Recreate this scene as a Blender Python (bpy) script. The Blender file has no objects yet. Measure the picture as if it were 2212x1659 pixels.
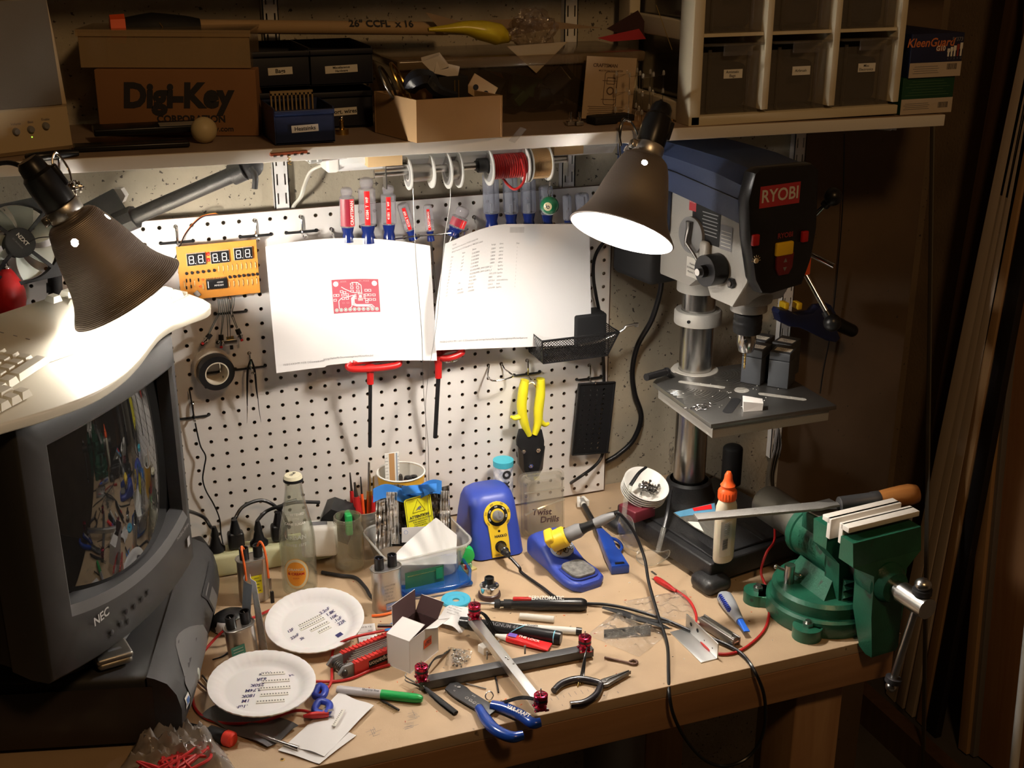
import bpy,bmesh,math,random
from math import sin,cos,pi,radians,sqrt,atan2
from mathutils import Matrix,Vector,noise
scene=bpy.context.scene
COL=scene.collection
# --------------------- camera
DZ=-0.245
CAM_R=((0.9355502,-0.3531927,0.0008326),(-0.1234925,-0.3293183,-0.9361085),(0.3309008,0.8756737,-0.3517105))
CAM_C=Vector((-0.217384,-2.043129,0.828635))
CAM_F=2705.704
right,down,fwd=(Vector(r)for r in CAM_R)
cam_data=bpy.data.cameras.new('camera')
cam_data.sensor_width=36.0
cam_data.lens=36.0*CAM_F/2212.0
cam_data.clip_start=0.01
cam=bpy.data.objects.new('camera',cam_data)
COL.objects.link(cam)
cam.matrix_world=Matrix(((right.x,-down.x,-fwd.x,CAM_C.x),(right.y,-down.y,-fwd.y,CAM_C.y),(right.z,-down.z,-fwd.z,CAM_C.z),(0,0,0,1)))
scene.camera=cam
# --------------------- colour management and room light
vs=scene.view_settings
vs.view_transform='Standard'
vs.look='None'
vs.gamma=1.0
vs.use_curve_mapping=False
vs.exposure=0.0
scene.cycles.transparent_max_bounces=24
BULB=350.0
world=bpy.data.worlds.new('basement')
scene.world=world
world.use_nodes=True
world.node_tree.nodes['Background'].inputs[0].default_value=(1.0,0.72,0.45,1)
world.node_tree.nodes['Background'].inputs[1].default_value=0.004
ld=bpy.data.lights.new('basement_ceiling_bulb','POINT')
ld.energy=34.0
ld.color=(1.0,0.60,0.27)
ld.shadow_soft_size=0.12
lo=bpy.data.objects.new('basement_ceiling_bulb',ld)
lo.location=(0.35,-2.2,1.75)
COL.objects.link(lo)
# --------------------- measuring helpers
def _ray(x,y):
 return right*((x-1106.0)/CAM_F)+down*((y-829.5)/CAM_F)+fwd
def D(x,y,h=0.0):
 "point at height h above the bench top"
 d=_ray(x,y)
 return CAM_C+d*((DZ+h-CAM_C.z)/d.z)
def P(x,y,Y=0.0):
 "point on the upright plane y = Y (0 is the pegboard face)"
 d=_ray(x,y)
 return CAM_C+d*((Y-CAM_C.y)/d.y)
def PX(x,y,X):
 d=_ray(x,y)
 return CAM_C+d*((X-CAM_C.x)/d.x)
def V(*a):return Vector(a)
def T(*a):
 return Matrix.Translation(a[0]if len(a)==1 else a)
def RX(d):return Matrix.Rotation(radians(d),4,'X')
def RY(d):return Matrix.Rotation(radians(d),4,'Y')
def RZ(d):return Matrix.Rotation(radians(d),4,'Z')
def basis(o,x,y,z):
 m=Matrix.Identity(4)
 for i,c in enumerate((x,y,z,o)):
  for j in range(3):m[j][i]=c[j]
 return m
def along(a,b,up=(0,0,1)):
 "frame at a, local x towards b, local z near up"
 a,b,up=Vector(a),Vector(b),Vector(up)
 x=(b-a).normalized()
 y=up.cross(x)
 if y.length<1e-5:y=Vector((0,1,0)).cross(x)
 y.normalize()
 return basis(a,x,y,x.cross(y))
def axis(a,b):
 "frame at a, local z towards b"
 a,b=Vector(a),Vector(b)
 z=(b-a).normalized()
 h=Vector((1,0,0))if abs(z.x)<0.9 else Vector((0,1,0))
 y=z.cross(h).normalized()
 return basis(a,y.cross(z),y,z)
FRONT=basis((0,0,0),(1,0,0),(0,0,1),(0,-1,0))
# --------------------- materials
MATS={}
def mat(name,col,rough=0.5,metal=0.0,**k):
 if name in MATS:return MATS[name]
 m=bpy.data.materials.new(name)
 m.use_nodes=True
 nt=m.node_tree
 N,L=nt.nodes,nt.links
 b=N['Principled BSDF']
 b.inputs['Base Color'].default_value=(*col,1)
 b.inputs['Roughness'].default_value=rough
 b.inputs['Metallic'].default_value=metal
 if 'spec' in k:b.inputs['Specular IOR Level'].default_value=k['spec']
 if 'coat' in k:b.inputs['Coat Weight'].default_value=k['coat'];b.inputs['Coat Roughness'].default_value=0.1
 if 'aniso' in k:b.inputs['Anisotropic'].default_value=k['aniso']
 if 'sss' in k:
  b.inputs['Subsurface Weight'].default_value=k['sss']
  b.inputs['Subsurface Scale'].default_value=0.01
 if 'emit' in k:
  b.inputs['Emission Color'].default_value=(*k.get('ecol',col),1)
  b.inputs['Emission Strength'].default_value=k['emit']
 need='var' in k or 'bump' in k or 'spots' in k
 if need:
  tc=N.new('ShaderNodeTexCoord')
  mp=N.new('ShaderNodeMapping')
  mp.inputs['Scale'].default_value=k.get('stretch',(1,1,1))
  L.new(tc.outputs['Object'],mp.inputs['Vector'])
  src=mp.outputs['Vector']
 if 'var' in k:
  n=N.new('ShaderNodeTexNoise')
  n.inputs['Scale'].default_value=k.get('scale',20)
  n.inputs['Detail'].default_value=5
  L.new(src,n.inputs['Vector'])
  r=N.new('ShaderNodeValToRGB')
  v=k['var']
  r.color_ramp.elements[0].position=0.3
  r.color_ramp.elements[1].position=0.7
  r.color_ramp.elements[0].color=(*[max(0,c*(1-v))for c in col],1)
  r.color_ramp.elements[1].color=(*[min(1,c*(1+v))for c in(k.get('col2',col))],1)
  L.new(n.outputs['Fac'],r.inputs['Fac'])
  out=r.outputs['Color']
  if 'spots' in k:
   n2=N.new('ShaderNodeTexNoise')
   n2.inputs['Scale'].default_value=k['spots'][0]
   n2.inputs['Detail'].default_value=2
   L.new(src,n2.inputs['Vector'])
   r2=N.new('ShaderNodeValToRGB')
   r2.color_ramp.elements[0].position=k['spots'][1]
   r2.color_ramp.elements[1].position=k['spots'][1]+0.05
   L.new(n2.outputs['Fac'],r2.inputs['Fac'])
   mx=N.new('ShaderNodeMix');mx.data_type='RGBA'
   L.new(r2.outputs['Color'],mx.inputs[0])
   L.new(out,mx.inputs[6])
   mx.inputs[7].default_value=(*k.get('spotcol',tuple(c*0.25 for c in col)),1)
   out=mx.outputs[2]
  L.new(out,b.inputs['Base Color'])
 if 'bump' in k:
  n=N.new('ShaderNodeTexNoise')
  n.inputs['Scale'].default_value=k.get('bscale',200)
  n.inputs['Detail'].default_value=4
  L.new(src,n.inputs['Vector'])
  bp=N.new('ShaderNodeBump')
  bp.inputs['Strength'].default_value=k['bump']
  bp.inputs['Distance'].default_value=k.get('bdist',0.001)
  L.new(n.outputs['Fac'],bp.inputs['Height'])
  L.new(bp.outputs['Normal'],b.inputs['Normal'])
 MATS[name]=m
 return m
def clear(name,tint=(1,1,1),alpha=0.12,rough=0.05,crinkle=0.0,body=(0.8,0.8,0.8),ior=1.5,cscale=60):
 "thin clear plastic or glass: see-through, with a fresnel gloss and a little milky body"
 if name in MATS:return MATS[name]
 m=bpy.data.materials.new(name)
 m.use_nodes=True
 nt=m.node_tree
 N,L=nt.nodes,nt.links
 N.remove(N['Principled BSDF'])
 out=N['Material Output']
 tr=N.new('ShaderNodeBsdfTransparent');tr.inputs[0].default_value=(*tint,1)
 gl=N.new('ShaderNodeBsdfGlossy');gl.inputs['Roughness'].default_value=rough
 df=N.new('ShaderNodeBsdfDiffuse');df.inputs[0].default_value=(*body,1)
 lw=N.new('ShaderNodeLayerWeight');lw.inputs[0].default_value=0.5
 pw=N.new('ShaderNodeMath');pw.operation='POWER';pw.inputs[1].default_value=3.0
 fr=N.new('ShaderNodeMath');fr.operation='MULTIPLY_ADD';fr.use_clamp=True
 f0=((ior-1)/(ior+1))**2
 fr.inputs[1].default_value=0.85;fr.inputs[2].default_value=f0
 L.new(lw.outputs['Facing'],pw.inputs[0]);L.new(pw.outputs[0],fr.inputs[0])
 m1=N.new('ShaderNodeMixShader');m2=N.new('ShaderNodeMixShader')
 m1.inputs[0].default_value=alpha
 L.new(tr.outputs[0],m1.inputs[1]);L.new(df.outputs[0],m1.inputs[2])
 L.new(fr.outputs[0],m2.inputs[0])
 L.new(m1.outputs[0],m2.inputs[1]);L.new(gl.outputs[0],m2.inputs[2])
 L.new(m2.outputs[0],out.inputs[0])
 if crinkle:
  tc=N.new('ShaderNodeTexCoord')
  n=N.new('ShaderNodeTexNoise');n.inputs['Scale'].default_value=cscale;n.inputs['Detail'].default_value=3
  L.new(tc.outputs['Object'],n.inputs['Vector'])
  bp=N.new('ShaderNodeBump');bp.inputs['Strength'].default_value=crinkle;bp.inputs['Distance'].default_value=0.01
  L.new(n.outputs['Fac'],bp.inputs['Height'])
  L.new(bp.outputs['Normal'],gl.inputs['Normal'])
 MATS[name]=m
 return m
def wood(name,c1,c2,scale=3.0,axis_='X',rough=0.6,dist=3.0,rings=14):
 if name in MATS:return MATS[name]
 m=mat(name,c1,rough)
 nt=m.node_tree;N,L=nt.nodes,nt.links
 tc=N.new('ShaderNodeTexCoord');mp=N.new('ShaderNodeMapping')
 s={'X':(0.06,1,1),'Y':(1,0.06,1),'Z':(1,1,0.06)}[axis_]
 mp.inputs['Scale'].default_value=s
 L.new(tc.outputs['Object'],mp.inputs['Vector'])
 n=N.new('ShaderNodeTexNoise');n.inputs['Scale'].default_value=scale*rings;n.inputs['Detail'].default_value=6
 n.inputs['Distortion'].default_value=dist*0.3
 L.new(mp.outputs['Vector'],n.inputs['Vector'])
 r=N.new('ShaderNodeValToRGB')
 r.color_ramp.elements[0].position=0.3;r.color_ramp.elements[1].position=0.7
 r.color_ramp.elements[0].color=(*c1,1);r.color_ramp.elements[1].color=(*c2,1)
 L.new(n.outputs['Fac'],r.inputs['Fac'])
 L.new(r.outputs['Color'],N['Principled BSDF'].inputs['Base Color'])
 return m
blk=mat('black_plastic',(0.010,0.010,0.011),0.32,spec=0.35)
blkm=mat('black_matte',(0.010,0.010,0.011),0.65,spec=0.3)
rub=mat('black_rubber',(0.016,0.016,0.018),0.5)
wht=mat('white_plastic',(0.78,0.77,0.73),0.4)
wpap=mat('white_paper',(0.74,0.73,0.73),0.8)
ink=mat('black_ink',(0.02,0.02,0.025),0.6)
gink=mat('grey_ink',(0.16,0.16,0.17),0.7)
bink=mat('navy_marker_ink',(0.02,0.02,0.10),0.5)
stl=mat('steel',(0.55,0.54,0.52),0.28,1.0)
chrome=mat('chrome',(0.75,0.74,0.72),0.12,1.0)
dstl=mat('dark_steel',(0.18,0.17,0.16),0.4,1.0)
alu=mat('aluminium',(0.72,0.72,0.71),0.38,1.0,bump=0.1,bscale=300)
brass=mat('brass',(0.65,0.45,0.15),0.3,1.0)
red=mat('red_plastic',(0.46,0.012,0.012),0.35)
crim=mat('red_rubber',(0.42,0.010,0.010),0.5)
orng=mat('orange_plastic',(0.85,0.11,0.02),0.4)
yel=mat('yellow_plastic',(0.85,0.55,0.02),0.4)
lyel=mat('bright_yellow_rubber',(0.80,0.72,0.02),0.45)
blue=mat('blue_plastic',(0.02,0.045,0.33),0.35)
hblue=mat('deep_blue_plastic',(0.022,0.05,0.36),0.42)
gplas=mat('grey_plastic',(0.20,0.20,0.205),0.45)
grn=mat('green_plastic',(0.01,0.32,0.07),0.35)
lab=mat('label_paper',(0.72,0.70,0.64),0.7)
card=mat('cardboard',(0.34,0.19,0.09),0.85,var=0.08,scale=25,stretch=(1,1,6))
# --------------------- mesh builder
_TXT={}
def text_mesh(s,bold=0.0,align='CENTER',shear=0.0):
 key=(s,bold,align,shear)
 if key not in _TXT:
  c=bpy.data.curves.new('t','FONT')
  c.body=s;c.size=1.0;c.align_x=align;c.align_y='CENTER'
  c.offset=bold;c.shear=shear;c.resolution_u=3
  o=bpy.data.objects.new('t',c)
  me=bpy.data.meshes.new_from_object(o)
  _TXT[key]=([v.co.copy()for v in me.vertices],[tuple(p.vertices)for p in me.polygons])
  bpy.data.meshes.remove(me);bpy.data.objects.remove(o);bpy.data.curves.remove(c)
 return _TXT[key]
def catmull(pts,n=6,closed=False):
 pts=[Vector(p)for p in pts]
 if len(pts)<3 or n<=1:return pts
 out=[]
 m=len(pts)
 rng=m if closed else m-1
 for i in range(rng):
  p1,p2=pts[i],pts[(i+1)%m]
  p0=pts[i-1]if(i>0 or closed)else p1+(p1-p2)
  p3=pts[(i+2)%m]if(i+2<m or closed)else p2+(p2-p1)
  for k in range(n):
   t=k/n
   out.append(0.5*((2*p1)+(p2-p0)*t+(2*p0-5*p1+4*p2-p3)*t*t+(3*p1-p0-3*p2+p3)*t**3))
 if not closed:out.append(pts[-1])
 return out
class MB:
 def __init__(s):
  s.v=[];s.f=[];s.m=[];s.mats=[]
 def mi(s,m):
  if m not in s.mats:s.mats.append(m)
  return s.mats.index(m)
 def add(s,verts,faces,m,M=None):
  o=len(s.v)
  if M is not None:verts=[M@Vector(v)for v in verts]
  s.v+=[tuple(v)for v in verts]
  k=s.mi(m)
  for f in faces:
   s.f.append(tuple(i+o for i in f));s.m.append(k)
  return s
 def box(s,c,d,m,M=None,b=0.0):
  hx,hy,hz=d[0]/2,d[1]/2,d[2]/2
  if b<=0:
   vs_=[(c[0]+x*hx,c[1]+y*hy,c[2]+z*hz)for z in(-1,1)for y in(-1,1)for x in(-1,1)]
   return s.add(vs_,[(0,2,3,1),(4,5,7,6),(0,1,5,4),(2,6,7,3),(0,4,6,2),(1,3,7,5)],m,M)
  bm=bmesh.new()
  bmesh.ops.create_cube(bm,size=1.0)
  for v in bm.verts:v.co=Vector((c[0]+v.co.x*d[0],c[1]+v.co.y*d[1],c[2]+v.co.z*d[2]))
  bmesh.ops.bevel(bm,geom=list(bm.edges),offset=min(b,min(d)*0.49),segments=3,affect='EDGES',profile=0.5)
  return s.bm(bm,m,M)
 def bm(s,bm,m,M=None):
  bm.verts.index_update()
  vs_=[v.co.copy()for v in bm.verts];fs=[tuple(v.index for v in f.verts)for f in bm.faces]
  bm.free()
  return s.add(vs_,fs,m,M)
 def cyl(s,a,b,r,m,r2=None,seg=24,M=None,cap=True):
  a,b=Vector(a),Vector(b)
  r2=r if r2 is None else r2
  A=axis(a,b);h=(b-a).length
  return s.lathe([(r,0),(r2,h)],m,(M@A)if M is not None else A,seg,cap)
 def lathe(s,prof,m,M=None,seg=32,cap=True,ang=360.0,sx=1.0,sy=1.0):
  vs_=[];fs=[]
  full=ang>=359.9
  n=seg if full else seg+1
  for(r,z)in prof:
   for i in range(n):
    a=radians(ang)*i/seg
    vs_.append((r*cos(a)*sx,r*sin(a)*sy,z))
  for j in range(len(prof)-1):
   for i in range(seg):
    i2=(i+1)%n
    fs.append((j*n+i,j*n+i2,(j+1)*n+i2,(j+1)*n+i))
  if cap and full:
   if prof[0][0]>1e-6:fs.append(tuple(reversed(range(n))))
   if prof[-1][0]>1e-6:fs.append(tuple((len(prof)-1)*n+i for i in range(n)))
  return s.add(vs_,fs,m,M)
 def sph(s,c,r,m,M=None,seg=20,sc=(1,1,1)):
  n=seg//2
  prof=[(max(1e-5,r*sin(pi*i/n)),-r*cos(pi*i/n))for i in range(n+1)]
  A=T(*c)@Matrix.Diagonal((sc[0],sc[1],sc[2],1))
  return s.lathe(prof,m,(M@A)if M is not None else A,seg,cap=False)
 def tube(s,pts,r,m,seg=8,n=6,closed=False,M=None,flat=None):
  pts=catmull(pts,n,closed)
  k=len(pts)
  rs=r if isinstance(r,(list,tuple))else None
  vs_=[];fs=[]
  t0=(pts[1]-pts[0]).normalized()
  h=Vector((0,0,1))if abs(t0.z)<0.9 else Vector((1,0,0))
  u=t0.cross(h).normalized()
  for i,p in enumerate(pts):
   if closed:t=(pts[(i+1)%k]-pts[i-1])
   else:t=pts[min(i+1,k-1)]-pts[max(i-1,0)]
   if t.length<1e-9:t=t0
   t=t.normalized()
   u=(u-t*u.dot(t))
   if u.length<1e-6:u=t.cross(h)
   u.normalize()
   w=t.cross(u)
   if rs:
    q=i/(k-1)*(len(rs)-1);j=min(int(q),len(rs)-2)
    rr=rs[j]+(rs[j+1]-rs[j])*(q-j)
   else:rr=r
   for a in range(seg):
    an=2*pi*a/seg
    vs_.append(p+(u*cos(an)+w*sin(an)*(flat or 1.0))*rr)
  lim=k if closed else k-1
  for i in range(lim):
   i2=(i+1)%k
   for a in range(seg):
    a2=(a+1)%seg
    fs.append((i*seg+a,i*seg+a2,i2*seg+a2,i2*seg+a))
  if not closed:
   fs.append(tuple(reversed(range(seg))));fs.append(tuple((k-1)*seg+a for a in range(seg)))
  return s.add(vs_,fs,m,M)
 def prism(s,poly,z0,z1,m,M=None,b=0.0):
  "outline in x,y pushed from z0 to z1"
  bm=bmesh.new()
  vv=[bm.verts.new((p[0],p[1],z0))for p in poly]
  f=bm.faces.new(vv)
  r=bmesh.ops.extrude_face_region(bm,geom=[f])
  for e in r['geom']:
   if isinstance(e,bmesh.types.BMVert):e.co.z=z1
  bmesh.ops.recalc_face_normals(bm,faces=bm.faces)
  if b>0:
   es=[e for e in bm.edges if abs(e.verts[0].co.z-e.verts[1].co.z)<1e-7]
   bmesh.ops.bevel(bm,geom=es,offset=b,segments=2,affect='EDGES',profile=0.5)
  big=[f for f in bm.faces if len(f.verts)>4]
  if big:bmesh.ops.triangulate(bm,faces=big)
  return s.bm(bm,m,M)
 def loft(s,rings,m,M=None,cap=True):
  "rings: lists of points, same count, closed loops"
  n=len(rings[0]);vs_=[p for r in rings for p in r];fs=[]
  for j in range(len(rings)-1):
   for i in range(n):
    i2=(i+1)%n
    fs.append((j*n+i,j*n+i2,(j+1)*n+i2,(j+1)*n+i))
  if cap:
   fs.append(tuple(reversed(range(n))));fs.append(tuple((len(rings)-1)*n+i for i in range(n)))
  return s.add(vs_,fs,m,M)
 def sheet(s,fn,nu,nv,m,M=None,th=0.0):
  "surface fn(u,v) over the unit square, with thickness th"
  vs_=[Vector(fn(i/nu,j/nv))for j in range(nv+1)for i in range(nu+1)]
  fs=[(j*(nu+1)+i,j*(nu+1)+i+1,(j+1)*(nu+1)+i+1,(j+1)*(nu+1)+i)for j in range(nv)for i in range(nu)]
  if th:
   bm=bmesh.new()
   bv=[bm.verts.new(v)for v in vs_]
   for f in fs:bm.faces.new([bv[i]for i in f])
   bmesh.ops.recalc_face_normals(bm,faces=bm.faces)
   bmesh.ops.solidify(bm,geom=list(bm.faces),thickness=th)
   return s.bm(bm,m,M)
  return s.add(vs_,fs,m,M)
 def text(s,st,size,m,M=None,bold=0.0,align='CENTER',warp=None,sx=1.0,shear=0.0,lift=0.0004):
  vs_,fs=text_mesh(st,bold,align,shear)
  vs2=[Vector((v.x*size*sx,v.y*size,lift))for v in vs_]
  if warp:vs2=[warp(v)for v in vs2]
  return s.add(vs2,fs,m,M)
 def quad(s,w,h,m,M=None,lift=0.0002,c=(0,0)):
  "flat printed patch lying on a surface"
  x,y=c
  return s.add([(x-w/2,y-h/2,lift),(x+w/2,y-h/2,lift),(x+w/2,y+h/2,lift),(x-w/2,y+h/2,lift)],[(0,1,2,3)],m,M)
 def build(s,name,parent=None,M=None,smooth=40,**props):
  me=bpy.data.meshes.new(name)
  me.from_pydata(s.v,[],s.f)
  for m in s.mats:me.materials.append(m)
  me.polygons.foreach_set('material_index',s.m)
  if smooth:
   me.polygons.foreach_set('use_smooth',[True]*len(s.f))
   me.update()
   me.set_sharp_from_angle(angle=radians(smooth))
  me.update()
  o=bpy.data.objects.new(name,me)
  COL.objects.link(o)
  if parent is not None:o.parent=parent
  if M is not None:o.matrix_local=M
  for k,v in props.items():
   if v:o[k]=v
  return o
def tag(o,label,category,group=None,kind=None):
 o['label']=label
 o['category']=category
 if group:o['group']=group
 if kind:o['kind']=kind
 return o
def thing(name,M,label,category,group=None):
 o=bpy.data.objects.new(name,None)
 o.empty_display_size=0.02
 COL.objects.link(o)
 o.matrix_world=M if isinstance(M,Matrix)else T(M)
 return tag(o,label,category,group)
def solo(mb,name,M,label,category,group=None,kind=None,smooth=40):
 o=mb.build(name,None,M if isinstance(M,Matrix)else T(M),smooth)
 return tag(o,label,category,group,kind)
def struct(mb,name,M=None,smooth=0):
 o=mb.build(name,None,M,smooth)
 o['kind']='structure'
 return o
def dup(root,M,label=None,group=None):
 r=root.copy();COL.objects.link(r);r.matrix_world=M
 if label:r['label']=label
 if group:r['group']=group
 for ch in root.children:
  c=ch.copy();COL.objects.link(c);c.parent=r
  for g in ch.children:
   d=g.copy();COL.objects.link(d);d.parent=c
 return r
rnd=random.Random(7)
# ===================== the room
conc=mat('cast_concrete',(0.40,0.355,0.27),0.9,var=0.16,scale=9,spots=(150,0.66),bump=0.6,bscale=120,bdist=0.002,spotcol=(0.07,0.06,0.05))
conc2=mat('brown_concrete',(0.26,0.19,0.125),0.9,var=0.18,scale=6,spots=(110,0.70),bump=0.6,bscale=120,bdist=0.002,spotcol=(0.05,0.04,0.03))  # darker, browner concrete for the recess and right wall
m=MB();m.box((0.085,0.08,0.55),(2.17,0.1,3.4),conc);struct(m,'wall_back')
m=MB();m.box((1.315,0.08,0.55),(0.29,0.1,3.4),mat('brown_wall',(0.12,0.078,0.045),0.9,var=0.2,scale=5,spots=(110,0.72),spotcol=(0.04,0.03,0.02)));struct(m,'wall_back_panel')
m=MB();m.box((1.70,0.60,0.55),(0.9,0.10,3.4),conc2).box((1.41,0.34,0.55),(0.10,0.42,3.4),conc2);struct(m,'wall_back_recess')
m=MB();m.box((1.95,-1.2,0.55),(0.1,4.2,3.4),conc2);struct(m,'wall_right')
m=MB();m.box((0.4,-1.2,-1.17),(4.0,4.6,0.05),mat('floor_concrete',(0.10,0.09,0.08),0.9,var=0.2,scale=5));struct(m,'floor')
m=MB();m.box((0.4,-1.2,2.27),(4.0,4.6,0.04),mat('joist_dark',(0.06,0.04,0.03),0.9));struct(m,'ceiling')
# ===================== the bench
hb=mat('hardboard_top',(0.50,0.36,0.228),0.55,var=0.07,scale=14,spots=(60,0.74),spotcol=(0.20,0.14,0.09),bump=0.15,bscale=500)
pine=wood('pine_framing',(0.30,0.155,0.07),(0.40,0.22,0.105),3.0,'X')
pineZ=wood('pine_post',(0.33,0.18,0.085),(0.43,0.26,0.13),3.0,'Z')
BX0,BX1,BY0=-1.0,0.975,-0.645
bench=thing('workbench',T(0.3,-0.3,-1.145),'wooden workbench with tan hardboard top and pine front rail','workbench')
IB=T(-0.3,0.3,1.145)
m=MB();m.box(((BX0+BX1)/2,(BY0+0.028)/2,DZ-0.0095),(BX1-BX0,0.028-BY0,0.019),hb,b=0.0015)
for i in range(13):
 q=D(1178+i*13.2,1514-i*3.2)
 m.quad(0.0006,0.006 if i%2 else 0.010,gink,T(q))
for i,ch in enumerate('12345'):
 m.text(ch,0.006,gink,T(D(1215+i*30,1524-i*7)))
for q0 in(D(890,1570),D(895,1545),D(810,1580)):
 for k in range(7):
  m.quad(0.010+0.008*rnd.random(),0.0005,gink,T(q0+V(rnd.uniform(-.006,.006),rnd.uniform(-.01,.01),0))@RZ(rnd.choice((0,90,12))))
m.build('bench_top',bench,IB)
m=MB();m.box(((BX0+BX1)/2,BY0+0.019,DZ-0.019-0.029),(BX1-BX0-0.02,0.038,0.058),pine,b=0.002)
m.build('front_rail',bench,IB)
m=MB();m.box((BX1-0.03,-0.31,DZ-0.019-0.029),(0.038,0.58,0.058),pine,b=0.002);m.build('end_rail',bench,IB)
m=MB();m.box(((BX0+BX1)/2,-0.02,DZ-0.019-0.045),(BX1-BX0-0.04,0.038,0.089),pine,b=0.002);m.build('back_rail',bench,IB)
for x,y in((0.858,-0.565),(0.858,-0.06),(-0.9,-0.565),(-0.9,-0.06)):
 zt=DZ-0.078 if y<-0.3 else DZ-0.108
 m=MB();m.box((x,y,(zt-1.145)/2),(0.089,0.089,1.145+zt),pineZ,b=0.003);m.build('leg',bench,IB)
m=MB()
q=D(610,1641);m.lathe([(0.0035,0),(0.0035,0.0006),(0.0001,0.0008)],brass,T(q-V(0,0,0.0002)),14)
m.box((0,0,0.0009),(0.004,0.0008,0.0003),dstl,T(q));m.box((0,0,0.0009),(0.0008,0.004,0.0003),dstl,T(q))
m.build('screw',bench,IB)
m=MB();m.cyl((0,0,0),(0,0,0.70),0.055,mat('galvanised_duct',(0.35,0.33,0.3),0.5,0.8),seg=32)
for z in(0.25,0.5):m.lathe([(0.056,z),(0.058,z+0.004),(0.056,z+0.008)],stl,None,32,cap=False)
solo(m,'metal_duct',T(0.62,-0.35,-1.145),'dull grey metal pipe standing in the dark below the bench','pipe')
# ===================== pegboard
pegw=mat('pegboard_white',(0.74,0.715,0.69),0.45,bump=0.05,bscale=700)
pegb=mat('hardboard_brown',(0.13,0.08,0.05),0.8)
PI0,PI1,PJ0,PJ1=-18,29,-14,9
def pegboard():
 g=0.0254;r=0.0034;n=8
 x0,x1=(PI0-0.5)*g,(PI1+0.5)*g+0.002
 z1,z0=-(PJ0-0.5)*g,-(PJ1+0.5)*g
 bm=bmesh.new()
 cache={}
 def vx(x,y,z):
  k=(round(x,5),y,round(z,5))
  if k not in cache:cache[k]=bm.verts.new((x,y,z))
  return cache[k]
 for y in(0.0,0.0045):
  for i in range(PI0,PI1+1):
   for j in range(PJ0,PJ1+1):
    cx,cz=i*g,-j*g
    ring=[vx(cx+r*cos(2*pi*(k+.5)/n),y,cz+r*sin(2*pi*(k+.5)/n))for k in range(n)]
    h=g/2
    sq=[(h,0),(h,h),(0,h),(-h,h),(-h,0),(-h,-h),(0,-h),(h,-h)]
    sqv=[vx(cx+a,y,cz+b)for a,b in sq]
    for k in range(n):
     f1=[sqv[k],sqv[(k+1)%n],ring[k]]
     f2=[sqv[(k+1)%n],ring[(k+1)%n],ring[k]]
     for f in(f1,f2):
      fc=bm.faces.new(f if y==0 else f[::-1]);fc.material_index=0 if y==0 else 1
 for i in range(PI0,PI1+1):
  for j in range(PJ0,PJ1+1):
   cx,cz=i*g,-j*g
   a=[vx(cx+r*cos(2*pi*(k+.5)/n),0.0,cz+r*sin(2*pi*(k+.5)/n))for k in range(n)]
   b=[vx(cx+r*cos(2*pi*(k+.5)/n),0.0045,cz+r*sin(2*pi*(k+.5)/n))for k in range(n)]
   for k in range(n):
    fc=bm.faces.new((a[k],a[(k+1)%n],b[(k+1)%n],b[k]));fc.material_index=1
 me=bpy.data.meshes.new('pegboard');bm.to_mesh(me);bm.free()
 me.materials.append(pegw);me.materials.append(pegb)
 o=bpy.data.objects.new('pegboard',me);COL.objects.link(o)
 tag(o,'white pegboard of round holes fixed to the concrete wall behind the bench','pegboard')
 m=MB()
 e=0.0008
 m.box(((x0+x1)/2,0.0022,z1+e/2+.0002),(x1-x0,0.006,e),pegb)
 m.box(((x0+x1)/2,0.0022,z0-e/2-.0002),(x1-x0,0.006,e),pegb)
 m.box((x1-0.0002,0.0022,(z0+z1)/2),(0.001,0.0045,z1-z0),pegb)
 m.build('board_edge',o)
 m=MB()
 for z in(z0+0.012,z1-0.06):m.box(((x0+x1)/2,0.017,z),(x1-x0-0.02,0.024,0.02),pine)
 m.build('mounting_batten',o)
pegboard()
def peg(i,j,y=0.0):return V(i*0.0254,y,-j*0.0254)
# ===================== slotted standards on the wall
enam=mat('white_enamel',(0.74,0.73,0.72),0.4)
def standard(x,z0,z1,label,grp='slotted shelf standards'):
 m=MB()
 L=z1-z0;w=0.025
 m.box((-w/2+0.0008,0.008,L/2),(0.0016,0.016,L),enam)
 m.box((w/2-0.0008,0.008,L/2),(0.0016,0.016,L),enam)
 xs=[(-w/2,-0.0078),(-0.0052,0.0052),(0.0078,w/2)]
 for a,b in xs:m.box(((a+b)/2,0.0008,L/2),(b-a,0.0016,L),enam)
 k=0;p=0.0318;z=0.006
 while z<L:
  for cx in(-0.0065,0.0065):
   m.box((cx,0.0008,z),(0.0027,0.0016,p-0.0185),enam)
  z+=p
 return solo(m,'wall_standard',T(x,0.013,z0),label,'shelf standard',None)
standard(0.152,0.30,0.95,'white slotted steel upright above the pegboard, left of the red screwdrivers')
standard(0.668,0.30,0.95,'white slotted steel upright behind the coiled spools and the clear screwdrivers')
standard(1.150,-0.24,0.95,'white slotted steel upright behind the drill press, with a blue clamp on it')
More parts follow.
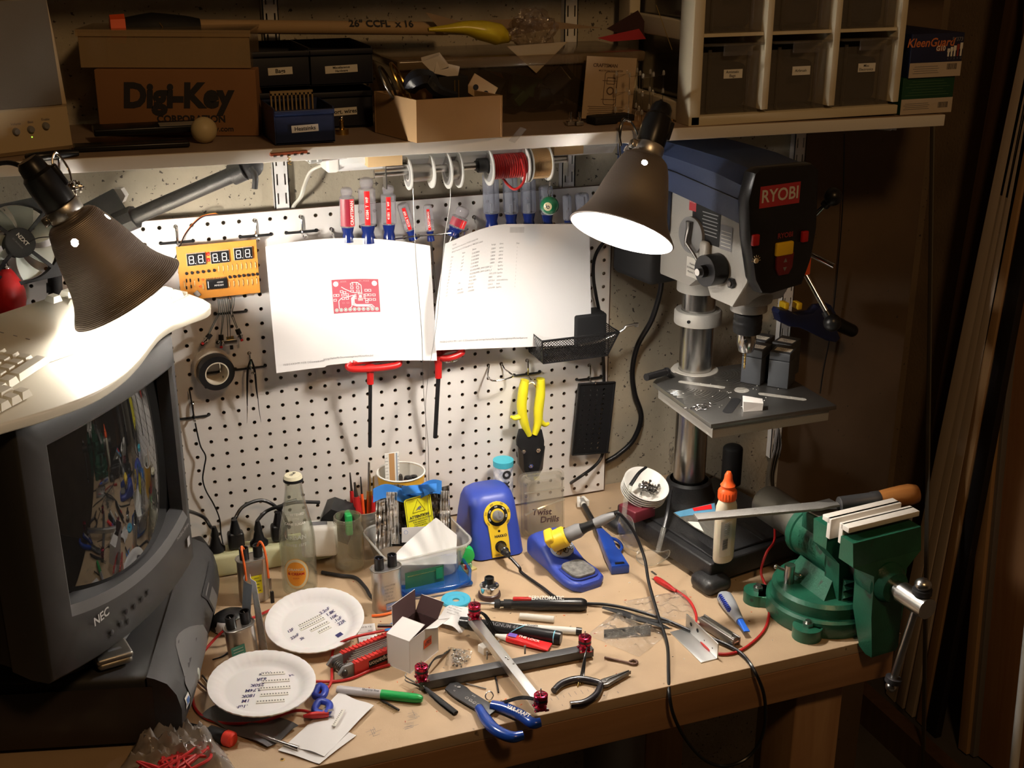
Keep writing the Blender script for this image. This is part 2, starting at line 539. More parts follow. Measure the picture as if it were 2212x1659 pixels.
# ===================== the shelf
def sz(x):return 0.524-0.0106*(x+0.27)
def S(x,y,h=0.0):
 z=0.515
 for _ in range(4):
  d=_ray(x,y);q=CAM_C+d*((z+h-CAM_C.z)/d.z);z=sz(q.x)
 return q
SA=math.degrees(math.atan(0.0106))
shw=mat('shelf_white_edge',(0.72,0.70,0.66),0.45)
sht=mat('shelf_shaded_top',(0.30,0.22,0.16),0.6,var=0.1,scale=10)  # top of the white shelf, its shade put into the tan colour
MS=T(0.48,-0.13,sz(0.48))@RY(SA)
m=MB()
m.box((-0.1,0.0,-0.010),(1.72,0.30,0.019),shw,b=0.001)
m.box((-0.1,0.0,-0.0002),(1.715,0.296,0.0006),sht)
solo(m,'wall_shelf',MS,'long white shelf board with a top tinted brown for shade above the pegboard','shelf')
def bracket(x,label,grp=None):
 m=MB()
 prof=[(0.012,-0.021),(0.012,-0.060),(-0.03,-0.056),(-0.2,-0.032),(-0.262,-0.026),(-0.262,-0.021)]
 B=basis((x,0,sz(x)),(0,1,0),(0,0,1),(1,0,0))
 for o in(-0.006,0.0045):m.prism(prof,o,o+0.0015,enam,B)
 m.box((x,-0.125,sz(x)-0.0215),(0.012,0.27,0.0015),enam)
 o=solo(m,'shelf_bracket',T(0,0,0),label,'bracket')
 return o
bracket(0.152,'white steel bracket below the shelf, next to the small red circuit board')
bracket(0.668,'white steel bracket below the shelf behind the spools')
bracket(1.150,'white steel bracket under the shelf end right of the drill press')
m=MB();m.box((0.2,-0.12,0.83),(2.3,0.32,0.019),shw);struct(m,'unseen_shelf_1')  # upper shelf above the view, added to shade the back wall
lt=thing('strip_light',T(0.45,-0.115,0.495),'long white fluorescent strip light fixed under the shelf, switched off','strip light')
m=MB()
A=P(735,365,-0.165);Bp=P(1335,335,-0.165)
LX0,LX1=A.x-0.45,Bp.x-0.45
m.prism([(-0.045,-0.005),(0.045,-0.005),(0.045,-0.022),(0.02,-0.040),(-0.03,-0.040),(-0.045,-0.026)],LX0,LX1,mat('fixture_white',(0.72,0.74,0.74),0.3),basis((0,0,0),(0,1,0),(0,0,1),(1,0,0)),b=0.002)
m.build('housing',lt)
m=MB();m.box((LX0-0.010,0,-0.022),(0.020,0.092,0.034),wht,b=0.005);m.build('end_cap',lt)
m=MB()
c0=P(700,355,-0.12)
pts=[c0,P(672,370,-0.10),P(658,400,-0.03),P(650,425,-0.012),P(634,446,0.012),P(628,470,0.012)]
m.tube(pts,0.0042,mat('cord_white',(0.72,0.70,0.62),0.5),8,8,flat=0.6)
m.build('power_cord',lt,T(-0.45,0.115,-0.495))
# ===================== compartment organiser and clear bins
orgw=mat('organiser_cream',(0.62,0.55,0.40),0.55)
OY=-0.272
ox0,ox1=P(1497,180,OY).x,P(1950,130,OY).x
oz0=sz(0.9)+0.0
pitch=(ox1-ox0-0.012)/3
org=thing('compartment_organiser',T(ox0,OY,oz0+0.001),'cream wooden organiser of square compartments at the right end of the shelf','organiser')
m=MB()
W=ox1-ox0;Dp=0.27;H=0.50
rows=[0.0,0.138,0.276,0.414]
m.box((W/2,Dp/2,0.0075),(W,Dp,0.015),orgw,b=0.001)
for z in rows[1:]:m.box((W/2,Dp/2+0.004,z),(W-0.02,Dp-0.008,0.005),orgw)
m.box((W/2,Dp-0.003,H/2),(W,0.006,H),orgw)
m.build('shelf_panels',org)
for k in range(1,4):
 m=MB();m.box((0.006+k*pitch+(0.0 if k<3 else 0),Dp/2,H/2+0.01),(0.012,Dp,H-0.02),orgw,b=0.001)
 m.build('side_panel' if k==3 else 'divider',org)
m=MB()
m.box((0.006,0.022,H/2),(0.020,0.044,H),orgw,b=0.002)
m.box((0.006,Dp-0.022,H/2),(0.020,0.044,H),orgw,b=0.002)
for z in[0.018]+[r+0.006 for r in rows[1:]]:m.box((0.006,Dp/2,z),(0.018,Dp-0.08,0.030),orgw,b=0.002)
m.build('side_panel',org)
binc=clear('bin_plastic',(0.80,0.78,0.75),0.10,0.12,body=(0.45,0.42,0.38))
def binn(k,r,text,label,fill):
 w=pitch-0.018;h=0.112;z=rows[r]+(0.0155 if r==0 else 0.003)
 t=thing('storage_bin',T(ox0+0.012+k*pitch+pitch/2,OY+0.004,oz0+z+0.001),label,'bin','clear storage bins in the organiser')
 m=MB()
 th=0.0015
 m.box((0,0.012,h/2-0.008),(w,th,h-0.016),binc)
 m.box((-w/2,0.13,h/2),(th,0.235,h),binc);m.box((w/2,0.13,h/2),(th,0.235,h),binc)
 m.box((0,0.13,0.0008),(w,0.235,th),binc);m.box((0,0.247,h/2),(w,th,h),binc)
 for x in(-w/2+0.014,w/2-0.024):m.cyl((x,0.0095,0.003),(x,0.0095,h-0.012),0.003,binc,seg=8)
 m.build('bin_body',t)
 m=MB();m.box((0,0.005,h-0.004),(w+0.006,0.014,0.004),binc,b=0.001);m.box((0.004,-0.001,h-0.012),(w*0.48,0.003,0.018),binc,b=0.001);m.build('rim',t)
 m=MB();m.box((0,0.14,h*0.35),(w-0.012,0.2,h*0.62),mat('bin_contents_dark_%d'%fill,[(0.02,0.018,0.015),(0.05,0.035,0.02),(0.03,0.028,0.03)][fill],0.8),b=0.01)
 m.build('contents',t)
 m=MB()
 F=T(0.004,0.0108,h*0.55)@FRONT
 m.quad(0.034,0.014,lab,F)
 for i,ln in enumerate(text.split('\n')):
  m.text(ln,0.0062,ink,F@T(-0.001,0.003-0.006*i if '\n' in text else 0,0),bold=0.01)
 m.build('bin_label',t)
binn(0,0,'Antistatic\nBags','clear plastic bin labelled Antistatic Bags in the bottom row of the organiser',0)
binn(1,0,'Airbrush','clear plastic bin labelled Airbrush in the bottom row of the organiser',1)
binn(2,0,'Misc\nElectronics','clear plastic bottom-row bin next to the glove boxes, small two-line label',0)
binn(0,1,'Ribbon\nCable','clear bin above the Antistatic Bags one, label with a torn corner',1)
binn(1,1,'Circuit\nBoards','clear bin above the Airbrush one, neat two-line label',1)
binn(2,1,'Shipping\nMisc','clear upper bin next to the glove boxes, ragged torn label',2)
def barcode(m,F,w,h,n=22):
 x=-w/2;r2=random.Random(3)
 while x<w/2-0.001:
  b=r2.choice((0.0004,0.0008,0.0012));m.quad(b,h,ink,F@T(x+b/2,0,0),0.0003);x+=b+r2.choice((0.0005,0.0009))
GY=-0.27
g0,g1=P(1942,262,GY),P(2052,258,GY);gz=sz(1.15)+0.001
gw=g1.x-g0.x
navy=mat('navy_print',(0.008,0.012,0.05),0.5);dgreen=mat('dark_green_print',(0.005,0.05,0.02),0.5)
cream=mat('carton_cream',(0.50,0.42,0.33),0.7)
h1=P(1942,170,GY).z-gz
gb=MB();gb.box((gw/2,0.11,h1/2),(gw,0.22,h1),dgreen,b=0.001)
F=T(0,-0.0002,0)@FRONT
gb.quad(gw,h1*0.42,cream,F@T(gw/2,h1*0.21,0))
barcode(gb,F@T(gw*0.82,h1*0.22,0),gw*0.2,h1*0.16)
for i in range(4):gb.quad(gw*(0.5-0.05*(i%2)),0.0008,gink,F@T(gw*0.30,h1*(0.14+0.05*i),0),0.0004)
for i in range(6):gb.quad(gw*(0.85-0.12*(i%3)),0.0010,mat('pale_green_ink',(0.05,0.12,0.05),0.6),F@T(gw*0.48,h1*(0.52+0.075*i),0),0.0004)
solo(gb,'glove_box',T(g0.x,GY,gz),'carton with dark green face over a cream band, under the dark blue glove box','carton')
h2=P(1950,75,GY).z-gz-h1
gb=MB();gb.box((gw/2,0.11,h2/2),(gw,0.22,h2),navy,b=0.001)
gb.quad(gw*1.0,h2*0.34,cream,F@T(gw/2,h2*0.17,0))
barcode(gb,F@T(gw*0.82,h2*0.23,0),gw*0.2,h2*0.14)
for i in range(4):gb.quad(gw*(0.5-0.05*(i%2)),0.0008,gink,F@T(gw*0.32,h2*(0.10+0.05*i),0),0.0004)
gb.text('KleenGuard',0.0195,mat('orange_ink',(0.55,0.16,0.05),0.6),F@T(gw*0.36,h2*0.79,0),bold=0.02,shear=0.2)
gb.quad(gw*0.17,h2*0.12,mat('brick_ink',(0.22,0.05,0.02),0.6),F@T(gw*0.56,h2*0.65,0))
gb.text('G10',0.011,lab,F@T(gw*0.56,h2*0.65,0.0003),bold=0.02)
gb.text('57373',0.009,gink,F@T(gw*0.87,h2*0.85,0),bold=0.02)
for i in range(5):
 c=mat('rust_ink',(0.25,0.03,0.02),0.6)if i==3 else lab
 hh=0.012+0.002*i
 gb.quad(0.0035,hh,c,F@T(gw*(0.72+0.06*i),h2*0.46+hh/2,0));gb.quad(0.0055,hh*0.5,c,F@T(gw*(0.72+0.06*i),h2*0.46+hh*.85,0),0.0003)
 gb.text(str(6+i),0.005,gink,F@T(gw*(0.72+0.06*i),h2*0.41,0))
solo(gb,'glove_box',T(g0.x+0.006,GY-0.004,gz+h1+0.0005),'dark blue KleenGuard glove carton with cream barcode band on top of the green one','carton')
# ===================== clamp lamps
shade_out=mat('spun_aluminium',(0.36,0.32,0.30),0.46,0.75)
nt=shade_out.node_tree
_tc=nt.nodes.new('ShaderNodeTexCoord');_w=nt.nodes.new('ShaderNodeTexWave');_w.bands_direction='Z'
_w.inputs['Scale'].default_value=160;_w.wave_type='BANDS'
_b=nt.nodes.new('ShaderNodeBump');_b.inputs['Strength'].default_value=0.35;_b.inputs['Distance'].default_value=0.0006
nt.links.new(_tc.outputs['Object'],_w.inputs['Vector']);nt.links.new(_w.outputs['Fac'],_b.inputs['Height'])
nt.links.new(_b.outputs['Normal'],nt.nodes['Principled BSDF'].inputs['Normal'])
_p=nt.nodes['Principled BSDF'];_p.inputs['Anisotropic'].default_value=0.75
_tg=nt.nodes.new('ShaderNodeTangent');_tg.direction_type='RADIAL';_tg.axis='Z';nt.links.new(_tg.outputs[0],_p.inputs['Tangent'])
shade_in=mat('reflector_inside',(0.75,0.74,0.72),0.35,1.0)
bulbm=mat('lit_bulb_glass',(1,1,1),0.4,emit=BULB,ecol=(1.0,0.92,0.82))
def clamp_lamp(neck,d,label,hole_angles,roll=0.0,sink=0.0):
 A=axis(neck,Vector(neck)+Vector(d))@RZ(roll)
 t=thing('clamp_lamp',A,label,'lamp',None)
 prof=[(.020,-.002),(.0215,0),(.030,.002),(.0345,.006),(.0375,.012),(.0395,.018),(.042,.024),(.0445,.032),(.0475,.042),(.051,.055),(.054,.068),(.057,.080),(.0605,.091),(.065,.101),(.071,.111),(.0765,.118),(.0795,.1225),(.0805,.1245),(.0798,.1260)]
 seg=72
 for wall,mt in((0,shade_out),(1,shade_in)):
  bm=bmesh.new();rings=[]
  for(r,z)in prof:
   r2=r-0.0008*wall
   rings.append([bm.verts.new((r2*cos(2*pi*i/seg),r2*sin(2*pi*i/seg),z+0.0004*wall))for i in range(seg)])
  bm.faces.ensure_lookup_table()
  holes=set()
  for ha in hole_angles:
   c=round(ha/360*seg)
   for j in(5,6):
    for i in(c-1,c):holes.add((j,i%seg))
   for dj in(-1,0,1):
    for di in(-1,0,1):
     if dj or di:
      v=rings[6+dj][(c+di)%seg]
      ln=sqrt(dj*dj+di*di);hr=0.0052
      r0=prof[6][0]+(prof[7][0]-prof[6][0])*(dj*hr/ln)/0.008-0.0008*wall
      an=2*pi*c/seg+(di*hr/ln)/r0
      v.co=(r0*cos(an),r0*sin(an),prof[6][1]+dj*hr/ln+0.0004*wall)
  for j in range(len(prof)-1):
   for i in range(seg):
    if(j,i)in holes:continue
    q=(rings[j][i],rings[j][(i+1)%seg],rings[j+1][(i+1)%seg],rings[j+1][i])
    bm.faces.new(q if not wall else q[::-1])
  if wall==0:mbx=MB()
  mbx.bm(bm,mt)
 mbx.tube([(0.0800*cos(2*pi*i/24),0.0800*sin(2*pi*i/24),0.1252)for i in range(24)],0.0011,shade_out,8,3,closed=True)
 mbx.build('lamp_shade',t)
 m=MB()
 m.lathe([(.0001,-.086),(.013,-.086),(.0165,-.080),(.0175,-.068),(.021,-.064),(.0225,-.050),(.0225,-.022),(.0205,-.016),(.0195,-.004),(.017,.018),(.0001,.018)],blk,None,12)
 m.box((0.020,0,-0.050),(0.012,0.016,0.030),blk,b=0.003)
 m.build('socket',t,None,30)
 m=MB();m.lathe([(.0225,-.018),(.0235,-.016),(.0235,-.003),(.0225,-.001)],alu,None,32)
 m.box((-0.026,0,-0.010),(0.010,0.014,0.012),stl,b=0.002)
 m.cyl((-0.027,-0.010,-0.010),(-0.027,0.010,-0.010),0.003,stl,seg=10)
 m.build('collar',t)
 m=MB();m.lathe([(.0125,.018),(.0135,.050),(.018,.070),(.0255,.086),(.0295,.100),(.0302,.111),(.0285,.123),(.0235,.134),(.015,.1415),(.006,.1445),(.0001,.145)],bulbm,T(0,0,-sink),28,cap=False)
 m.build('bulb',t)
 return t
neckL=P(149,468,-0.36);dL=Vector((0.482,-0.03,-0.876)).normalized()
lampL=clamp_lamp(neckL,dL,'copper-brown looking clamp lamp on the left shining down onto the cream keyboard',(-75,15,105,195),roll=0,sink=-0.012)
neckR=P(1396,338,-0.345);dR=Vector((-0.45,-0.32,-0.835)).normalized()
lampR=clamp_lamp(neckR,dR,'silvery clamp lamp on the right with its lit bulb showing, beside the drill press',(20,110,200,290),roll=0,sink=0.002)
def lamp_clamp(t,pts_list,coil_c,coil_ax):
 inv=t.matrix_world.inverted()
 m=MB()
 for pts in pts_list:m.tube([inv@Vector(p)for p in pts],0.0017,chrome,8,8)
 A=inv@axis(coil_c,coil_c+coil_ax)
 pts=[(0.0095*cos(a*pi/6),0.0095*sin(a*pi/6),a*0.00042)for a in range(0,66)]
 m.tube([A@Vector(p)for p in pts],0.0016,chrome,7,2)
 for q in(-0.001,0.0285):m.cyl(A@Vector((0,0,q)),A@Vector((0,0,q+0.003)),0.008,stl,seg=16)
 m.cyl(A@Vector((0,0,-0.004)),A@Vector((0,0,0.034)),0.0035,stl,seg=10)
 m.build('spring_clamp',t)
yL=-0.30
cc=P(138,412,-0.315)
lamp_clamp(lampL,[[cc+V(-.004,0,.008),P(124,385,-0.30),P(113,350,-0.292),P(119,330,-0.287),P(127,338,-0.284),P(128,366,-0.290),cc+V(0,0,.012)],[cc+V(.010,0,.008),P(156,400,-0.31),P(150,370,-0.298),P(135,345,-0.290),P(118,328,-0.284)],[cc+V(.004,0,-.006),P(150,440,-0.335),P(152,455,-0.345)]],cc-V(.010,0,0),V(1,.1,.1))
cc=P(1366,328,-0.315)
lamp_clamp(lampR,[[cc+V(-.002,0,-.004),P(1345,343,-0.305),P(1339,325,-0.30),P(1340,290,-0.292),P(1347,262,-0.286),P(1362,262,-0.286),P(1378,292,-0.295),P(1385,325,-0.31)],[P(1342,315,-0.30),P(1338,285,-0.29),P(1346,258,-0.284),P(1358,262,-0.283)],[cc+V(.002,0,-.006),P(1378,345,-0.33)]],cc-V(.008,0,0),V(1,.1,-.1))
def lamp_cord(t,pts,r=0.0032):
 inv=t.matrix_world.inverted();m=MB();m.tube([inv@Vector(p)for p in pts],r,blk,8,8);m.build('power_cord',t)
s0=lampL.matrix_world@Vector((0,0,-0.083))
lamp_cord(lampL,[s0,P(66,374,-0.345),P(40,357,-0.33),P(5,352,-0.32),P(-60,370,-0.31)])
s0=lampR.matrix_world@Vector((0,0,-0.083))
lamp_cord(lampR,[s0,s0+V(.004,.012,.006),s0+V(.012,.035,-.002),s0+V(.022,.075,-.03),V(s0.x+.05,-.12,.40),V(s0.x+.06,-.02,.39),V(s0.x+.06,0.015,.37)])
m=MB()
rs=random.Random(5)
def on_shade(u,v):
 k=lampR.matrix_world
 return None
# ===================== computer tower lying down
pcg=mat('charcoal_plastic',(0.034,0.034,0.036),0.5,bump=0.1,bscale=900)
pcd=mat('dark_charcoal_plastic',(0.022,0.022,0.025),0.5)
pcs=mat('silver_grey_plastic',(0.12,0.12,0.123),0.4)
PCO=Vector((-0.134,-0.535,DZ));pxv=Vector((0.257,0.966,0)).normalized();pyv=Vector((-pxv.y,pxv.x,0))
MPC=basis(PCO,pxv,pyv,(0,0,1))
PCH=0.112;PCL=0.405
pc=thing('desktop_computer',MPC,'charcoal grey desktop computer case lying flat under the monitor','computer')
m=MB()
m.box((PCL/2,0.215,PCH/2),(PCL-0.012,0.37,PCH-0.004),pcg,b=0.012)
m.build('case_body',pc)
def bez(u):
 bul=0.012*(1-(2*u-1)**4)
 pr=[]
 for a,(yy,zz)in enumerate([(0.036,0.004),(0.004,0.004),(-0.004-bul*.5,0.030),(-0.006-bul,0.058),(-0.001-bul*.7,0.082),(0.010,0.100),(0.026,0.109),(0.036,0.1125)]):
  pr.append(Vector((u*PCL,yy,zz)))
 return pr
rings=[bez(i/16)for i in range(17)]
m=MB()
for k in range(16):
 a,b_=rings[k],rings[k+1]
 m.add(a+b_,[(i,i+1,i+9,i+8)for i in range(7)],pcg)
m.add(rings[0],[tuple(range(7,-1,-1))],pcd);m.add(rings[-1],[tuple(range(8))],pcd)
m.build('front_bezel',pc,None,60)
m=MB()
def front(u,z):
 P_=bez(u);
 for i in range(7):
  if P_[i+1].z>=z>=P_[i].z and P_[i+1].z>P_[i].z:
   t_=(z-P_[i].z)/(P_[i+1].z-P_[i].z);return P_[i].lerp(P_[i+1],t_)
 return P_[3]
def patch(m,u0,u1,z0,z1,mt,lift=0.0012,oval=False,nu=10,nz=8):
 def fn(a,b_):
  u=u0+(u1-u0)*a;z=z0+(z1-z0)*b_
  if oval:
   aa=2*a-1;zc=(z0+z1)/2;z=zc+(z-zc)*(1-0.55*aa*aa)
  return front(u,z)+V(0,-lift,0)
 m.sheet(fn,nu,nz,mt)
patch(m,0.08,0.46,0.010,0.103,pcs,0.0015,True)
m.build('silver_panel',pc,None,60)
m=MB()
c0=front(0.22,0.055);m.sph(c0,0.010,mat('power_button_grey',(0.45,0.47,0.42),0.3),seg=16,sc=(0.8,0.25,1))
m.build('power_button',pc)
m=MB();patch(m,0.62,0.90,0.018,0.090,pcd,0.002);patch(m,0.64,0.74,0.022,0.086,pcs,0.0022);m.build('drive_door',pc)
m=MB();patch(m,0.035,0.075,0.048,0.066,wht,0.0012,nu=2,nz=2);patch(m,0.042,0.07,0.052,0.062,mat('sticker_blue',(0.1,0.2,0.5),0.4),0.0015,nu=2,nz=2);m.build('badge',pc)
m=MB()
m.sheet(lambda a,b_:Vector((-0.001-0.010*sin(pi*a)*sin(pi*b_),0.03+0.33*a,0.010+0.088*b_)),16,8,mat('brown_black_plastic',(0.03,0.022,0.018),0.5))
m.cyl((-0.009,0.30,0.04),(-0.011,0.30,0.04),0.005,blk)
m.build('end_panel',pc,None,60)
# ===================== crt monitor
mong=mat('monitor_grey',(0.040,0.040,0.041),0.5,bump=0.08,bscale=900)
mond=mat('monitor_dark_back',(0.012,0.012,0.014),0.55)
MN=Vector((-.284,-.591,-.075));mx=Vector((.611,.792,0)).normalized();mz=Vector((0,0,1));mn=Vector((mx.y,-mx.x,0))
MM=basis(MN,mx,-mn,mz)
mon=thing('crt_monitor',MM,'dark grey CRT monitor on the computer case, its glass mirroring the bench','monitor')
MW,MH=0.345,0.352
def bow(x,z):return-0.020*(1-((x-MW/2)/(MW/2))**2)*(1-0.4*z/MH)
def loop(x0,x1,z0,z1,y,sag=0.0,n=14,bw=1.0,rad=0.0):
 pts=[]
 for i in range(n):pts.append((x0+(x1-x0)*i/n,z0))
 for i in range(n):pts.append((x1,z0+(z1-z0)*i/n))
 for i in range(n):pts.append((x1-(x1-x0)*i/n,z1))
 for i in range(n):pts.append((x0,z1-(z1-z0)*i/n))
 out=[]
 for(x,z)in pts:
  zz=z
  if sag:
   f=1-((x-(x0+x1)/2)/((x1-x0)/2))**2
   zz=z-sag*f*(1-(z-z0)/(z1-z0))
  out.append(Vector((x,y+bow(x,z)*bw,zz)))
 return out
m=MB()
o_back=loop(0.004,MW-0.004,0.004,MH-0.004,0.060,0.008,bw=0.0)
o_mid=loop(0,MW,0,MH,0.030,0.010,bw=0.5)
o_front=loop(0.0,MW,0.0,MH,0.004,0.010)
o_f2=loop(0.004,MW-0.004,0.004,MH-0.004,0.0,0.010)
lip=loop(0.046,0.335,0.072,0.309,0.001,0.020)
inn=loop(0.052,0.331,0.085,0.304,0.006,0.020)
gl0=loop(0.058,0.324,0.090,0.299,0.022,0.016,bw=0.6)
m.loft([o_back,o_mid,o_front,o_f2,lip],mong,cap=False)
m.build('bezel',mon,None,50)
m=MB();m.loft([lip,inn],mat('bezel_lip_grey',(0.11,0.11,0.112),0.35),cap=False);m.loft([inn,gl0],mond,cap=False);m.build('screen_surround',mon,None,50)
scr=mat('dark_screen_glass',(0.012,0.012,0.012),0.03,spec=0.9)
m=MB()
def glass(u,v):
 x=0.055+0.272*u;z=0.072+0.230*v
 return Vector((x,0.026-0.6*0.020-0.018*(1-(2*u-1)**2)*1.0-0.006*(1-(2*v-1)**2)+0.012*(2*u-1)**2,z))
m.sheet(glass,24,20,scr);m.build('screen',mon,None,80)
m=MB()
b0=loop(0.006,MW-0.006,0.008,MH-0.006,0.058,0.010,bw=0);b1=loop(0.012,MW-0.012,0.012,MH-0.010,0.13,0,bw=0)
b2=loop(0.05,MW-0.05,0.035,MH-0.04,0.28,0,bw=0);b3=loop(0.085,MW-0.085,0.05,MH-0.09,0.37,0,bw=0)
m.loft([b0,b1,b2,b3],mond);m.build('back_housing',mon,None,30)
m=MB()
m.lathe([(.12,0),(.125,.004),(.12,.012),(.06,.024),(.055,.045),(.075,.055),(.08,.062)],pcg,T(MW/2,0.15,-0.0605),40,sx=1.0)
m.build('swivel_stand',mon,None,50)
FM=basis((0,0,0),(1,0,0),(0,0,1),(0,-1,0))
def mface(x,z,lift=0.0006):return T(x,bow(x,z)-lift,z)@FM
m=MB()
m.text('NEC',0.017,mat('logo_silver',(0.5,0.5,0.5),0.4),mface(0.092,0.047,0.001),bold=0.02)
m.text('MultiSync XV15+',0.0072,mat('logo_grey',(0.32,0.32,0.32),0.4),mface(0.306,0.064,0.0022)@RY(12))
m.quad(0.011,0.014,mat('badge_silver',(0.35,0.35,0.36),0.4),mface(0.322,0.040,0.0025)@RY(14))
m.build('lettering',mon)
for(x,z)in[(0.106,0.0150),(0.125,0.0175),(0.140,0.013),(0.140,0.028),(0.158,0.026),(0.176,0.027),(0.192,0.029)]:
 m=MB();m.lathe([(.0042,0),(.0042,.0008),(.003,.0014),(.0001,.0018)],pcd,mface(x,z,0.0012),14);m.build('control_button',mon)
# ===================== mint tin on the case
tinm=mat('brushed_tin',(0.42,0.40,0.36),0.42,0.9,bump=0.2,bscale=150)
a,b_=D(212,1452,.114),D(290,1429,.114)
Mt=along(a,b_)
t=thing('mint_tin',Mt@T(0.024,0.018,0),'small dented metal mint tin on the computer case in front of the monitor','tin')
w,d_=(b_-a).length*1.02,0.045
m=MB();m.box((0,0,0.006),(w-.002,d_-.002,0.012),tinm,b=0.006);m.build('base',t)
m=MB();m.box((0,0,0.0145),(w,d_,0.009),tinm,b=0.004);m.quad(0.018,0.006,gink,T(0.004,-0.004,0.0190));m.text('MINTS',0.006,gink,T(-.006,.008,.0191));m.build('lid',t)
# ===================== cream keyboard on the monitor
kbw=mat('keyboard_cream',(0.74,0.70,0.58),0.45)
kbk=mat('key_cream',(0.76,0.73,0.62),0.45)
KO=Vector((-0.012,-0.266,0.290));ku=Vector((-0.62,-0.785,0)).normalized();kw0=Vector((-ku.y*-1,ku.x*1,0))
kw=Vector((ku.y,-ku.x,0));kw=(kw+V(0,0,0.13)).normalized();kn=ku.cross(kw).normalized()
if kn.z<0:kn=-kn
def K(x,y,h=0.0):
 d=_ray(x,y);o=KO+kn*h;p=CAM_C+d*((o-CAM_C).dot(kn)/d.dot(kn))-KO
 return(p.dot(ku),p.dot(kw))
MK=basis(KO,ku,kw,ku.cross(kw).normalized())
if ku.cross(kw).z<0:
 MK=basis(KO,kw,ku,kw.cross(ku).normalized());KS=True
else:KS=False
def kl(p):return(p[1],p[0])if KS else(p[0],p[1])
kb=thing('keyboard',MK,'cream split-layout keyboard with a curved palm rest lying on the monitor','keyboard')
edge_px=[(-120,952),(0,917),(100,888),(200,851),(262,812),(300,775),(325,742),(347,716),(375,697),(410,683),(445,670),(456,662),(456,655),(440,645),(410,634),(375,622),(343,614),(297,605),(215,610),(130,634),(49,660),(0,676),(-110,712)]
outl=[kl(K(*p))for p in edge_px[:12]]
outl=[(p.x,p.y)for p in catmull([(a,b_,0)for a,b_ in outl],4)]+[kl(K(*p))for p in edge_px[12:]]
m=MB();m.prism(outl,-0.014,0.0,kbw,b=0.003);m.build('keyboard_body',kb,None,50)
m=MB()
gpx=[(-100,895),(0,832),(90,790),(200,752),(300,690),(405,640),(405,633),(343,620),(215,616),(130,640),(0,690),(-100,722)]
m.prism([kl(K(*p))for p in gpx],0.0,0.0022,kbw,b=0.001);m.build('key_deck',kb,None,50)
def keycap(c,rx,wd,dp,h=0.009):
 ca,sa=cos(rx),sin(rx)
 def q(a,b_,z):return(c[0]+a*ca-b_*sa,c[1]+a*sa+b_*ca,z)
 m=MB()
 bt=[q(-wd/2,-dp/2,.002),q(wd/2,-dp/2,.002),q(wd/2,dp/2,.002),q(-wd/2,dp/2,.002)]
 tw,td=wd/2-.0028,dp/2-.0028
 tp=[q(-tw,-td,h),q(tw,-td,h),q(tw,td,h),q(-tw,td,h)]
 mi=[q(0,-td,h-.0008),q(0,td,h-.0008)]
 m.add(bt+tp,[(0,1,5,4),(1,2,6,5),(2,3,7,6),(3,0,4,7),(4,5,6,7)],kbk)
 m.build('key',kb,None,20)
def keygrid(u0,w0,deg,rows,su=1):
 ca,sa=cos(radians(deg)),sin(radians(deg));pt=0.0188
 for j,row in enumerate(rows):
  x=row[0]
  for wd in row[1:]:
   if wd>0:
    a_=(x+wd/2)*pt*su;b_=(j+0.5)*pt
    c_=(u0+a_*ca-b_*sa,w0+a_*sa+b_*ca)
    c2=Vector((*kl(c_),0));ang=radians(deg)
    if KS:ang=pi/2-ang
    keycap(c2,ang,wd*pt-.0012,pt-.0012,0.0105)
   x+=abs(wd)
keygrid(-0.022,0.056,7,[[0,1.4,1.2,1.2,4.5],[-.1,2.2,1,1,1,1,1],[.1,1.8,1,1,1,1,1],[.2,1.5,1,1,1,1,1],[.4,1,1,1,1,1,1,1]])
keygrid(-0.020,0.166,7,[[0,1,-.6,1,1,1,1,-.5,1]])
keygrid(0.285,0.062,-7,[[0,3.6,1.2,1.2,1.2,1.2],[.1,1,1,1,1,1,2.2],[.0,1,1,1,1,1,1,1],[-.1,1,1,1,1,1,1,1.5],[-.1,1,1,1,1,1,1,1.6]])
keygrid(0.375,0.018,0,[[0,1,1,1,1],[.3,1.4,1.4]])
m=MB()
for(x,y)in((4,722),(33,729),(60,736)):
 p_=kl(K(x,y));q_=kl(K(x+8,y-3));m.box((p_[0],p_[1],.0024),(0.006,0.0012,0.0006),gink,T(0,0,0))
m.build('indicator_panel',kb)
# ===================== computer speaker on the shelf
spb=mat('speaker_beige',(0.46,0.36,0.22),0.5);spg=mat('speaker_grille',(0.15,0.132,0.108),0.75,bump=0.6,bscale=1500)
a,b_=S(12,342),S(158,324)
Ms=along(a,b_);sw=(b_-a).length
L0=-0.028
sp=thing('computer_speaker',Ms@T(0,0,0.001),'beige desktop speaker with grey grille and three knobs at the left shelf end','speaker')
def scol(z):
 return 0.004*z/0.2
m=MB()
def sring(y0,z,ins):return[(L0+ins,y0,z),(sw-ins,y0,z),(sw-ins-.004,0.10,z),(L0+ins+.004,0.10,z)]
m.loft([sring(0.006,0.0,.003),sring(0.0,0.006,0),sring(0.004,0.058,0.0005),sring(0.002,0.062,0.001),sring(0.010,0.15,.004),sring(0.012,0.200,.008),sring(0.004,0.202,.006),sring(0.010,0.24,.012)],spb)
m.build('cabinet',sp,None,30)
m=MB()
m.sheet(lambda u,v:Vector((L0+.006+(sw-L0-.014)*u+(.5-u)*.006*v,0.000-0.004*sin(pi*u)*sin(pi*v)+0.006*v,0.062+0.136*v)),12,12,spg)
m.build('grille',sp,None,60)
inv=sp.matrix_world.inverted()
for(x,y)in((42,286),(81,283),(121,277)):
 c=inv@P(x,y,a.y);c=(c.x,0.0025,c.z)
 m=MB();m.lathe([(.0048,0),(.0048,.003),(.0040,.006),(.0036,.0066),(.0001,.0066)],gplas,T(c[0],0.003,c[2])@RX(90),20)
 m.build('knob',sp)
m=MB()
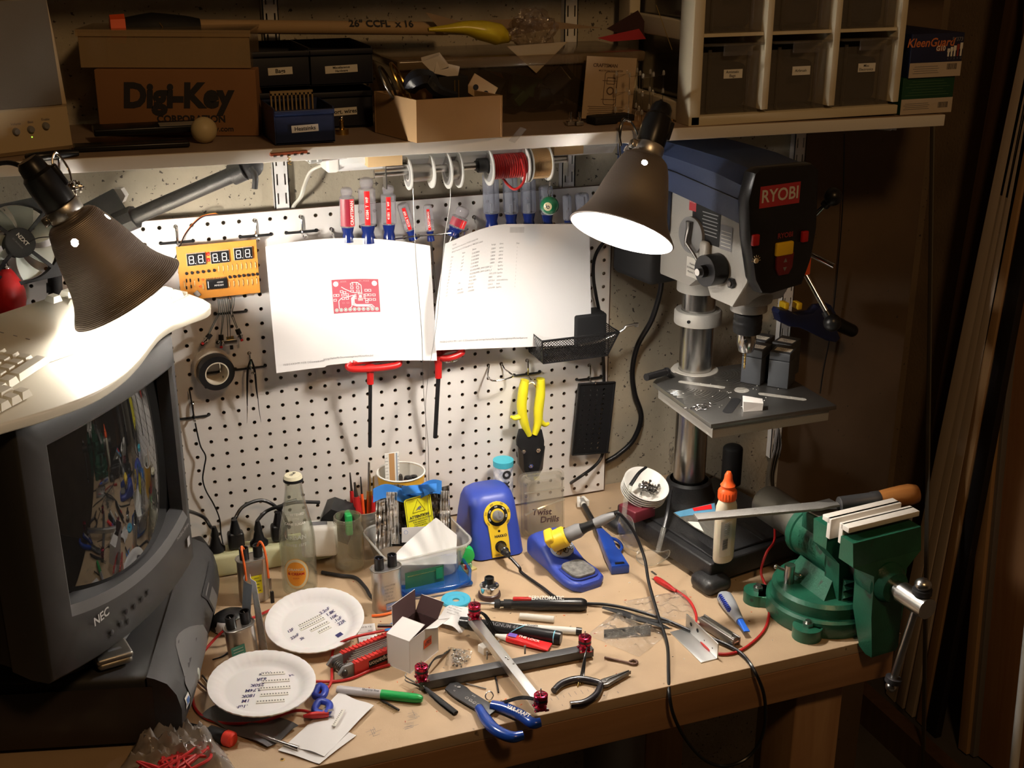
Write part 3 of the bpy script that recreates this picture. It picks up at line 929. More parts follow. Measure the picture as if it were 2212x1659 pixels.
c=inv@P(84,300,a.y)
m.sph((c.x,0.0025,c.z),0.0016,mat('green_power_light',(0.2,0.9,0.05),0.4,emit=3.0,ecol=(0.35,1,0.05)),seg=10);m.build('power_light',sp)
m=MB()
for(x,y,s_)in((42,270,'Volume'),(81,267,'Bass'),(121,263,'Treble')):
 c=inv@P(x,y,a.y);m.text(s_,0.0045,gink,T(c.x,0.002,c.z)@FRONT)
m.build('lettering',sp)
# ===================== pegboard hooks
def peg_hook(i,j,out,label,up=0.004,grp=None):
 "steel hook through one hole with a black cross bar on the row below"
 t=thing('peg_hook',T(peg(i,j)),label,'hook',grp)
 m=MB()
 g=0.0254
 m.tube([(0,0.004,0.001),(0,-0.002,0.001),(0,-0.005,-0.003),(0,-0.006,-g*.6),(0,-0.006,-g*0.95),(0,-0.009,-g-.004),(0,-out*.6,-g-0.006),(0,-out,-g-0.005+up),(0,-out-.001,-g-0.001+up)],0.0018,chrome,8,5)
 m.build('hook_wire',t)
 m=MB()
 m.tube([(-g,0.004,-g),(-g,-0.003,-g),(-g*.6,-0.004,-g),(g*.6,-0.004,-g),(g,-0.003,-g),(g,0.004,-g)],0.0020,blkm,8,3)
 m.sph((0,-0.005,-g),0.003,blkm,seg=8)
 m.build('cross_bar',t)
 return t
def ij(px,py):
 p=P(px,py);return round(p.x/0.0254),round(-p.z/0.0254)
peg_hook(*ij(379,487),0.028,'pegboard hook holding the left corner of the orange clock board')
peg_hook(*ij(549,472),0.030,'pegboard hook holding the upper right corner of the clock board')
peg_hook(*ij(649,464),0.034,'empty pegboard hook between the clock board and the screwdrivers')
peg_hook(*ij(536,762),0.030,'pegboard hook carrying the black tweezers')
peg_hook(*ij(1140,782),0.038,'pegboard hook carrying the yellow-handled snips')
peg_hook(*ij(1274,793),0.030,'pegboard hook carrying the black perforated plate')
hb_=peg_hook(*ij(500,645),0.022,'pegboard hook behind the bundle of grey wires under the clock board')
hc_=peg_hook(*ij(421,870),0.020,'pegboard hook beside the monitor, with the thin black cable over it')
hd_=peg_hook(*ij(473,765),0.034,'pegboard hook through the tape rolls')
def wire_loop(pts,label,r=0.0016,mt=chrome,cat='tool holder',name='tool_holder'):
 m=MB();m.tube(pts,r,mt,8,6);return solo(m,name,T(0,0,0),label,cat)
i0,j0=ij(712,490)
wire_loop([peg(i0,j0,.004),peg(i0,j0,-.003),peg(i0,j0,-.006)-V(0,0,.006),P(722,516,-.03),P(732,528,-.048),P(860,515,-.052),P(880,512,-.052),P(1000,500,-.05),P(1005,492,-.03),peg(round(P(1005,490).x/.0254),-11,-.004),peg(round(P(1005,490).x/.0254),-11,.004)],'chrome wire rail that the red-striped screwdrivers stand in')
i0,j0=ij(1023,465)
wire_loop([peg(i0,j0,.004),peg(i0,j0,-.003),peg(i0,j0,-.006)-V(0,0,.006),P(1030,490,-.03),P(1040,499,-.045),P(1150,490,-.052),P(1270,478,-.05),P(1280,470,-.03),peg(28,-12,-.004),peg(28,-12,.004)],'chrome wire rail that the clear-handled screwdrivers stand in')
a0=ij(1055,790);b0_=ij(1085,786)
wire_loop([peg(*a0,.004),peg(*a0,-.004),P(1055,798,-.008),P(1054,812,-.02),P(1062,822,-.045),P(1085,821,-.050),P(1106,814,-.045),P(1108,811,-.03),P(1098,803,-.02),P(1090,797,-.008),peg(*b0_,-.004),peg(*b0_,.004)],'empty chrome loop holder on the pegboard left of the snips')
for pxs,lb in(((764,795,845),'chrome loop under the wide red T handle below the first sheet'),((948,778,996),'chrome loop under the shorter red T handle between the sheets')):
 x0,y0,x1=pxs
 wire_loop([P(x0,y0-25,.004),P(x0,y0-22,-.004),P(x0+8,y0+2,-.03),P((x0+x1)/2,y0+3,-.055),P(x1-6,y0-3,-.03),P(x1,y0-30,-.004),P(x1,y0-32,.004)],lb)
# ===================== screwdrivers
hclear=clear('acrylic_handle',(0.92,0.90,0.92),0.34,0.06,body=(0.55,0.53,0.56))
hclearb=clear('acrylic_handle_bluish',(0.88,0.90,0.95),0.36,0.06,body=(0.45,0.48,0.58))
dblue=mat('handle_blue',(0.008,0.02,0.14),0.2,coat=0.6)
redlab=mat('red_label',(0.72,0.012,0.015),0.4)
maroon=mat('maroon_label',(0.30,0.02,0.04),0.35)
def driver(top,mid,bot,wpx,kind,txt,label,grp,Y=-0.045,shaft=0.08):
 a,b_,c=P(*top,Y),P(*mid,Y),P(*bot,Y)
 depth=fwd.dot(b_-CAM_C);R_=wpx*depth/CAM_F/2
 A=axis(c,a)
 H1=(b_-c).length;H=(a-c).length
 z=Vector((A[0][2],A[1][2],A[2][2]));f=(CAM_C-c);f=(f-z*f.dot(z)).normalized();xx=(-f).cross(z)
 A=basis(c,xx.normalized(),-f,z)
 t=thing('screwdriver',A,label,'screwdriver',grp)
 n=24
 def flute(z_,rr):
  return[Vector((rr*(1-0.10*(k%4==0))*cos(2*pi*k/n),rr*(1-0.10*(k%4==0))*sin(2*pi*k/n),z_))for k in range(n)]
 body=hclear if kind!='blue' else hclearb
 m=MB()
 if kind=='knob' or kind=='red':
  hb=R_*1.9*0.62
  m.loft([flute(H1,R_*.86),flute(H1+.002,R_),flute(H-hb-.002,R_),flute(H-hb,R_*.78)],body)
  m.lathe([(R_*.62,H-hb),(R_*.74,H-hb+.004),(R_*.80,H-hb*.45),(R_*.66,H-.002),(R_*.3,H),(.0001,H)],body,None,20)
 else:
  m.loft([flute(H1,R_*.86),flute(H1+.002,R_),flute(H-.004,R_),flute(H-.001,R_*.8),flute(H,R_*.4)],body)
  hb=0.003
 m.build('handle',t,None,25)
 m=MB();m.lathe([(R_*.55,0),(R_*.85,.001),(R_*.78,H1*.35),(R_*.66,H1*.6),(R_*.82,H1*.9),(R_*.84,H1)],dblue,None,20)
 m.build('grip_collar',t)
 if txt is not None:
  m=MB();z0,z1=H1+.003,H-hb-.003
  sw_=R_*(0.62 if kind!='red' else 1.72)
  m.sheet(lambda u,v:Vector((sw_*(u-.5)+(0 if kind!='red' else 0),-R_*1.015*(1-0.35*((u-.5)*sw_/R_)**2),z0+(z1-z0)*v)),6,1,redlab if kind!='red' else maroon)
  if kind=='red':m.sheet(lambda u,v:Vector((R_*(.35+.55*u),-R_*(1.03-.28*u),z0+(z1-z0)*v)),4,1,redlab)
  if txt:
   if kind=='red':F=basis((R_*.62,-R_*1.06*.90,(z0+z1)/2),(0,0,1),Vector((-.9,-.35,0)).normalized(),Vector((.35,-.9,0)).normalized())
   else:F=basis((0,-R_*1.03,(z0+z1)/2),(0,0,1),(-1,0,0),(0,-1,0))
   m.text(txt,min(R_*.62,(z1-z0)/len(txt)*1.4),wht,F,bold=0.02)
  m.build('label_stripe',t)
 m=MB();m.cyl((0,0,H1+.016),(0,0,-shaft),max(.0016,R_*.18),stl,seg=12)
 m.build('shaft',t)
 return t
G1,G2='red-striped screwdrivers in the pegboard rail','clear-handled screwdrivers in the pegboard rail'
driver((748,404),(749,490),(752,523),33,'red','CRAFTSMAN','screwdriver with maroon and red CRAFTSMAN handle, first in the rail next to the empty hook',G1)
driver((791,383),(794,486),(796,525),38,'knob','41584  T  WF','tallest clear and red-striped screwdriver, between two shorter knobbed ones',G1)
driver((838,399),(839,484),(841,524),33,'knob','41581  T  WF','clear red-striped screwdriver marked 41581, right of the tallest one',G1)
driver((868,439),(887,496),(893,518),25,'plain','41556 T WF','small red-striped screwdriver leaning left beside the solder thread',G1)
driver((923,442),(929,498),(931,521),20,'plain','CRAFTSMAN','slimmest pocket screwdriver with a metal clip and a red stripe',G1,shaft=0.10)
driver((1003,447),(984,491),(977,511),38,'red','CRAFTSMAN','stubby red CRAFTSMAN screwdriver tilted to the right above the sheets',G1,shaft=0.03)
driver((1059,372),(1061,460),(1063,502),36,'blue',None,'clear fluted screwdriver directly below the spool of red wire, first of its row',G2)
driver((1101,378),(1103,461),(1105,500),33,'blue',None,'clear fluted screwdriver behind the loose loop of red wire',G2)
driver((1140,384),(1141,459),(1143,500),34,'blue',None,'clear fluted screwdriver with a short steel stub, left of the green ball',G2)
driver((1178,400),(1181,462),(1184,500),31,'blue',None,'clear fluted screwdriver half hidden by the green pool ball',G2)
driver((1224,421),(1226,475),(1227,500),20,'blue',None,'slim clear screwdriver just right of the green ball',G2)
driver((1256,417),(1259,464),(1262,500),31,'blue',None,'bluish clear screwdriver half behind the rim of the right lamp',G2)
# ===================== taped sheets
class Sheet:
 def __init__(s,grid,Yf,w=0.279,h=0.216):
  s.g=grid;s.Yf=Yf;s.w=w;s.h=h
 def __call__(s,u,v,lift=0.0):
  x,y=s.g(u,v);return P(x,y,s.Yf(u,v)-lift)
 def warp(s,u0,v0,rot=0.0,lift=0.0012):
  c,s_=cos(rot),sin(rot)
  def f(p):
   x,y=p.x*c-p.y*s_,p.x*s_+p.y*c
   return s(u0+x/s.w,v0+y/s.h,lift)
  return f
def mixp(a,b_,t):return(a[0]+(b_[0]-a[0])*t,a[1]+(b_[1]-a[1])*t)
def g1(u,v):
 t_=mixp((573,533),(929,531),u);t_=(t_[0],t_[1]-18*sin(pi*u)**0.9 if 0<u<1 else t_[1])
 b_=mixp((597,806),(944,779),u);b_=(b_[0],b_[1]-10*sin(pi*min(1,max(0,u)))*(1 if u>.3 else .6))
 return mixp(b_,t_,v)
sh1=Sheet(g1,lambda u,v:-0.058-0.028*(2*u-1)**2*(1-.3*v)+0.006*v)
def paper(sh,label):
 t=thing('paper_sheet',T(0,0,0),label,'paper')
 m=MB();m.sheet(lambda u,v:sh(u,v),60,36,wpap,th=0.0003);m.build('sheet',t,None,80)
 return t
p1_=paper(sh1,'white sheet with a small red circuit board drawing, taped to the pegboard')
pink=mat('print_red',(0.42,0.08,0.11),0.7);gdot=mat('print_green',(0.08,0.12,0.05),0.7)
m=MB()
pc_u,pc_v=0.525,0.535
W_,H_=0.0795,0.058
def spr(m,x0,x1,y0,y1,mt,lift=0.0006,nu=1,nv=1):
 f=sh1.warp(pc_u,pc_v,0.0,lift+.0006)
 m.sheet(lambda u,v:f(V(x0+(x1-x0)*u,y0+(y1-y0)*v,0)),nu,nv,mt)
spr(m,-W_/2,W_/2,-H_/2,H_/2,pink,0.0006,8,6)
def sdisc(m,x,y,r,mt,lift=0.0009,n=14,r0=0):
 f=sh1.warp(pc_u,pc_v,0.0,lift+.0006)
 vs_=[f(V(x+r*cos(2*pi*k/n),y+r*sin(2*pi*k/n),0))for k in range(n)]
 m.add(vs_,[tuple(range(n))],mt)
for x in(-.033,.033):sdisc(m,x,.0215,.0046,wpap)
for k in range(10):
 x=-.0345+k*.00765;sdisc(m,x,-.0235,.0031,wpap,.0009);sdisc(m,x,-.0235,.0024,gdot,.0011,12);sdisc(m,x,-.0235,.0016,wpap,.0013,10)
rp=random.Random(11)
pads=[(-.036,.002),(-.031,.002),(-.036,-.006),(-.022,.002),(-.015,.002),(-.022,-.004),(-.015,-.004),(-.006,.020),(.004,.020),(-.006,.014),(.004,.014),(-.006,.008),(.004,.008),(.018,.009),(.024,.009),(.018,.001),(.024,.001),(.031,.001),(.018,-.007),(.024,-.007),(.031,-.007),(.018,-.011),(-.024,.008),(-.019,.006)]
for(x,y)in pads:
 spr(m,x-.0026,x+.0026,y-.0021,y+.0021,wpap,.0009);spr(m,x-.0017,x+.0017,y-.0013,y+.0013,pink,.0011)
for k in range(6):
 spr(m,.0035+k*.0014,.0042+k*.0014,-.009,-.004,wpap,.0009);spr(m,.0035+k*.0014,.0042+k*.0014,.002,.006,wpap,.0009)
 spr(m,-.003,.001,-.006+k*.0016,-.0053+k*.0016,wpap,.0009);spr(m,.0125,.0165,-.006+k*.0016,-.0053+k*.0016,wpap,.0009)
spr(m,.005,.010,-.0035,.001,wpap,.001)
def trace(pts,w=0.0006):
 for(a,b_)in zip(pts,pts[1:]):
  a,b_=Vector((*a,0)),Vector((*b_,0));d=(b_-a).normalized();n_=Vector((-d.y,d.x,0))*w
  f=sh1.warp(pc_u,pc_v,0.0,.0016);m.add([f(a-n_),f(b_-n_),f(b_+n_),f(a+n_)],[(0,1,2,3)],wpap)
for k in range(3):trace([(-.001-.0016*k,.001),(-.0035-.0016*k,-.005),(-.0035-.0016*k,-.013-.0014*k),(.0,-.0155-.0014*k),(.026-.003*k,-.016-.0014*k),(.031-.003*k,-.021)])
trace([(-.030,-.021),(-.030,-.008),(-.026,-.004),(-.012,-.001),(-.004,.001)]);trace([(-.024,.016),(-.018,.012),(-.006,.006),(.002,.005)])
trace([(.010,.006),(.010,.018),(.004,.023),(-.006,.023)]);trace([(-.012,-.022),(-.008,-.018),(-.008,-.004),(-.002,.000)])
m.text('I2C_ADDR',0.0038,mat('print_pale',(0.55,0.30,0.32),0.7),None,warp=sh1.warp(pc_u-.085,pc_v+.115,0,.0018));m.text('I2C_MODE',0.0038,MATS['print_pale'],None,warp=sh1.warp(pc_u+.055,pc_v+.118,0,.0018))
m.text('C1  C2',0.004,MATS['print_pale'],None,warp=sh1.warp(pc_u-.065,pc_v-.055,0,.0018))
m.text('7/5/2012 4:34:34 PM  f=3.00  C:\\Documents and Settings\\Nathan\\My Documents\\eagle\\tiny\\IMU\\rev4\\imu.brd',0.0044,gink,None,align='LEFT',warp=sh1.warp(0.045,0.055,-0.012),sx=0.80)
m.build('printing',p1_)
tapem=clear('clear_tape',(0.9,0.9,0.9),0.10,0.15,crinkle=0.4,body=(0.6,0.6,0.6),cscale=200)
m=MB()
m.sheet(lambda u,v:sh1(0.49+.10*u,.945+.045*v,.0018+.001*sin(u*20)),10,3,tapem)
m.build('tape',p1_)
def g2(u,v):
 tx=962+(1273-962)*u;ty=526-42*min(1,u/.45)**1.15 if u<.45 else 484
 if u<0.45:ty=526-42*sin(pi/2*max(0,u)/.45)**1.1
 bx=941+(1278-941)*u;by=757-13*u
 x,y=mixp((bx,by),(tx,ty),v)
 x+=(1-u)*(-7*sin(pi*v)-4*sin(2*pi*v)*.5)
 return(x,y)
sh2=Sheet(g2,lambda u,v:-0.060-0.035*max(0,1-u/.5)**2)
p2_=paper(sh2,'white sheet printed with a parts list, taped to the pegboard beside the lamp')
m=MB()
def prow(u,v,s_,sz_=0.0042):m.text(s_,sz_,gink,None,align='LEFT',warp=sh2.warp(u,v,0.0),sx=0.62)
prow(.055,.955,'Partlist');prow(.055,.922,'Exported from imu.sch at 7/5/2012 4:34:07 PM');prow(.055,.890,'EAGLE Version 5.11.0 Copyright (c) 1988-2010 CadSoft')
for u,s_ in((.055,'Part'),(.13,'Value'),(.20,'Device'),(.33,'Package'),(.385,'Library'),(.50,'Sheet')):prow(u,.845,s_)
rowsL=[('C1','.1uF','C-USC0805K','C0805K','adafruit'),('C2','.1uF','C-USC0805K','C0805K','adafruit'),('C3','10nF','C-USC0805K','C0805K','adafruit'),('C4','.1uF','C-USC0805K','C0805K','adafruit'),('C5','1uF','C-USC0805K','C0805K','adafruit'),('SJ1','','SOLDERJUMPER_2WAY-CLEAR','SJ_3','SparkFun'),('SJ2','','SOLDERJUMPER_2WAY-CLEAR','SJ_3','SparkFun'),('JP1','','M10LOCK','1X10_LOCK','SparkFun'),('R1','10k','R-US_R0805','R0805','adafruit'),('U1','','ST1232C','SOT123-X','st-microelectronics'),('U2','BMA150','BMA150','LGA-12','bosch'),('U3','L3G4200D','L3G4200D','LGA16-4X4','SparkFun')]
for k,r_ in enumerate(rowsL):
 v=.812-k*.029
 for u,s_ in zip((.055,.13,.20,.33,.385),r_):
  if s_:prow(u,v,s_)
 prow(.505,v,'1')
m.text('7/5/2012 4:39:31 PM  1 of 1  C:\\Documents and Settings\\Nathan\\My Documents\\eagle\\tiny\\IMU\\rev4\\parts.txt',0.0044,gink,None,align='LEFT',warp=sh2.warp(0.03,0.075,0.0),sx=0.80)
m.build('printing',p2_)
m=MB();m.sheet(lambda u,v:sh2(0.45+.10*u,.93+.045*v,.0018+.001*sin(u*20)),10,3,tapem);m.build('tape',p2_)
# ===================== orange clock board
def qframe(tl,tr,bl,Y,Yb=None):
 a,b_,c=P(*tl,Y),P(*tr,Y),P(*bl,Y if Yb is None else Yb)
 x=(b_-a);w=x.length;x.normalize();y=(a-c);y-=x*y.dot(x);h=y.length;y.normalize()
 return basis(c,x,y,x.cross(y)),w,h
MC,cw,ch=qframe((384,533),(557,517),(392,650),-0.030)
pcbm=mat('orange_circuit_board',(0.62,0.25,0.035),0.5,var=0.06,scale=60)
ck=thing('clock_board',MC,'orange circuit board with six white seven-segment digits hung on the pegboard','circuit board')
m=MB();m.box((cw/2,ch/2,-0.0008),(cw,ch,0.0016),pcbm);m.build('board',ck)
def cpx(x,y):
 p=MC.inverted()@P(x/3.687,y/3.687+400,-0.03);return p.x,p.y
segw=mat('digit_white',(0.75,0.75,0.72),0.5)
for(x,y)in((1523,588),(1597,580),(1712,570),(1785,562),(1897,543),(1970,535)):
 lx,ly=cpx(x,y)
 m=MB();m.box((lx,ly,0.003),(0.0145,0.0195,0.006),blk)
 m.box((lx,ly,0.00295),(0.0149,0.0199,0.0055),wht)
 sx_,sy_=.0036,.0056
 for(dx,dy,w_,h_)in((0,2*.0031,.0066,.0013),(0,0,.0056,.0013),(0,-2*.0031,.0066,.0013),(-.0034,.0031,.0013,.0052),(.0034,.0031,.0013,.0052),(-.0034,-.0031,.0013,.0052),(.0034,-.0031,.0013,.0052),(.0058,-.0064,.0015,.0015)):
  m.quad(w_,h_,segw,T(lx+dx-.0006,ly+dy,0.0062))
 m.build('digit_display',ck)
for(x,y)in((1655,545),(1658,592)):
 lx,ly=cpx(x,y);m=MB();m.sph((lx,ly,0.004),0.0028,mat('red_led',(0.75,0.03,0.02),0.2),seg=12);m.cyl((lx,ly,0),(lx,ly,.004),.0028,MATS['red_led'],seg=12);m.build('indicator_led',ck)
tanr=mat('resistor_tan',(0.62,0.45,0.22),0.4)
comps=[]
for k in range(6):comps.append(('tr',1484+k*44,700-k*5))
for k in range(9):comps.append(('r',1742+k*36.5,665-k*4))
for k in range(7):comps.append(('tr',1828+k*36.5,728-k*4))
for k in range(7):comps.append(('r',1826+k*36.5,785-k*4))
comps+=[('d',1485,760),('d',1515,757),('r',1550,778),('d',1580,752),('c',1615,750),('r',1618,805),('d',1485,815),('d',1522,806),('c',1595,803),('r',1468,790)]
for kd,x,y in comps:
 lx,ly=cpx(x,y);m=MB()
 if kd=='tr':m.lathe([(.0022,0),(.0024,.004),(.0001,.0044)],blkm,T(lx,ly,0.0005),10);nm='transistor'
 elif kd=='r':
  m.lathe([(.0007,-.0042),(.0011,-.003),(.0008,-.0015),(.0008,.0015),(.0011,.003),(.0007,.0042)],tanr,T(lx,ly,0.0015)@RX(90),8);m.cyl((lx,ly-.0065,.001),(lx,ly+.0065,.001),.0003,stl,seg=6);nm='resistor'
 elif kd=='d':m.cyl((lx,ly-.0025,.0015),(lx,ly+.0025,.0015),.0012,blk,seg=8);m.cyl((lx,ly-.005,.001),(lx,ly+.005,.001),.0003,stl,seg=6);nm='diode'
 else:m.sph((lx,ly,.002),.0022,orng,seg=10,sc=(1,.8,.6));nm='disc_capacitor'
 m.build(nm,ck)
lx,ly=cpx(1725,780)
m=MB();m.box((lx,ly,0.003),(0.0335,0.0155,0.004),blk,b=0.0005)
for k in range(12):
 for s_ in(-1,1):m.box((lx-.0155+k*.00282,ly+s_*.0086,.0015),(.0011,.0022,.003),stl)
m.text('MM5309',0.0042,segw,T(lx+.003,ly-.0025,.0052));m.text('420984',0.0034,segw,T(lx+.005,ly+.0025,.0052));m.quad(.0012,.011,segw,T(lx-.014,ly,.0051))
m.build('chip',ck)
lx,ly=cpx(1565,862);m=MB();m.cyl((lx-.002,ly+.004,.004),(lx+.003,ly-.003,.007),.0045,mat('capacitor_sleeve',(0.25,0.22,0.2),0.4),seg=16);m.cyl((lx+.003,ly-.003,.007),(lx+.0033,ly-.0034,.0072),.0040,stl,seg=16);m.build('can_capacitor',ck)
inv=MC.inverted()
gw_=mat('grey_wire',(0.10,0.115,0.11),0.5)
ends=[(1662,1180),(1668,1185),(1758,1190),(1763,1192),(1815,1225),(1835,1220),(1885,1140),(1893,1135)]
starts=[(1735,905),(1745,905),(1762,905),(1772,905),(1790,903),(1812,901),(1850,897),(1868,895)]
for k,(s_,e_)in enumerate(zip(starts,ends)):
 m=MB()
 q=lambda x,y,Y:inv@P(x/3.687,y/3.687+400,Y)
 mx_=1745+k*16
 m.tube([q(s_[0],s_[1],-.03),q(s_[0]+(mx_-s_[0])*.5,960,-.034),q(mx_-5,1012,-.034),q((mx_+e_[0])/2,1090,-.030),q(e_[0],e_[1],-.026)],0.0007,gw_,6,6);m.build('wire',ck)
def pushb(x,y,x2,y2,Y=-.022):
 a,b_=inv@P(x/3.687,y/3.687+400,Y),inv@P(x2/3.687,y2/3.687+400,Y-.004)
 A=axis(a,b_);L=(b_-a).length;m=MB()
 m.lathe([(.0042,0),(.0045,L*.4)],blk,A,14);m.lathe([(.0034,L*.4),(.0034,L*.52),(.0055,L*.52),(.0055,L*.60),(.0032,L*.60),(.0032,L*.80)],chrome,A,14)
 m.lathe([(.0024,L*.8),(.0026,L*.98),(.0001,L)],red,A,12);m.build('push_button',ck)
pushb(1680,1185,1606,1268);pushb(1760,1190,1762,1300);pushb(1890,1145,1930,1243)
a=inv@P(1835/3.687,1250/3.687+400,-.02);m=MB();m.box(a,(.0215,.0095,.006),stl,b=.0006);m.box(a+V(.001,-.009,0),(.005,.007,.004),blk);m.box(a+V(0,.007,0),(.012,.006,.003),brass);m.build('slide_switch',ck)
# ===================== fan, arm, blower, tape, tweezers
FC=P(40,525,-0.10)
MF=T(FC)@RZ(14)@RX(-14)@RY(-5)
fan=thing('cooling_fan',MF,'black computer fan with white blades at the left edge of the pegboard','fan')
m=MB();s_=0.060;n=48
def ringpts(r,y):return[Vector((r*cos(2*pi*k/n),y,r*sin(2*pi*k/n)))for k in range(n)]
def sqpts(h,y):
 o=[]
 for k in range(n):
  a=2*pi*k/n;c,s2=cos(a),sin(a);f=1/max(abs(c),abs(s2));o.append(Vector((h*c*f,y,h*s2*f)))
 return o
m.loft([ringpts(.0565,-.0125),sqpts(s_,-.0125),sqpts(s_,.0125),ringpts(.0565,.0125),ringpts(.0565,-.0125)],blkm,cap=False)
for a in range(4):
 an=radians(38+90*a);m.box((0,0,0),(.036,.004,.005),blkm,T(.040*cos(an),-.011,.040*sin(an))@RY(-math.degrees(an)))
m.build('frame',fan,None,30)
fb=mat('fan_blade_white',(0.62,0.66,0.60),0.4)
for a in range(7):
 m=MB();an=2*pi*a/7
 def bl(u,v,an=an):
  r=.021+.034*u;th=an+(v-.5)*.62+.35*u;return Vector((r*cos(th),-.006+.016*v+.001,r*sin(th)))
 m.sheet(bl,6,5,fb,th=0.0012);m.build('blade',fan,None,60)
m=MB();m.lathe([(.022,-.012),(.022,.011),(.0001,.0115)],blkm,RX(90),28)
m.lathe([(.0001,.0124),(.0205,.0122)],blkm,RX(90),28,cap=False)
m.text('NZXT',.008,segw,T(.004,-.0126,.004)@FRONT@RZ(-62),bold=.03);m.text('DC BRUSHLESS',.003,gink,T(-.004,-.0126,0)@FRONT@RZ(-62));m.build('hub',fan)
inv=MF.inverted()
for k,(mt)in enumerate((mat('orange_wire',(0.8,.35,.03),.4),crim,blk)):
 m=MB();o=k*.0013
 m.tube([inv@P(62,522,-.115-o),inv@P(100,512,-.115-o),inv@P(200,520,-.10-o),inv@P(330,610+k,-.05-o),inv@P(357,590+k,-.03-o),inv@P(382,550,-.022-o),inv@P(400,505+k,-.020-o),inv@P(432,470+k,-.016-o),inv@P(462,461+k,-.006),inv@P(470,463,.004)],.0009,mt,6,6);m.build('lead_wire',fan)
arm=thing('articulated_arm',T(P(240,490,-.15)),'black tubular camera arm crossing the concrete between shelf and pegboard','camera arm')
inv=arm.matrix_world.inverted()
a,b_=inv@P(255,484,-.150),inv@P(512,373,-.235)
hw=mat('textured_black',(0.028,0.028,0.03),0.45,bump=0.3,bscale=400)
m=MB();m.cyl(a,b_,.0115,hw,seg=20);m.build('tube',arm)
A=axis(a,b_)
m=MB();m.cyl(A@V(0,0,-.012),A@V(0,0,.030),.0175,hw,seg=8);m.build('socket',arm,None,20)
A2=axis(b_,a)
m=MB();m.cyl(A2@V(0,0,.008),A2@V(0,0,-.012),.0155,hw,seg=18);m.lathe([(.016,-.014),(.020,-.002),(.019,.012),(.011,.018),(.0001,.019)],hw,axis(b_+(b_-a).normalized()*.022+V(0,0.012,0),b_+(b_-a).normalized()*.022+V(0,-1,.2)),16)
q=b_+(b_-a).normalized()*.020
m.tube([q+V(0,-.016,.002),q+V(.004,-.024,-.008),q+V(.002,-.024,-.026)],.0042,hw,10,4)
m.build('clamp_head',arm)
m=MB();q=inv@P(225,448,-.135)
m.box((0,0,0),(.052,.040,.006),hw,T(q)@RZ(25)@RX(40)@RY(-32),b=.002)
m.lathe([(.012,-.012),(.009,-.004),(.013,0)],hw,T(q+V(.008,-.002,-.012))@RX(10),16)
m.build('mounting_plate',arm)
m=MB();m.tube([a,a+V(-.01,.01,-.02),inv@P(262,500,-.10),inv@P(262,520,-.05),inv@P(200,560,-.03),inv@P(125,565,-.03),inv@P(120,640,-.03)],.011,hw,10,5)
m.cyl(inv@P(122,622,-.03),inv@P(100,622,-.03),.008,hw,seg=14);m.build('lower_bracket',arm)
m=MB();q=P(258,421,-.112);m.cyl((-.006,0,0),(.006,0,0),.012,wht,seg=6,M=RZ(60));solo(m,'plastic_nut',T(q),'white hexagonal plastic piece on the black mounting plate','plastic piece')
m=MB();q=P(16,628,-.12)
bul=mat('red_bulb_rubber',(0.52,0.012,0.014),0.42)
blow=thing('air_blower',T(q)@RX(-8)@RY(2),'red rubber squeeze blower standing at the left, with a metal tip','air blower')
m.lathe([(.0001,-.040),(.012,-.039),(.022,-.030),(.0255,-.014),(.0250,0),(.020,.014),(.012,.027),(.0075,.033)],bul,None,28);m.build('squeeze_bulb',blow,None,80)
m=MB();m.lathe([(.0075,.031),(.008,.034),(.0065,.037),(.0045,.039),(.003,.046),(.0001,.046)],chrome,None,18);m.build('tip',blow)
def ringroll(c,R1,R0,L,tilt,m1,m2,label):
 t=thing('tape_roll',T(c)@tilt@RX(90),label,'tape')
 m=MB();m.lathe([(R0,-L/2),(R1,-L/2),(R1,L/2),(R0,L/2),(R0,-L/2)],m1,None,40,cap=False);m.build('tape_winding',t)
 m=MB();m.lathe([(R0-.002,-L/2-.0004),(R0,-L/2-.0004),(R0,L/2+.0004),(R0-.002,L/2+.0004),(R0-.002,-L/2-.0004)],m2,None,40,cap=False);m.build('core',t)
beige=mat('beige_tape',(0.60,0.52,0.42),0.6)
ringroll(P(459,794,-.016),.0325,.021,.020,RZ(4)@RX(3),beige,beige,'beige masking tape roll hanging behind the black one')
ringroll(P(466,803,-.036),.0300,.0200,.018,RZ(6)@RX(3),blk,mat('tape_core',(0.62,0.56,0.45),.6),'black electrical tape roll hanging on the pegboard')
tw=thing('tweezers',T(P(542,800,-.03)),'black tweezers hanging points down from the pegboard','tweezers')
inv=tw.matrix_world.inverted()
m=MB()
for sx_,pts in((-1,[(541,776,-.03),(535,800,-.033),(534,845,-.03),(534,876,-.026)]),(1,[(543,776,-.03),(550,800,-.033),(554,840,-.03),(557,862,-.026)])):
 m.tube([inv@P(*p)for p in pts],[.0022,.0040,.0030,.0016],blkm,8,5,flat=.5)
m.build('arms',tw)
for pts in([(534,872,-.027),(534,895,-.024),(533.5,914,-.022)],[(557,860,-.027),(560,888,-.024),(564,912,-.022)]):
 m=MB();m.tube([inv@P(*p)for p in pts],[.0011,.0007,.0003],stl,6,4);m.build('point',tw)
m=MB();m.sph(inv@P(549,806,-.039),.002,chrome,seg=8);m.build('screw',tw)
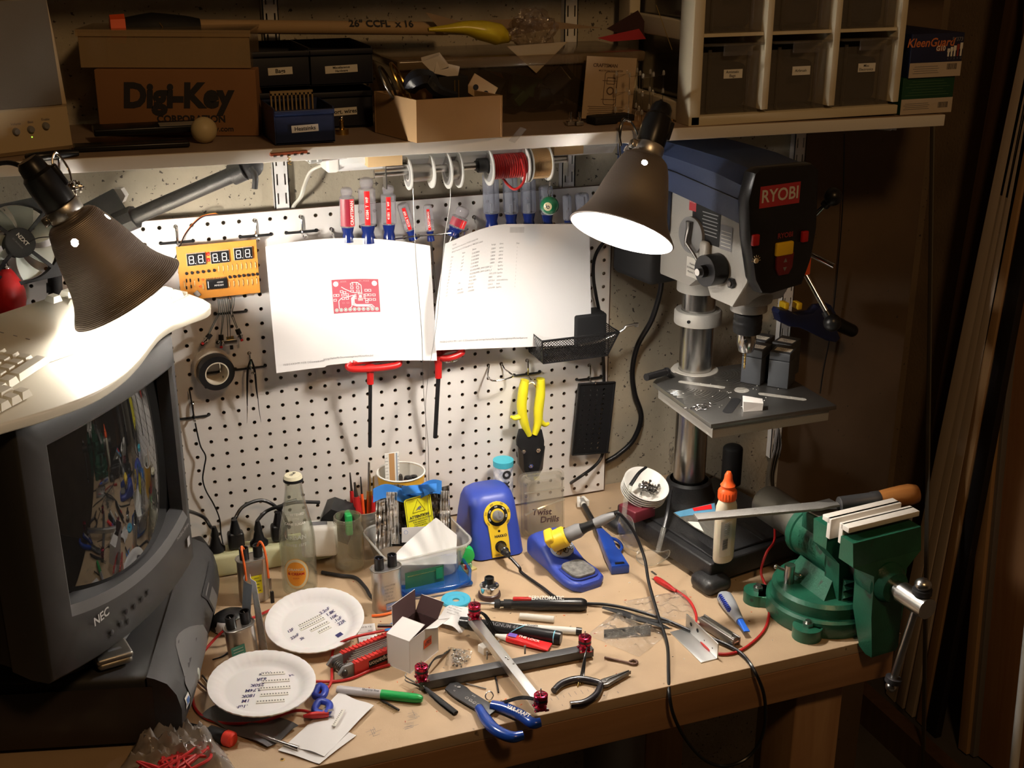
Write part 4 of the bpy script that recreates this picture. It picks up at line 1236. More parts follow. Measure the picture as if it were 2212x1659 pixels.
# ===================== T-handle keys, snips, plate, basket
def tkey(hx0,hx1,hy,sx_,stem_y,ex,ey,wpx,label):
 t=thing('t_handle_key',T(P(sx_,hy+10,-.055)),label,'hex key');inv=t.matrix_world.inverted();Y=-.055
 m=MB();mx_=(hx0+hx1)/2
 m.tube([inv@P(hx0+8,hy-6,Y),inv@P(hx0,hy+2,Y),inv@P(hx0+12,hy+8,Y-.004),inv@P(mx_,hy+7,Y-.006),inv@P(hx1-10,hy+1,Y-.004),inv@P(hx1,hy-6,Y),inv@P(hx1-10,hy-14,Y+.01),inv@P(mx_,hy-12,Y+.012),inv@P(hx0+8,hy-6,Y)],.0062,red,12,5)
 m.tube([inv@P(sx_-1,hy,Y),inv@P(sx_,(hy+stem_y)/2,Y),inv@P(sx_,stem_y,Y)],[.0085,.0062,.0060],red,12,4);m.build('handle',t,None,60)
 m=MB();m.cyl(inv@P(sx_,stem_y,Y),inv@P(ex,ey,-.03),wpx/2700,blkm,seg=6);m.build('blade',t,None,20)
tkey(752,862,789,800,829,799,965,9,'longer hex key with a wide red loop handle below the circuit drawing')
tkey(944,998,766,947,816,940,945,11,'hex key with a red handle hanging where the two sheets meet')
sn=thing('tin_snips',T(P(1145,900,-.035)),'black-bladed snips with bright yellow handles hanging on the pegboard','snips');inv=sn.matrix_world.inverted();Y=-.035
for pts,gd in(([(1134,821),(1130,845),(1127,880),(1133,915),(1143,940)],[(1127,898),(1112,903),(1104,900)]),([(1168,818),(1167,850),(1163,885),(1162,912),(1155,938)],[(1163,905),(1176,917),(1186,914)])):
 m=MB();m.tube([inv@P(*p,Y)for p in pts],[.0098,.0118,.0118,.0105,.0070],lyel,12,6,flat=.75);m.tube([inv@P(*p,Y)for p in gd],[.008,.006,.0035],lyel,10,4,flat=.75);m.build('handle',sn,None,60)
def poly_px(m,pts,Y,th,mt,inv,b=0.0008):
 w=[P(*p,Y)for p in pts];c=w[0];F=basis(c,(1,0,0),(0,0,1),(0,-1,0));L=[F.inverted()@q for q in w]
 m.prism([(q.x,q.y)for q in L],0,th,mt,inv@F,b=b)
m=MB();poly_px(m,[(1120,926),(1131,925),(1145,943),(1157,925),(1168,926),(1173,950),(1172,985),(1162,1008),(1157,1030),(1146,1036),(1133,1030),(1127,1008),(1115,985),(1114,950)],Y+.004,.007,blkm,inv);m.build('head',sn)
m=MB();poly_px(m,[(1114,960),(1126,975),(1128,1010),(1138,1032),(1128,1022),(1117,1000)],Y+.003,.011,dstl,inv);poly_px(m,[(1173,960),(1168,980),(1160,1012),(1148,1034),(1158,1026),(1168,1008)],Y+.003,.011,dstl,inv);m.build('jaw',sn)
for(x,y)in((1130,975),(1162,972),(1146,1006)):
 q=inv@P(x,y,Y-.003);m=MB();m.cyl(q,q+V(0,-.003,0),.0046,chrome,seg=6);m.cyl(q,q+V(0,-.0045,0),.0022,stl,seg=12);m.build('bolt',sn,None,20)
m=MB();q=inv@P(1150,826,Y-.005);m.tube([q+V(-.012,0,-.004),q,q+V(.004,-.004,-.006),q+V(.006,-.002,-.010)],.0012,brass,6,4);m.build('latch',sn)
def perforated(m,w,h,cols,rows,radii,th,mt,mx0,my0,dx,dy,M):
 "plate in x,y with round holes; cols*rows cells plus a border"
 n=8
 for i in range(cols):
  for j in range(rows):
   cx,cy=mx0+i*dx,my0+j*dy;r=radii[i]
   ring=[(cx+r*cos(2*pi*(k+.5)/n),cy+r*sin(2*pi*(k+.5)/n))for k in range(n)]
   sq=[(dx/2,0),(dx/2,dy/2),(0,dy/2),(-dx/2,dy/2),(-dx/2,0),(-dx/2,-dy/2),(0,-dy/2),(dx/2,-dy/2)]
   sq=[(cx+a,cy+b_)for a,b_ in sq]
   vs_=[(x,y,0)for x,y in ring]+[(x,y,0)for x,y in sq]+[(x,y,-th)for x,y in ring]+[(x,y,-th)for x,y in sq]
   fs=[]
   for k in range(n):
    k2=(k+1)%n
    fs+=[(8+k,8+k2,k),(8+k2,k2,k),(24+k2,24+k,16+k),(16+k2,24+k2,16+k),(k,k2,16+k2,16+k)]
   m.add(vs_,fs,mt,M)
 x0,x1,y0,y1=mx0-dx/2,mx0+(cols-.5)*dx,my0-dy/2,my0+(rows-.5)*dy
 for(a,b_,c,d)in((0,x0,0,h),(x1,w,0,h),(x0,x1,0,y0),(x0,x1,y1,h)):m.box(((a+b_)/2,(c+d)/2,-th/2),(b_-a,d-c,th),mt,M)
Mp,pw,ph=qframe((1241,830),(1319,826),(1236,984),-0.022)
m=MB();perforated(m,pw,ph,4,13,(.0012,.0016,.0022,.0030),.004,blk,.012,.012,(pw-.020)/4,(ph-.020)/12.6,None)
m.box((pw/2,ph+.0,0),(pw,.003,.006),blk,b=.001);m.box((pw-.001,ph/2,-.002),(.004,ph,.007),blk,b=.001);m.box((.001,ph/2,-.002),(.004,ph,.007),blk,b=.001);m.box((pw/2,.001,-.002),(pw,.003,.007),blk,b=.001)
solo(m,'perforated_plate',Mp,'black rectangular plate with rows of holes hanging near the pegboard edge','drill gauge')
bk=thing('wire_basket',T(P(1250,760,-.05)),'black wire mesh basket half hidden by the parts-list sheet','basket');inv=bk.matrix_world.inverted()
xr=P(1290,683,-.004).x;xl=xr-.150;zt=P(1290,683,-.004).z;zb=zt-.052
c_t=[V(xl,-.006,zt),V(xr,-.006,zt),V(xr,-.100,zt-.002),V(xl,-.100,zt-.002)]
c_b=[V(xl+.012,-.010,zb),V(xr-.012,-.010,zb),V(xr-.012,-.078,zb),V(xl+.012,-.078,zb)]
m=MB()
m.tube([inv@p for p in c_t],.0022,blk,8,1,closed=True);m.tube([inv@p for p in c_b],.0016,blk,8,1,closed=True)
for a,b_ in zip(c_t,c_b):m.tube([inv@a,inv@b_],.0016,blk,8,1)
m.build('rim',bk)
m=MB()
def meshface(p00,p10,p01,p11,nu,nv):
 def q(u,v):return inv@((p00.lerp(p10,u)).lerp(p01.lerp(p11,u),v))
 for s_ in(1,-1):
  for k in range(-nv,nu+1):
   pts=[]
   for v in range(nv+1):
    u=(k+(v if s_>0 else nv-v))/nu
    if 0<=u<=1:pts.append(q(u,v/nv))
   if len(pts)>1:m.tube(pts,.0006,blk,4,1)
meshface(c_b[3],c_b[2],c_t[3],c_t[2],26,9);meshface(c_b[2],c_b[1],c_t[2],c_t[1],16,9);meshface(c_b[0],c_b[3],c_t[0],c_t[3],14,8);meshface(c_b[0],c_b[1],c_b[3],c_b[2],26,12);meshface(c_b[0],c_b[1],c_t[0],c_t[1],26,9)
m.build('wire_mesh',bk)
m=MB();m.box((0,0,.0),(.062,.045,.075),blkm,b=.004);solo(m,'black_case',T((xl+xr)/2+.035,-.045,zb+.040),'black case standing in the wire basket','case')
m=MB();a,b_=P(1250,745,-.07),P(1345,712,-.085)
m.tube([a,P(1300,735,-.075),b_,P(1352,705,-.086),P(1375,700,-.088)],.0042,stl,8,4,flat=.6);m.cyl(P(1375,702,-.088)-V(0,.0,.003),P(1375,698,-.088),.004,stl,seg=6)
solo(m,'bent_wrench',T(0,0,0),'steel bent wrench poking out of the wire basket','wrench')
m=MB();m.tube([P(1330,505,-.05),P(1300,528,-.05),P(1284,560,-.05),P(1282,600,-.045),P(1288,640,-.04),P(1297,690,-.03),P(1303,770,-.012),P(1305,840,-.010),P(1304,950,-.010),P(1300,985,-.012),P(1283,1008,-.02),P(1250,1032,-.03),D(1216,1054,.004),D(1190,1068,.004)],.0032,blk,8,6)
solo(m,'black_cable',T(0,0,0),'black cable looping from behind the right lamp down past the perforated plate','cable')
m=MB();m.tube([P(409,840,-.012),P(414,870,-.012),P(420,905,-.012),P(432,960,-.012),P(444,985,-.012),P(441,1010,-.012),P(438,1035,-.012),P(445,1060,-.012),P(462,1090,-.012),P(474,1120,-.012),P(477,1150,-.012),D(482,1178,.035),D(483,1190,.004)],.0014,blk,6,6)
solo(m,'thin_black_cable',T(0,0,0),'thin black cable wandering down the pegboard right of the monitor','cable')
# ===================== rod with spools under the shelf
RY0=-0.165
ra,rb=P(808,375,RY0),P(1222,343,RY0)
m=MB();m.cyl(ra,rb,.0058,stl,seg=18);solo(m,'steel_rod',T(0,0,0),'horizontal steel rod under the shelf carrying the wire spools','rod')
rdir=(rb-ra).normalized()
def onrod(x):
 t_=(x-808)/(1222-808);return ra.lerp(rb,t_*1.0)
spw=mat('spool_white',(0.70,0.70,0.67),0.45)
def spool(x0,x1,R_,rc,wire,label,wpitch=None,hubclear=False):
 a,b_=onrod(x0),onrod(x1);d_=V(0,0,-(.010-.0058))
 a,b_=a+d_,b_+d_
 A=axis(a,b_);L=(b_-a).length
 t=thing('wire_spool',A,label,'spool',None)
 for z in(0,L):
  m=MB();m.lathe([(.010,z-.001),(R_,z-.001),(R_,z+.001),(.010,z+.001),(.010,z-.001)],spw,None,40,cap=False)
  if z==0:m.lathe([(.0125,-.0013),(R_*.8,-.0013)],MATS.get('spool_label')or mat('spool_label',(0.35,0.35,0.35),.5),None,32,cap=False)
  m.build('flange',t)
 m=MB();m.lathe([(.0100,0),(.0112,0),(.0112,L),(.0100,L),(.0100,0)],spw,None,24,cap=False);m.build('core',t)
 m=MB()
 if wpitch:
  n_=int(L/wpitch*24);m.tube([(rc*cos(k*pi/12),rc*sin(k*pi/12),wpitch*.6+(L-wpitch*1.2)*k/n_)for k in range(n_+1)],wpitch*.5,wire,7,1);m.lathe([(rc-.001,.001),(rc-.001,L-.001)],wire,None,24,cap=False)
 else:m.lathe([(rc,.001),(rc,L-.001)],wire,None,32,cap=False)
 m.build('winding',t,None,60)
 return t
sold=mat('solder_wire',(0.42,0.39,0.35),0.32,0.9,bump=0.4,bscale=60,stretch=(20,1,1))
copp=mat('copper_wire',(0.62,0.42,0.22),0.28,1.0)
spool(878,926,.0255,.0135,sold,'spool of thin solder hanging first on the rod, one thread down')
spool(961,984,.0285,.0150,sold,'narrower spool of solder, second on the rod')
sr=spool(1050,1129,.0290,.0180,red,'spool of thick red wire on the rod',.0042)
spool(1137,1180,.0285,.0235,copp,'spool of copper and silver wire at the end of the rod',.0018)
inv=sr.matrix_world.inverted();m=MB();m.tube([inv@onrod(1124)+Vector((0,0,0)),inv@P(1126,345,RY0-.02),inv@P(1134,375,RY0-.02),inv@P(1128,398,RY0-.015),inv@P(1112,409,RY0-.01),inv@P(1098,400,RY0),inv@P(1087,386,RY0)],.0022,crim,8,6);m.build('loose_loop',sr)
q=onrod(1036);m=MB();m.cyl(q-rdir*.008,q+rdir*.008,.0115,rub,seg=10);m.cyl(q-rdir*.012,q-rdir*.008,.008,rub,seg=10);solo(m,'rubber_stopper',T(0,0,0),'black rubber stopper on the rod beside the red wire spool','stopper')
for(x0,y0,x1,y1,lb)in((792,329,868,351,'wooden block under the shelf above the left end of the rod'),(1195,306,1258,325,'wooden block under the shelf near the right lamp')):
 a,b_=P(x0,y0,RY0-.006),P(x1,y1,RY0-.006)
 t=thing('wooden_block',T((a+b_)/2*1),lb,'wood block');w,h=b_.x-a.x,.026
 m=MB();m.box((0,.020,0),(w,.05,h),wood('block_pine',(.58,.38,.18),(.66,.46,.24),2,'X'),b=.0008);m.build('block',t)
 s_=1 if x0<1000 else-1
 m=MB();m.box((s_*w*.35,.010,-h/2-.001),(.036,.022,.0016),stl);m.box((s_*(w*.35-.018)*1+0,.006,-h/2-.018),(.0016,.018,.036),stl);m.build('angle_bracket',t)
m=MB();m.tube([P(893,386,RY0),P(892,400,RY0),P(897,535,RY0),P(903,617,RY0),P(911,725,RY0),P(915,847,RY0),P(924,950,RY0),P(926,1018,RY0-.01),P(927,1108,RY0-.02),P(931,1160,RY0-.03),P(926,1185,RY0-.035),P(932,1205,RY0-.04),P(939,1219,RY0-.04)],.0005,stl,5,5)
solo(m,'solder_thread',T(0,0,0),'solder thread hanging from the first spool, kinked at its lower end','solder thread')
m=MB();m.tube([P(974,390,RY0),P(973,400,RY0),P(972,441,RY0),P(963,495,RY0),P(957,552,RY0),P(943,698,RY0),P(930,780,RY0),P(920,860,RY0),P(920,950,RY0),P(919,1006,RY0-.01),P(925,1113,RY0-.03),P(920,1223,RY0-.05)],.0004,stl,5,5)
solo(m,'solder_thread',T(0,0,0),'finer straight solder thread hanging from the second spool','solder thread')
BY=RY0-.004
t=thing('pool_ball_charm',T(P(1187,444,BY)),'green pool ball on a chain hanging from the rod','keychain')
m=MB();m.sph((0,0,0),.0157,mat('pool_green',(0.005,0.17,0.075),0.12,coat=1.0),seg=40);m.build('ball',t,None,80)
d_=Vector((-.55,-.80,.08)).normalized();A=axis(V(0,0,0),d_)
m=MB();R_=.0157
m.sheet(lambda u,v:A@Vector((R_*1.004*sin(.46*u)*cos(2*pi*v),R_*1.004*sin(.46*u)*sin(2*pi*v),R_*1.004*cos(.46*u))),6,24,mat('ball_ivory',(0.7,0.65,0.42),.15,coat=1.0))
up_=Vector((0,0,1));zx=up_.cross(d_).normalized();zy=d_.cross(zx)
def ballwarp(p):
 q=d_*(R_*1.012)+zx*p.x+zy*p.y;return q.normalized()*(R_*1.012)
m.text('6',.0125,ink,None,bold=.02,warp=lambda p:ballwarp(Vector((p.x*cos(.9)-p.y*sin(.9),p.x*sin(.9)+p.y*cos(.9),0))));m.build('number_spot',t)
m=MB();top=T(P(1187,444,BY)).inverted()@P(1187,362,BY)
k=0;z=.018
m.tube([(0,0,.015),(.003,0,.021),(.0015,0,.030),(0,0,.033),(-.0015,0,.030),(-.003,0,.021)],.0009,chrome,6,3,closed=True)
z=.034
while z<top.z:
 m.tube([(0,0,z-.0015),(.0022 if k%2 else 0,0 if k%2 else .0022,z+.0015),(0,0,z+.0045),(-.0022 if k%2 else 0,0 if k%2 else-.0022,z+.0015)],.0006,chrome,6,3,closed=True);z+=.0048;k+=1
m.build('chain',t)
t=thing('circuit_strip',T(P(623,330,-.283)),'narrow red circuit strip stuck to the shelf edge above the first upright','circuit board')
a,b_=P(583,334,-.283),P(663,327,-.283);inv=t.matrix_world.inverted()
m=MB();m.box((0,0,0),((b_-a).length,.010,.0035),mat('circuit_red',(0.28,0.06,0.02),.5),M=inv@along(a,b_)@T((b_-a).length/2,0,0))
for k in range(6):m.box((0,0,0),(.004,.003,.002),stl,M=inv@along(a,b_)@T(.006+k*.0095,-.004,-.002))
m.build('board',t)
m=MB();m.tube([(.000+.0022*cos(k),-.004+.0022*sin(k),-.003-.0007*k)for k in range(20)],.0007,brass,5,2);m.build('coil',t)
a,b_=P(668,345,-.255),P(748,335,-.235)
m=MB();m.cyl((0,0,0),((b_-a).length,0,0),.0050,chrome,seg=14,M=along(a,b_));m.cyl((0,0,0),(.018,0,0),.0062,mat('satin_grey',(.4,.4,.38),.5),seg=14,M=along(a,b_));m.box((.045,0,.007),(.03,.012,.006),spw,along(a,b_))
solo(m,'lamp_tube',T(0,0,0),'short chrome tube held under the shelf beside the white cord','metal tube')
m=MB();m.sheet(lambda u,v:P(1098+26*v+14*u,304-30*v+5*u,-.2832-.010*max(0,v-.45)**1.0),4,10,tapem);solo(m,'tape_scrap',T(0,0,0),'curling scrap of clear tape on the shelf edge right of the cardboard box','tape')
# ===================== drill press
def PLN(x,y,o,n):
 d=_ray(x,y);return CAM_C+d*((o-CAM_C).dot(n)/d.dot(n))
castg=mat('cast_grey_paint',(0.40,0.385,0.35),0.55,0.2,bump=0.5,bscale=350)
casts=mat('machined_silver',(0.46,0.45,0.42),0.32,0.8)
castb=mat('cast_black_paint',(0.014,0.014,0.015),0.42,bump=0.5,bscale=260)
dpb=mat('press_blue',(0.022,0.035,0.085),0.5,bump=0.15,bscale=500)
ryred=mat('label_red',(0.42,0.03,0.04),0.45)
cpol=mat('polished_column',(0.50,0.49,0.47),0.25,1.0,var=0.15,scale=40,stretch=(1,1,0.05))
hh=Vector((.18,-.98,0)).normalized();hr=Vector((-hh.y,hh.x,0))
DO=Vector((.845,-.168,DZ))
MDP=basis(DO,hr,-hh,(0,0,1))
IDP=MDP.inverted()
def DL(x,y,off=0.0,n=None):
 "pixel -> drill press local, on the side plane local x = off"
 return IDP@PLN(x,y,DO+hr*off,hr)
def DF(x,y,dist):return IDP@PLN(x,y,DO+hh*dist,hh)
dp=thing('drill_press',MDP,'blue and grey bench drill press with a black front cover and a steel column','drill press')
m=MB()
m.box((-.017,-.094,.030),(.235,.270,.038),castb,b=.004)
m.box((-.017,-.094,.0505),(.205,.240,.006),castb,b=.002)
m.lathe([(.052,.05),(.046,.062),(.042,.082),(.036,.086)],castb,None,32,cap=False)
m.build('base',dp)
for(x,y)in((-.128,-.225),(.094,-.225),(-.128,.036),(.094,.036)):
 m=MB();m.box((x,y,.014),(.055,.055,.028),castb,b=.012);m.build('foot',dp)
for(a,b_)in(((1478,1150),(1560,1212)),((1600,1130),(1655,1165))):
 p,q=IDP@D(*a,.054),IDP@D(*b_,.054);m=MB();A=along(p,q);L=(q-p).length
 m.box((L/2,0,-.0002),(L,.014,.0012),blk,A,b=.0005);m.build('base_slot',dp)
m=MB();m.cyl((0,0,.06),(0,0,.49),.0298,cpol,seg=48);m.build('column',dp)
m=MB();m.lathe([(.0305,.392),(.042,.392),(.0425,.395),(.0425,.413),(.040,.416),(.0305,.416)],castg,None,40,cap=False);m.cyl((-.036,-.020,.404),(-.039,-.0215,.404),.003,blk,seg=10);m.build('collar_ring',dp)
tz=.303
m=MB()
m.lathe([(.0305,.262),(.043,.262),(.044,.266),(.044,.300),(.041,.304),(.0305,.304)],castg,None,36,cap=False)
m.box((.02,-.065,.280),(.045,.10,.03),castg,b=.006)
m.build('table_bracket',dp)
q0=DL(1452,800,-.03);m=MB()
a,b_=IDP@P(1440,803,-.20),IDP@P(1396,815,-.22)
m.cyl((-.035,.0,.285),a,.006,blk,seg=12);m.sph(a,.008,blk,seg=12);m.cyl(a,b_,.0065,blk,seg=14);m.build('lock_handle',dp)
TC=IDP@V(.862,-.291,DZ+tz);WR=IDP.to_3x3().to_4x4()
MT=T(TC)@WR
m=MB();hs=.119
cut=.03
poly=[(-hs,-hs),(hs,-hs),(hs,hs-cut),(hs-cut,hs),(-hs+cut,hs),(-hs,hs-cut)]
m.prism(poly,-.008,0,mat('table_iron',(0.24,0.235,0.225),0.36,0.9,bump=0.3,bscale=120),MT,b=.001)
ins=[(x*.93,y*.93)for x,y in poly]
m.prism(ins,-.030,-.008,castg,MT,b=.002)
m.build('work_table',dp)
tm=MATS['table_iron'];IMT=MT.inverted()
slotm=mat('slot_cast',(0.34,0.33,0.30),0.8,bump=0.5,bscale=400)  # slots are flat patches; their lit inner walls painted as paler grey
def tp_(x,y):return IMT@(IDP@D(x,y,tz))
for(a,b_,w_,mt)in(((1472,825),(1560,837),.011,slotm),((1645,851),(1735,863),.011,slotm),((1590,864),(1572,889),.017,blkm)):
 p,q=tp_(*a),tp_(*b_);A=along(p,q);L=(q-p).length;m=MB()
 pl_=[(L+w_/2*cos(t_),w_/2*sin(t_))for t_ in[radians(-90+22.5*k)for k in range(9)]]+[(w_/2*cos(t_),w_/2*sin(t_))for t_ in[radians(90+22.5*k)for k in range(9)]]
 m.prism(pl_,0.0,.0004,mt,MT@A);m.build('table_slot',dp)
m=MB();m.lathe([(.0001,.0004),(.013,.0004),(.013,0)],slotm,MT@T(tp_(1602,843)),24,cap=False);m.build('centre_hole',dp)
m=MB()
for k in range(1,15):
 for(cx,cy,a0)in((-.09,.05,200),(.0,.09,250)):
  r=.012+k*.0055
  pts=[(cx+r*cos(radians(a0+t_)),cy+r*sin(radians(a0+t_)),.0003)for t_ in range(0,130,10)]
  pts=[p for p in pts if abs(p[0])<hs-.002 and abs(p[1])<hs-.002]
  if len(pts)>2:m.tube(pts,.0005,MATS['table_iron'],4,1,M=MT)
m.build('machining_ridges',dp)
prof=[(.045,.470),(.045,.480),(-.045,.478),(-.062,.492),(-.090,.492),(-.102,.472),(-.158,.470),(-.172,.492),(-.190,.520),(-.190,.640),(.060,.650),(.075,.60),(.060,.500)]
MS_=basis((0,0,0),(0,1,0),(0,0,1),(1,0,0))
m=MB();m.prism(prof,-.062,.050,castg,MS_,b=.005)
m.cyl((0,0,.452),(0,0,.50),.040,castg,seg=36)
m.lathe([(.038,.466),(.040,.480),(.034,.500)],castg,T(0,-.130,0),32)
m.build('head_casting',dp)
m=MB()
def cov(y,w,z0,z1,ch):return[(-w-.008,y,z0),(w-.008,y,z0),(w-.008,y,z1-ch),(w-.008-ch,y,z1),(-w-.008+ch,y,z1),(-w-.008,y,z1-ch)]
m.loft([cov(.165,.060,.655,.706,.012),cov(.150,.070,.648,.714,.016),cov(-.02,.073,.636,.712,.018),cov(-.12,.074,.626,.708,.02),cov(-.188,.074,.618,.700,.022)],dpb)
m.tube([(-.0825,.15,.676),(-.0825,-.02,.672),(-.083,-.185,.655)],.0009,blk,6,1)
m.build('belt_cover',dp,None,25)
fo=[(-.082,.702),(-.070,.708),(.036,.706),(.052,.694),(.058,.60),(.052,.55),(.036,.508),(-.030,.502),(-.050,.506),(-.066,.530),(-.084,.600),(-.092,.66)]
m=MB();m.prism([(-x,z)for x,z in fo][::-1],-.215+.0,-.186,blk,basis((0,0,0),(-1,0,0),(0,0,1),(0,1,0)),b=.006)
m.build('front_cover',dp,None,30)
FF=basis((0,-.2152,0),(1,0,0),(0,0,1),(0,-1,0))
def fp(x,y):q=DF(x,y,.2152);return q.x,q.z
m=MB();x,z=fp(1685,421);m.quad(.083,.034,ryred,FF@T(x,z,0));m.text('RYOBI',.028,mat('pale_ink',(0.62,0.58,0.52),.5),FF@T(x,z,.0003),bold=.018,sx=.98)
m.build('name_label',dp)
m=MB();x,z=fp(1696,508);m.text('RYOBI',.0115,mat('label_red_dim',(0.25,.03,.03),.5),FF@T(x,z,.0003),bold=.03);m.build('small_name',dp)
m=MB();x,z=fp(1691,536);m.box((x,z,.003),(.036,.022,.008),yel,FF,b=.003);m.build('start_switch',dp)
m=MB();x,z=fp(1691,570);m.prism([(x-.018,z+.018),(x+.018,z+.018),(x+.017,z-.006),(x+.010,z-.017),(x-.010,z-.017),(x-.017,z-.006)],0,.005,mat('dark_red_plastic',(0.16,.012,.014),.4),FF,b=.001)
m.add([(x-.004,z+.004,.0055),(x+.004,z+.004,.0055),(x,z+.011,.0055)],[(0,1,2)],gplas,FF);m.add([(x-.004,z-.004,.0055),(x,z-.011,.0055),(x+.004,z-.004,.0055)],[(0,1,2)],gplas,FF);m.build('stop_paddle',dp)
for(px_,py_)in((1621,519),(1735,510)):
 m=MB();x,z=fp(px_,py_);x=min(max(x,-.076),.048);m.box((x,z,.003),(.013,.018,.007),red,FF,b=.002);m.build('side_button',dp)
m=MB();x,z=fp(1633,563);m.lathe([(.0045,0),(.004,.002),(.0001,.0028)],mat('lamp_symbol',(.6,.5,.32),.5),FF@T(x,z,0),14)
for k in range(7):m.box((.0075,0,.0004),(.003,.0008,.0006),MATS['lamp_symbol'],FF@T(x,z,0)@RZ(30*k))
m.build('light_button',dp)
m=MB();m.lathe([(.026,.448),(.031,.449),(.031,.466),(.029,.468)],casts,T(0,-.130,0),36);m.build('quill',dp)
m=MB();m.lathe([(.016,.449),(.0235,.444),(.0245,.436),(.0235,.433),(.0245,.430),(.0245,.424),(.0235,.421),(.0245,.418),(.023,.410),(.019,.408)],blk,T(0,-.130,0),32)
m.lathe([(.0165,.409),(.0165,.392),(.0125,.376),(.006,.372)],chrome,T(0,-.130,0),28);m.cyl((-.012,-.141,.399),(-.013,-.143,.399),.003,blk,seg=10);m.build('chuck',dp)
m=MB();m.cyl((0,0,.352),(0,0,.374),.0014,brass,seg=10,M=T(0,-.130,0))
for s_ in(0,pi):m.tube([(.0011*cos(k*.9+s_),-.130+.0011*sin(k*.9+s_),.374-k*.0016)for k in range(20)],.0008,brass,6,2)
m.build('drill_bit',dp)
SF=basis((-.0625,0,0),(0,-1,0),(0,0,1),(-1,0,0))
def sp_(x,y):q=DL(x,y,-.0625);return-q.y,q.z
m=MB();x,z=sp_(1497,507);m.cyl((x,z,0),(x,z,.006),.031,gplas,seg=36,M=SF);m.build('speed_dial',dp)
m=MB();a=Vector((x+.0,z+.012,.008));m.tube([a+V(0,.012,0),a,a+V(-.001,-.018,.004),a+V(.000,-.030,.004)],[.007,.006,.0045,.0045],dstl,10,4,M=SF)
m.tube([a+V(0,-.024,.006),(x+.022,z-.030,.012),(x+.034,z-.042,.012)],.0026,dstl,8,3,M=SF);m.build('chuck_key',dp)
m=MB();x2,z2=sp_(1553,580);m.cyl((x2,z2,0),(x2,z2,.030),.026,blk,seg=36,M=SF);m.cyl((x2,z2,.030),(x2,z2,.040),.010,blk,seg=16,M=SF);m.cyl((x2,z2,.040),(x2,z2,.046),.006,chrome,seg=16,M=SF);m.build('depth_knob',dp)
m=MB();x3,z3=sp_(1528,545);m.box((x3,z3,.006),(.020,.040,.012),castg,SF,b=.006);m.build('lock_lever',dp)
m=MB();x3,z3=sp_(1583,611);m.cyl((x3,z3,0),(x3,z3,.006),.009,blk,seg=6,M=SF);m.cyl((x3,z3,.006),(x3,z3,.009),.005,dstl,seg=12,M=SF);m.build('side_nut',dp)
m=MB();x4,z4=sp_(1525,485);m.quad(.072,.062,blkm,SF@T(x4,z4,0));m.quad(.018,.020,ryred,SF@T(x4-.036,z4+.026,0),.0004);m.text('RYOBI',.005,lab,SF@T(x4-.036,z4+.031,0.0004))
for k in range(7):m.quad(.040-.004*(k%2),.0018,gplas,SF@T(x4+.010,z4+.020-k*.006,0),.0004)
m.quad(.030,.040,gplas,SF@T(x4+.052,z4-.012,0))
for k in range(5):m.quad(.024,.0012,lab,SF@T(x4+.052,z4-.002-k*.006,0),.0004)
x5,z5=sp_(1500,580);m.quad(.042,.034,lab,SF@T(x5,z5,0))
for k,s_ in enumerate(('Maximum 13','72 Watts Maximum','Maxima 15 Watts')):m.text(s_,.0048,ink,SF@T(x5,z5+.006-k*.007,0.0003))
m.build('warning_label',dp)
m=MB();m.cyl((.050,-.130,.555),(.085,-.130,.555),.016,blk,seg=20);m.build('feed_hub',dp)
hub=Vector((.078,-.130,.555))
for(px_,py_,off)in((1800,425,.10),(1798,697,.10)):
 e=DL(px_,py_,off);m=MB();m.cyl(hub,e,.0045,chrome,seg=12);m.build('feed_lever',dp)
 m=MB();m.sph(e,.0150,blk,seg=20);m.cyl(e+(hub-e).normalized()*.010,e+(hub-e).normalized()*.022,.008,blk,seg=14);m.build('lever_knob',dp)
e=DL(1755,570,.09);m=MB();m.cyl(hub,e+V(.02,-.03,.0),.0045,chrome,seg=12);m.build('feed_lever',dp)
m=MB();m.box(DL(1737,572,.055),(.012,.02,.030),orng,b=.002);m.build('safety_key',dp)
m=MB();m.box((-.02,.095,.535),(.125,.120,.15),blkm,b=.012);m.cyl((-.02,.10,.59),(-.02,.10,.63),.03,blk,seg=20)
m.box((-.075,.04,.60),(.03,.06,.09),dpb,b=.008);m.build('motor',dp)
inv=IDP
m=MB();m.tube([IDP@P(1455,480,-.13),IDP@P(1440,530,-.11),IDP@P(1430,570,-.09),IDP@P(1427,625,-.07),IDP@P(1408,690,-.04),IDP@P(1378,745,-.01),IDP@P(1366,800,.01),IDP@P(1371,850,.018),IDP@P(1385,900,.018),IDP@P(1368,950,.015),IDP@P(1335,982,.015),IDP@P(1308,998,.018)],.0052,blk,10,8);m.build('power_cord',dp)
TZ=tz
nb=mat('battery_grey',(0.045,0.05,0.058),0.5,bump=0.1,bscale=600)
def battery(c,rot,label):
 t=thing('sealed_battery',T(c)@RZ(rot),label,'battery',None)
 w,d_,h=.036,.046,.064
 m=MB();m.box((0,0,h*.38),(w,d_,h*.76),nb,b=.001);m.build('case',t)
 m=MB();m.box((0,0,h*.885),(w,d_,h*.22),nb,b=.001);m.build('lid',t)
 m=MB();m.quad(w*.78,d_*.40,lab,T(.001,-d_*.08,h*.995));m.text('BATT',.006,ink,T(.001,-d_*.04,h*.995+.0003));m.text('6V',.006,ink,T(.001,-d_*.18,h*.995+.0003));m.build('battery_label',t)
f=D(1599,826,TZ);g=D(1641,834,TZ);ang=math.degrees(atan2(g.y-f.y,g.x-f.x))
cA=(f+g)/2;ax=(g-f).normalized();ay=V(-ax.y,ax.x,0)
battery(cA+ay*.0235+V(0,0,.0005),ang,'dark grey battery directly behind the drill bit, front of the group')
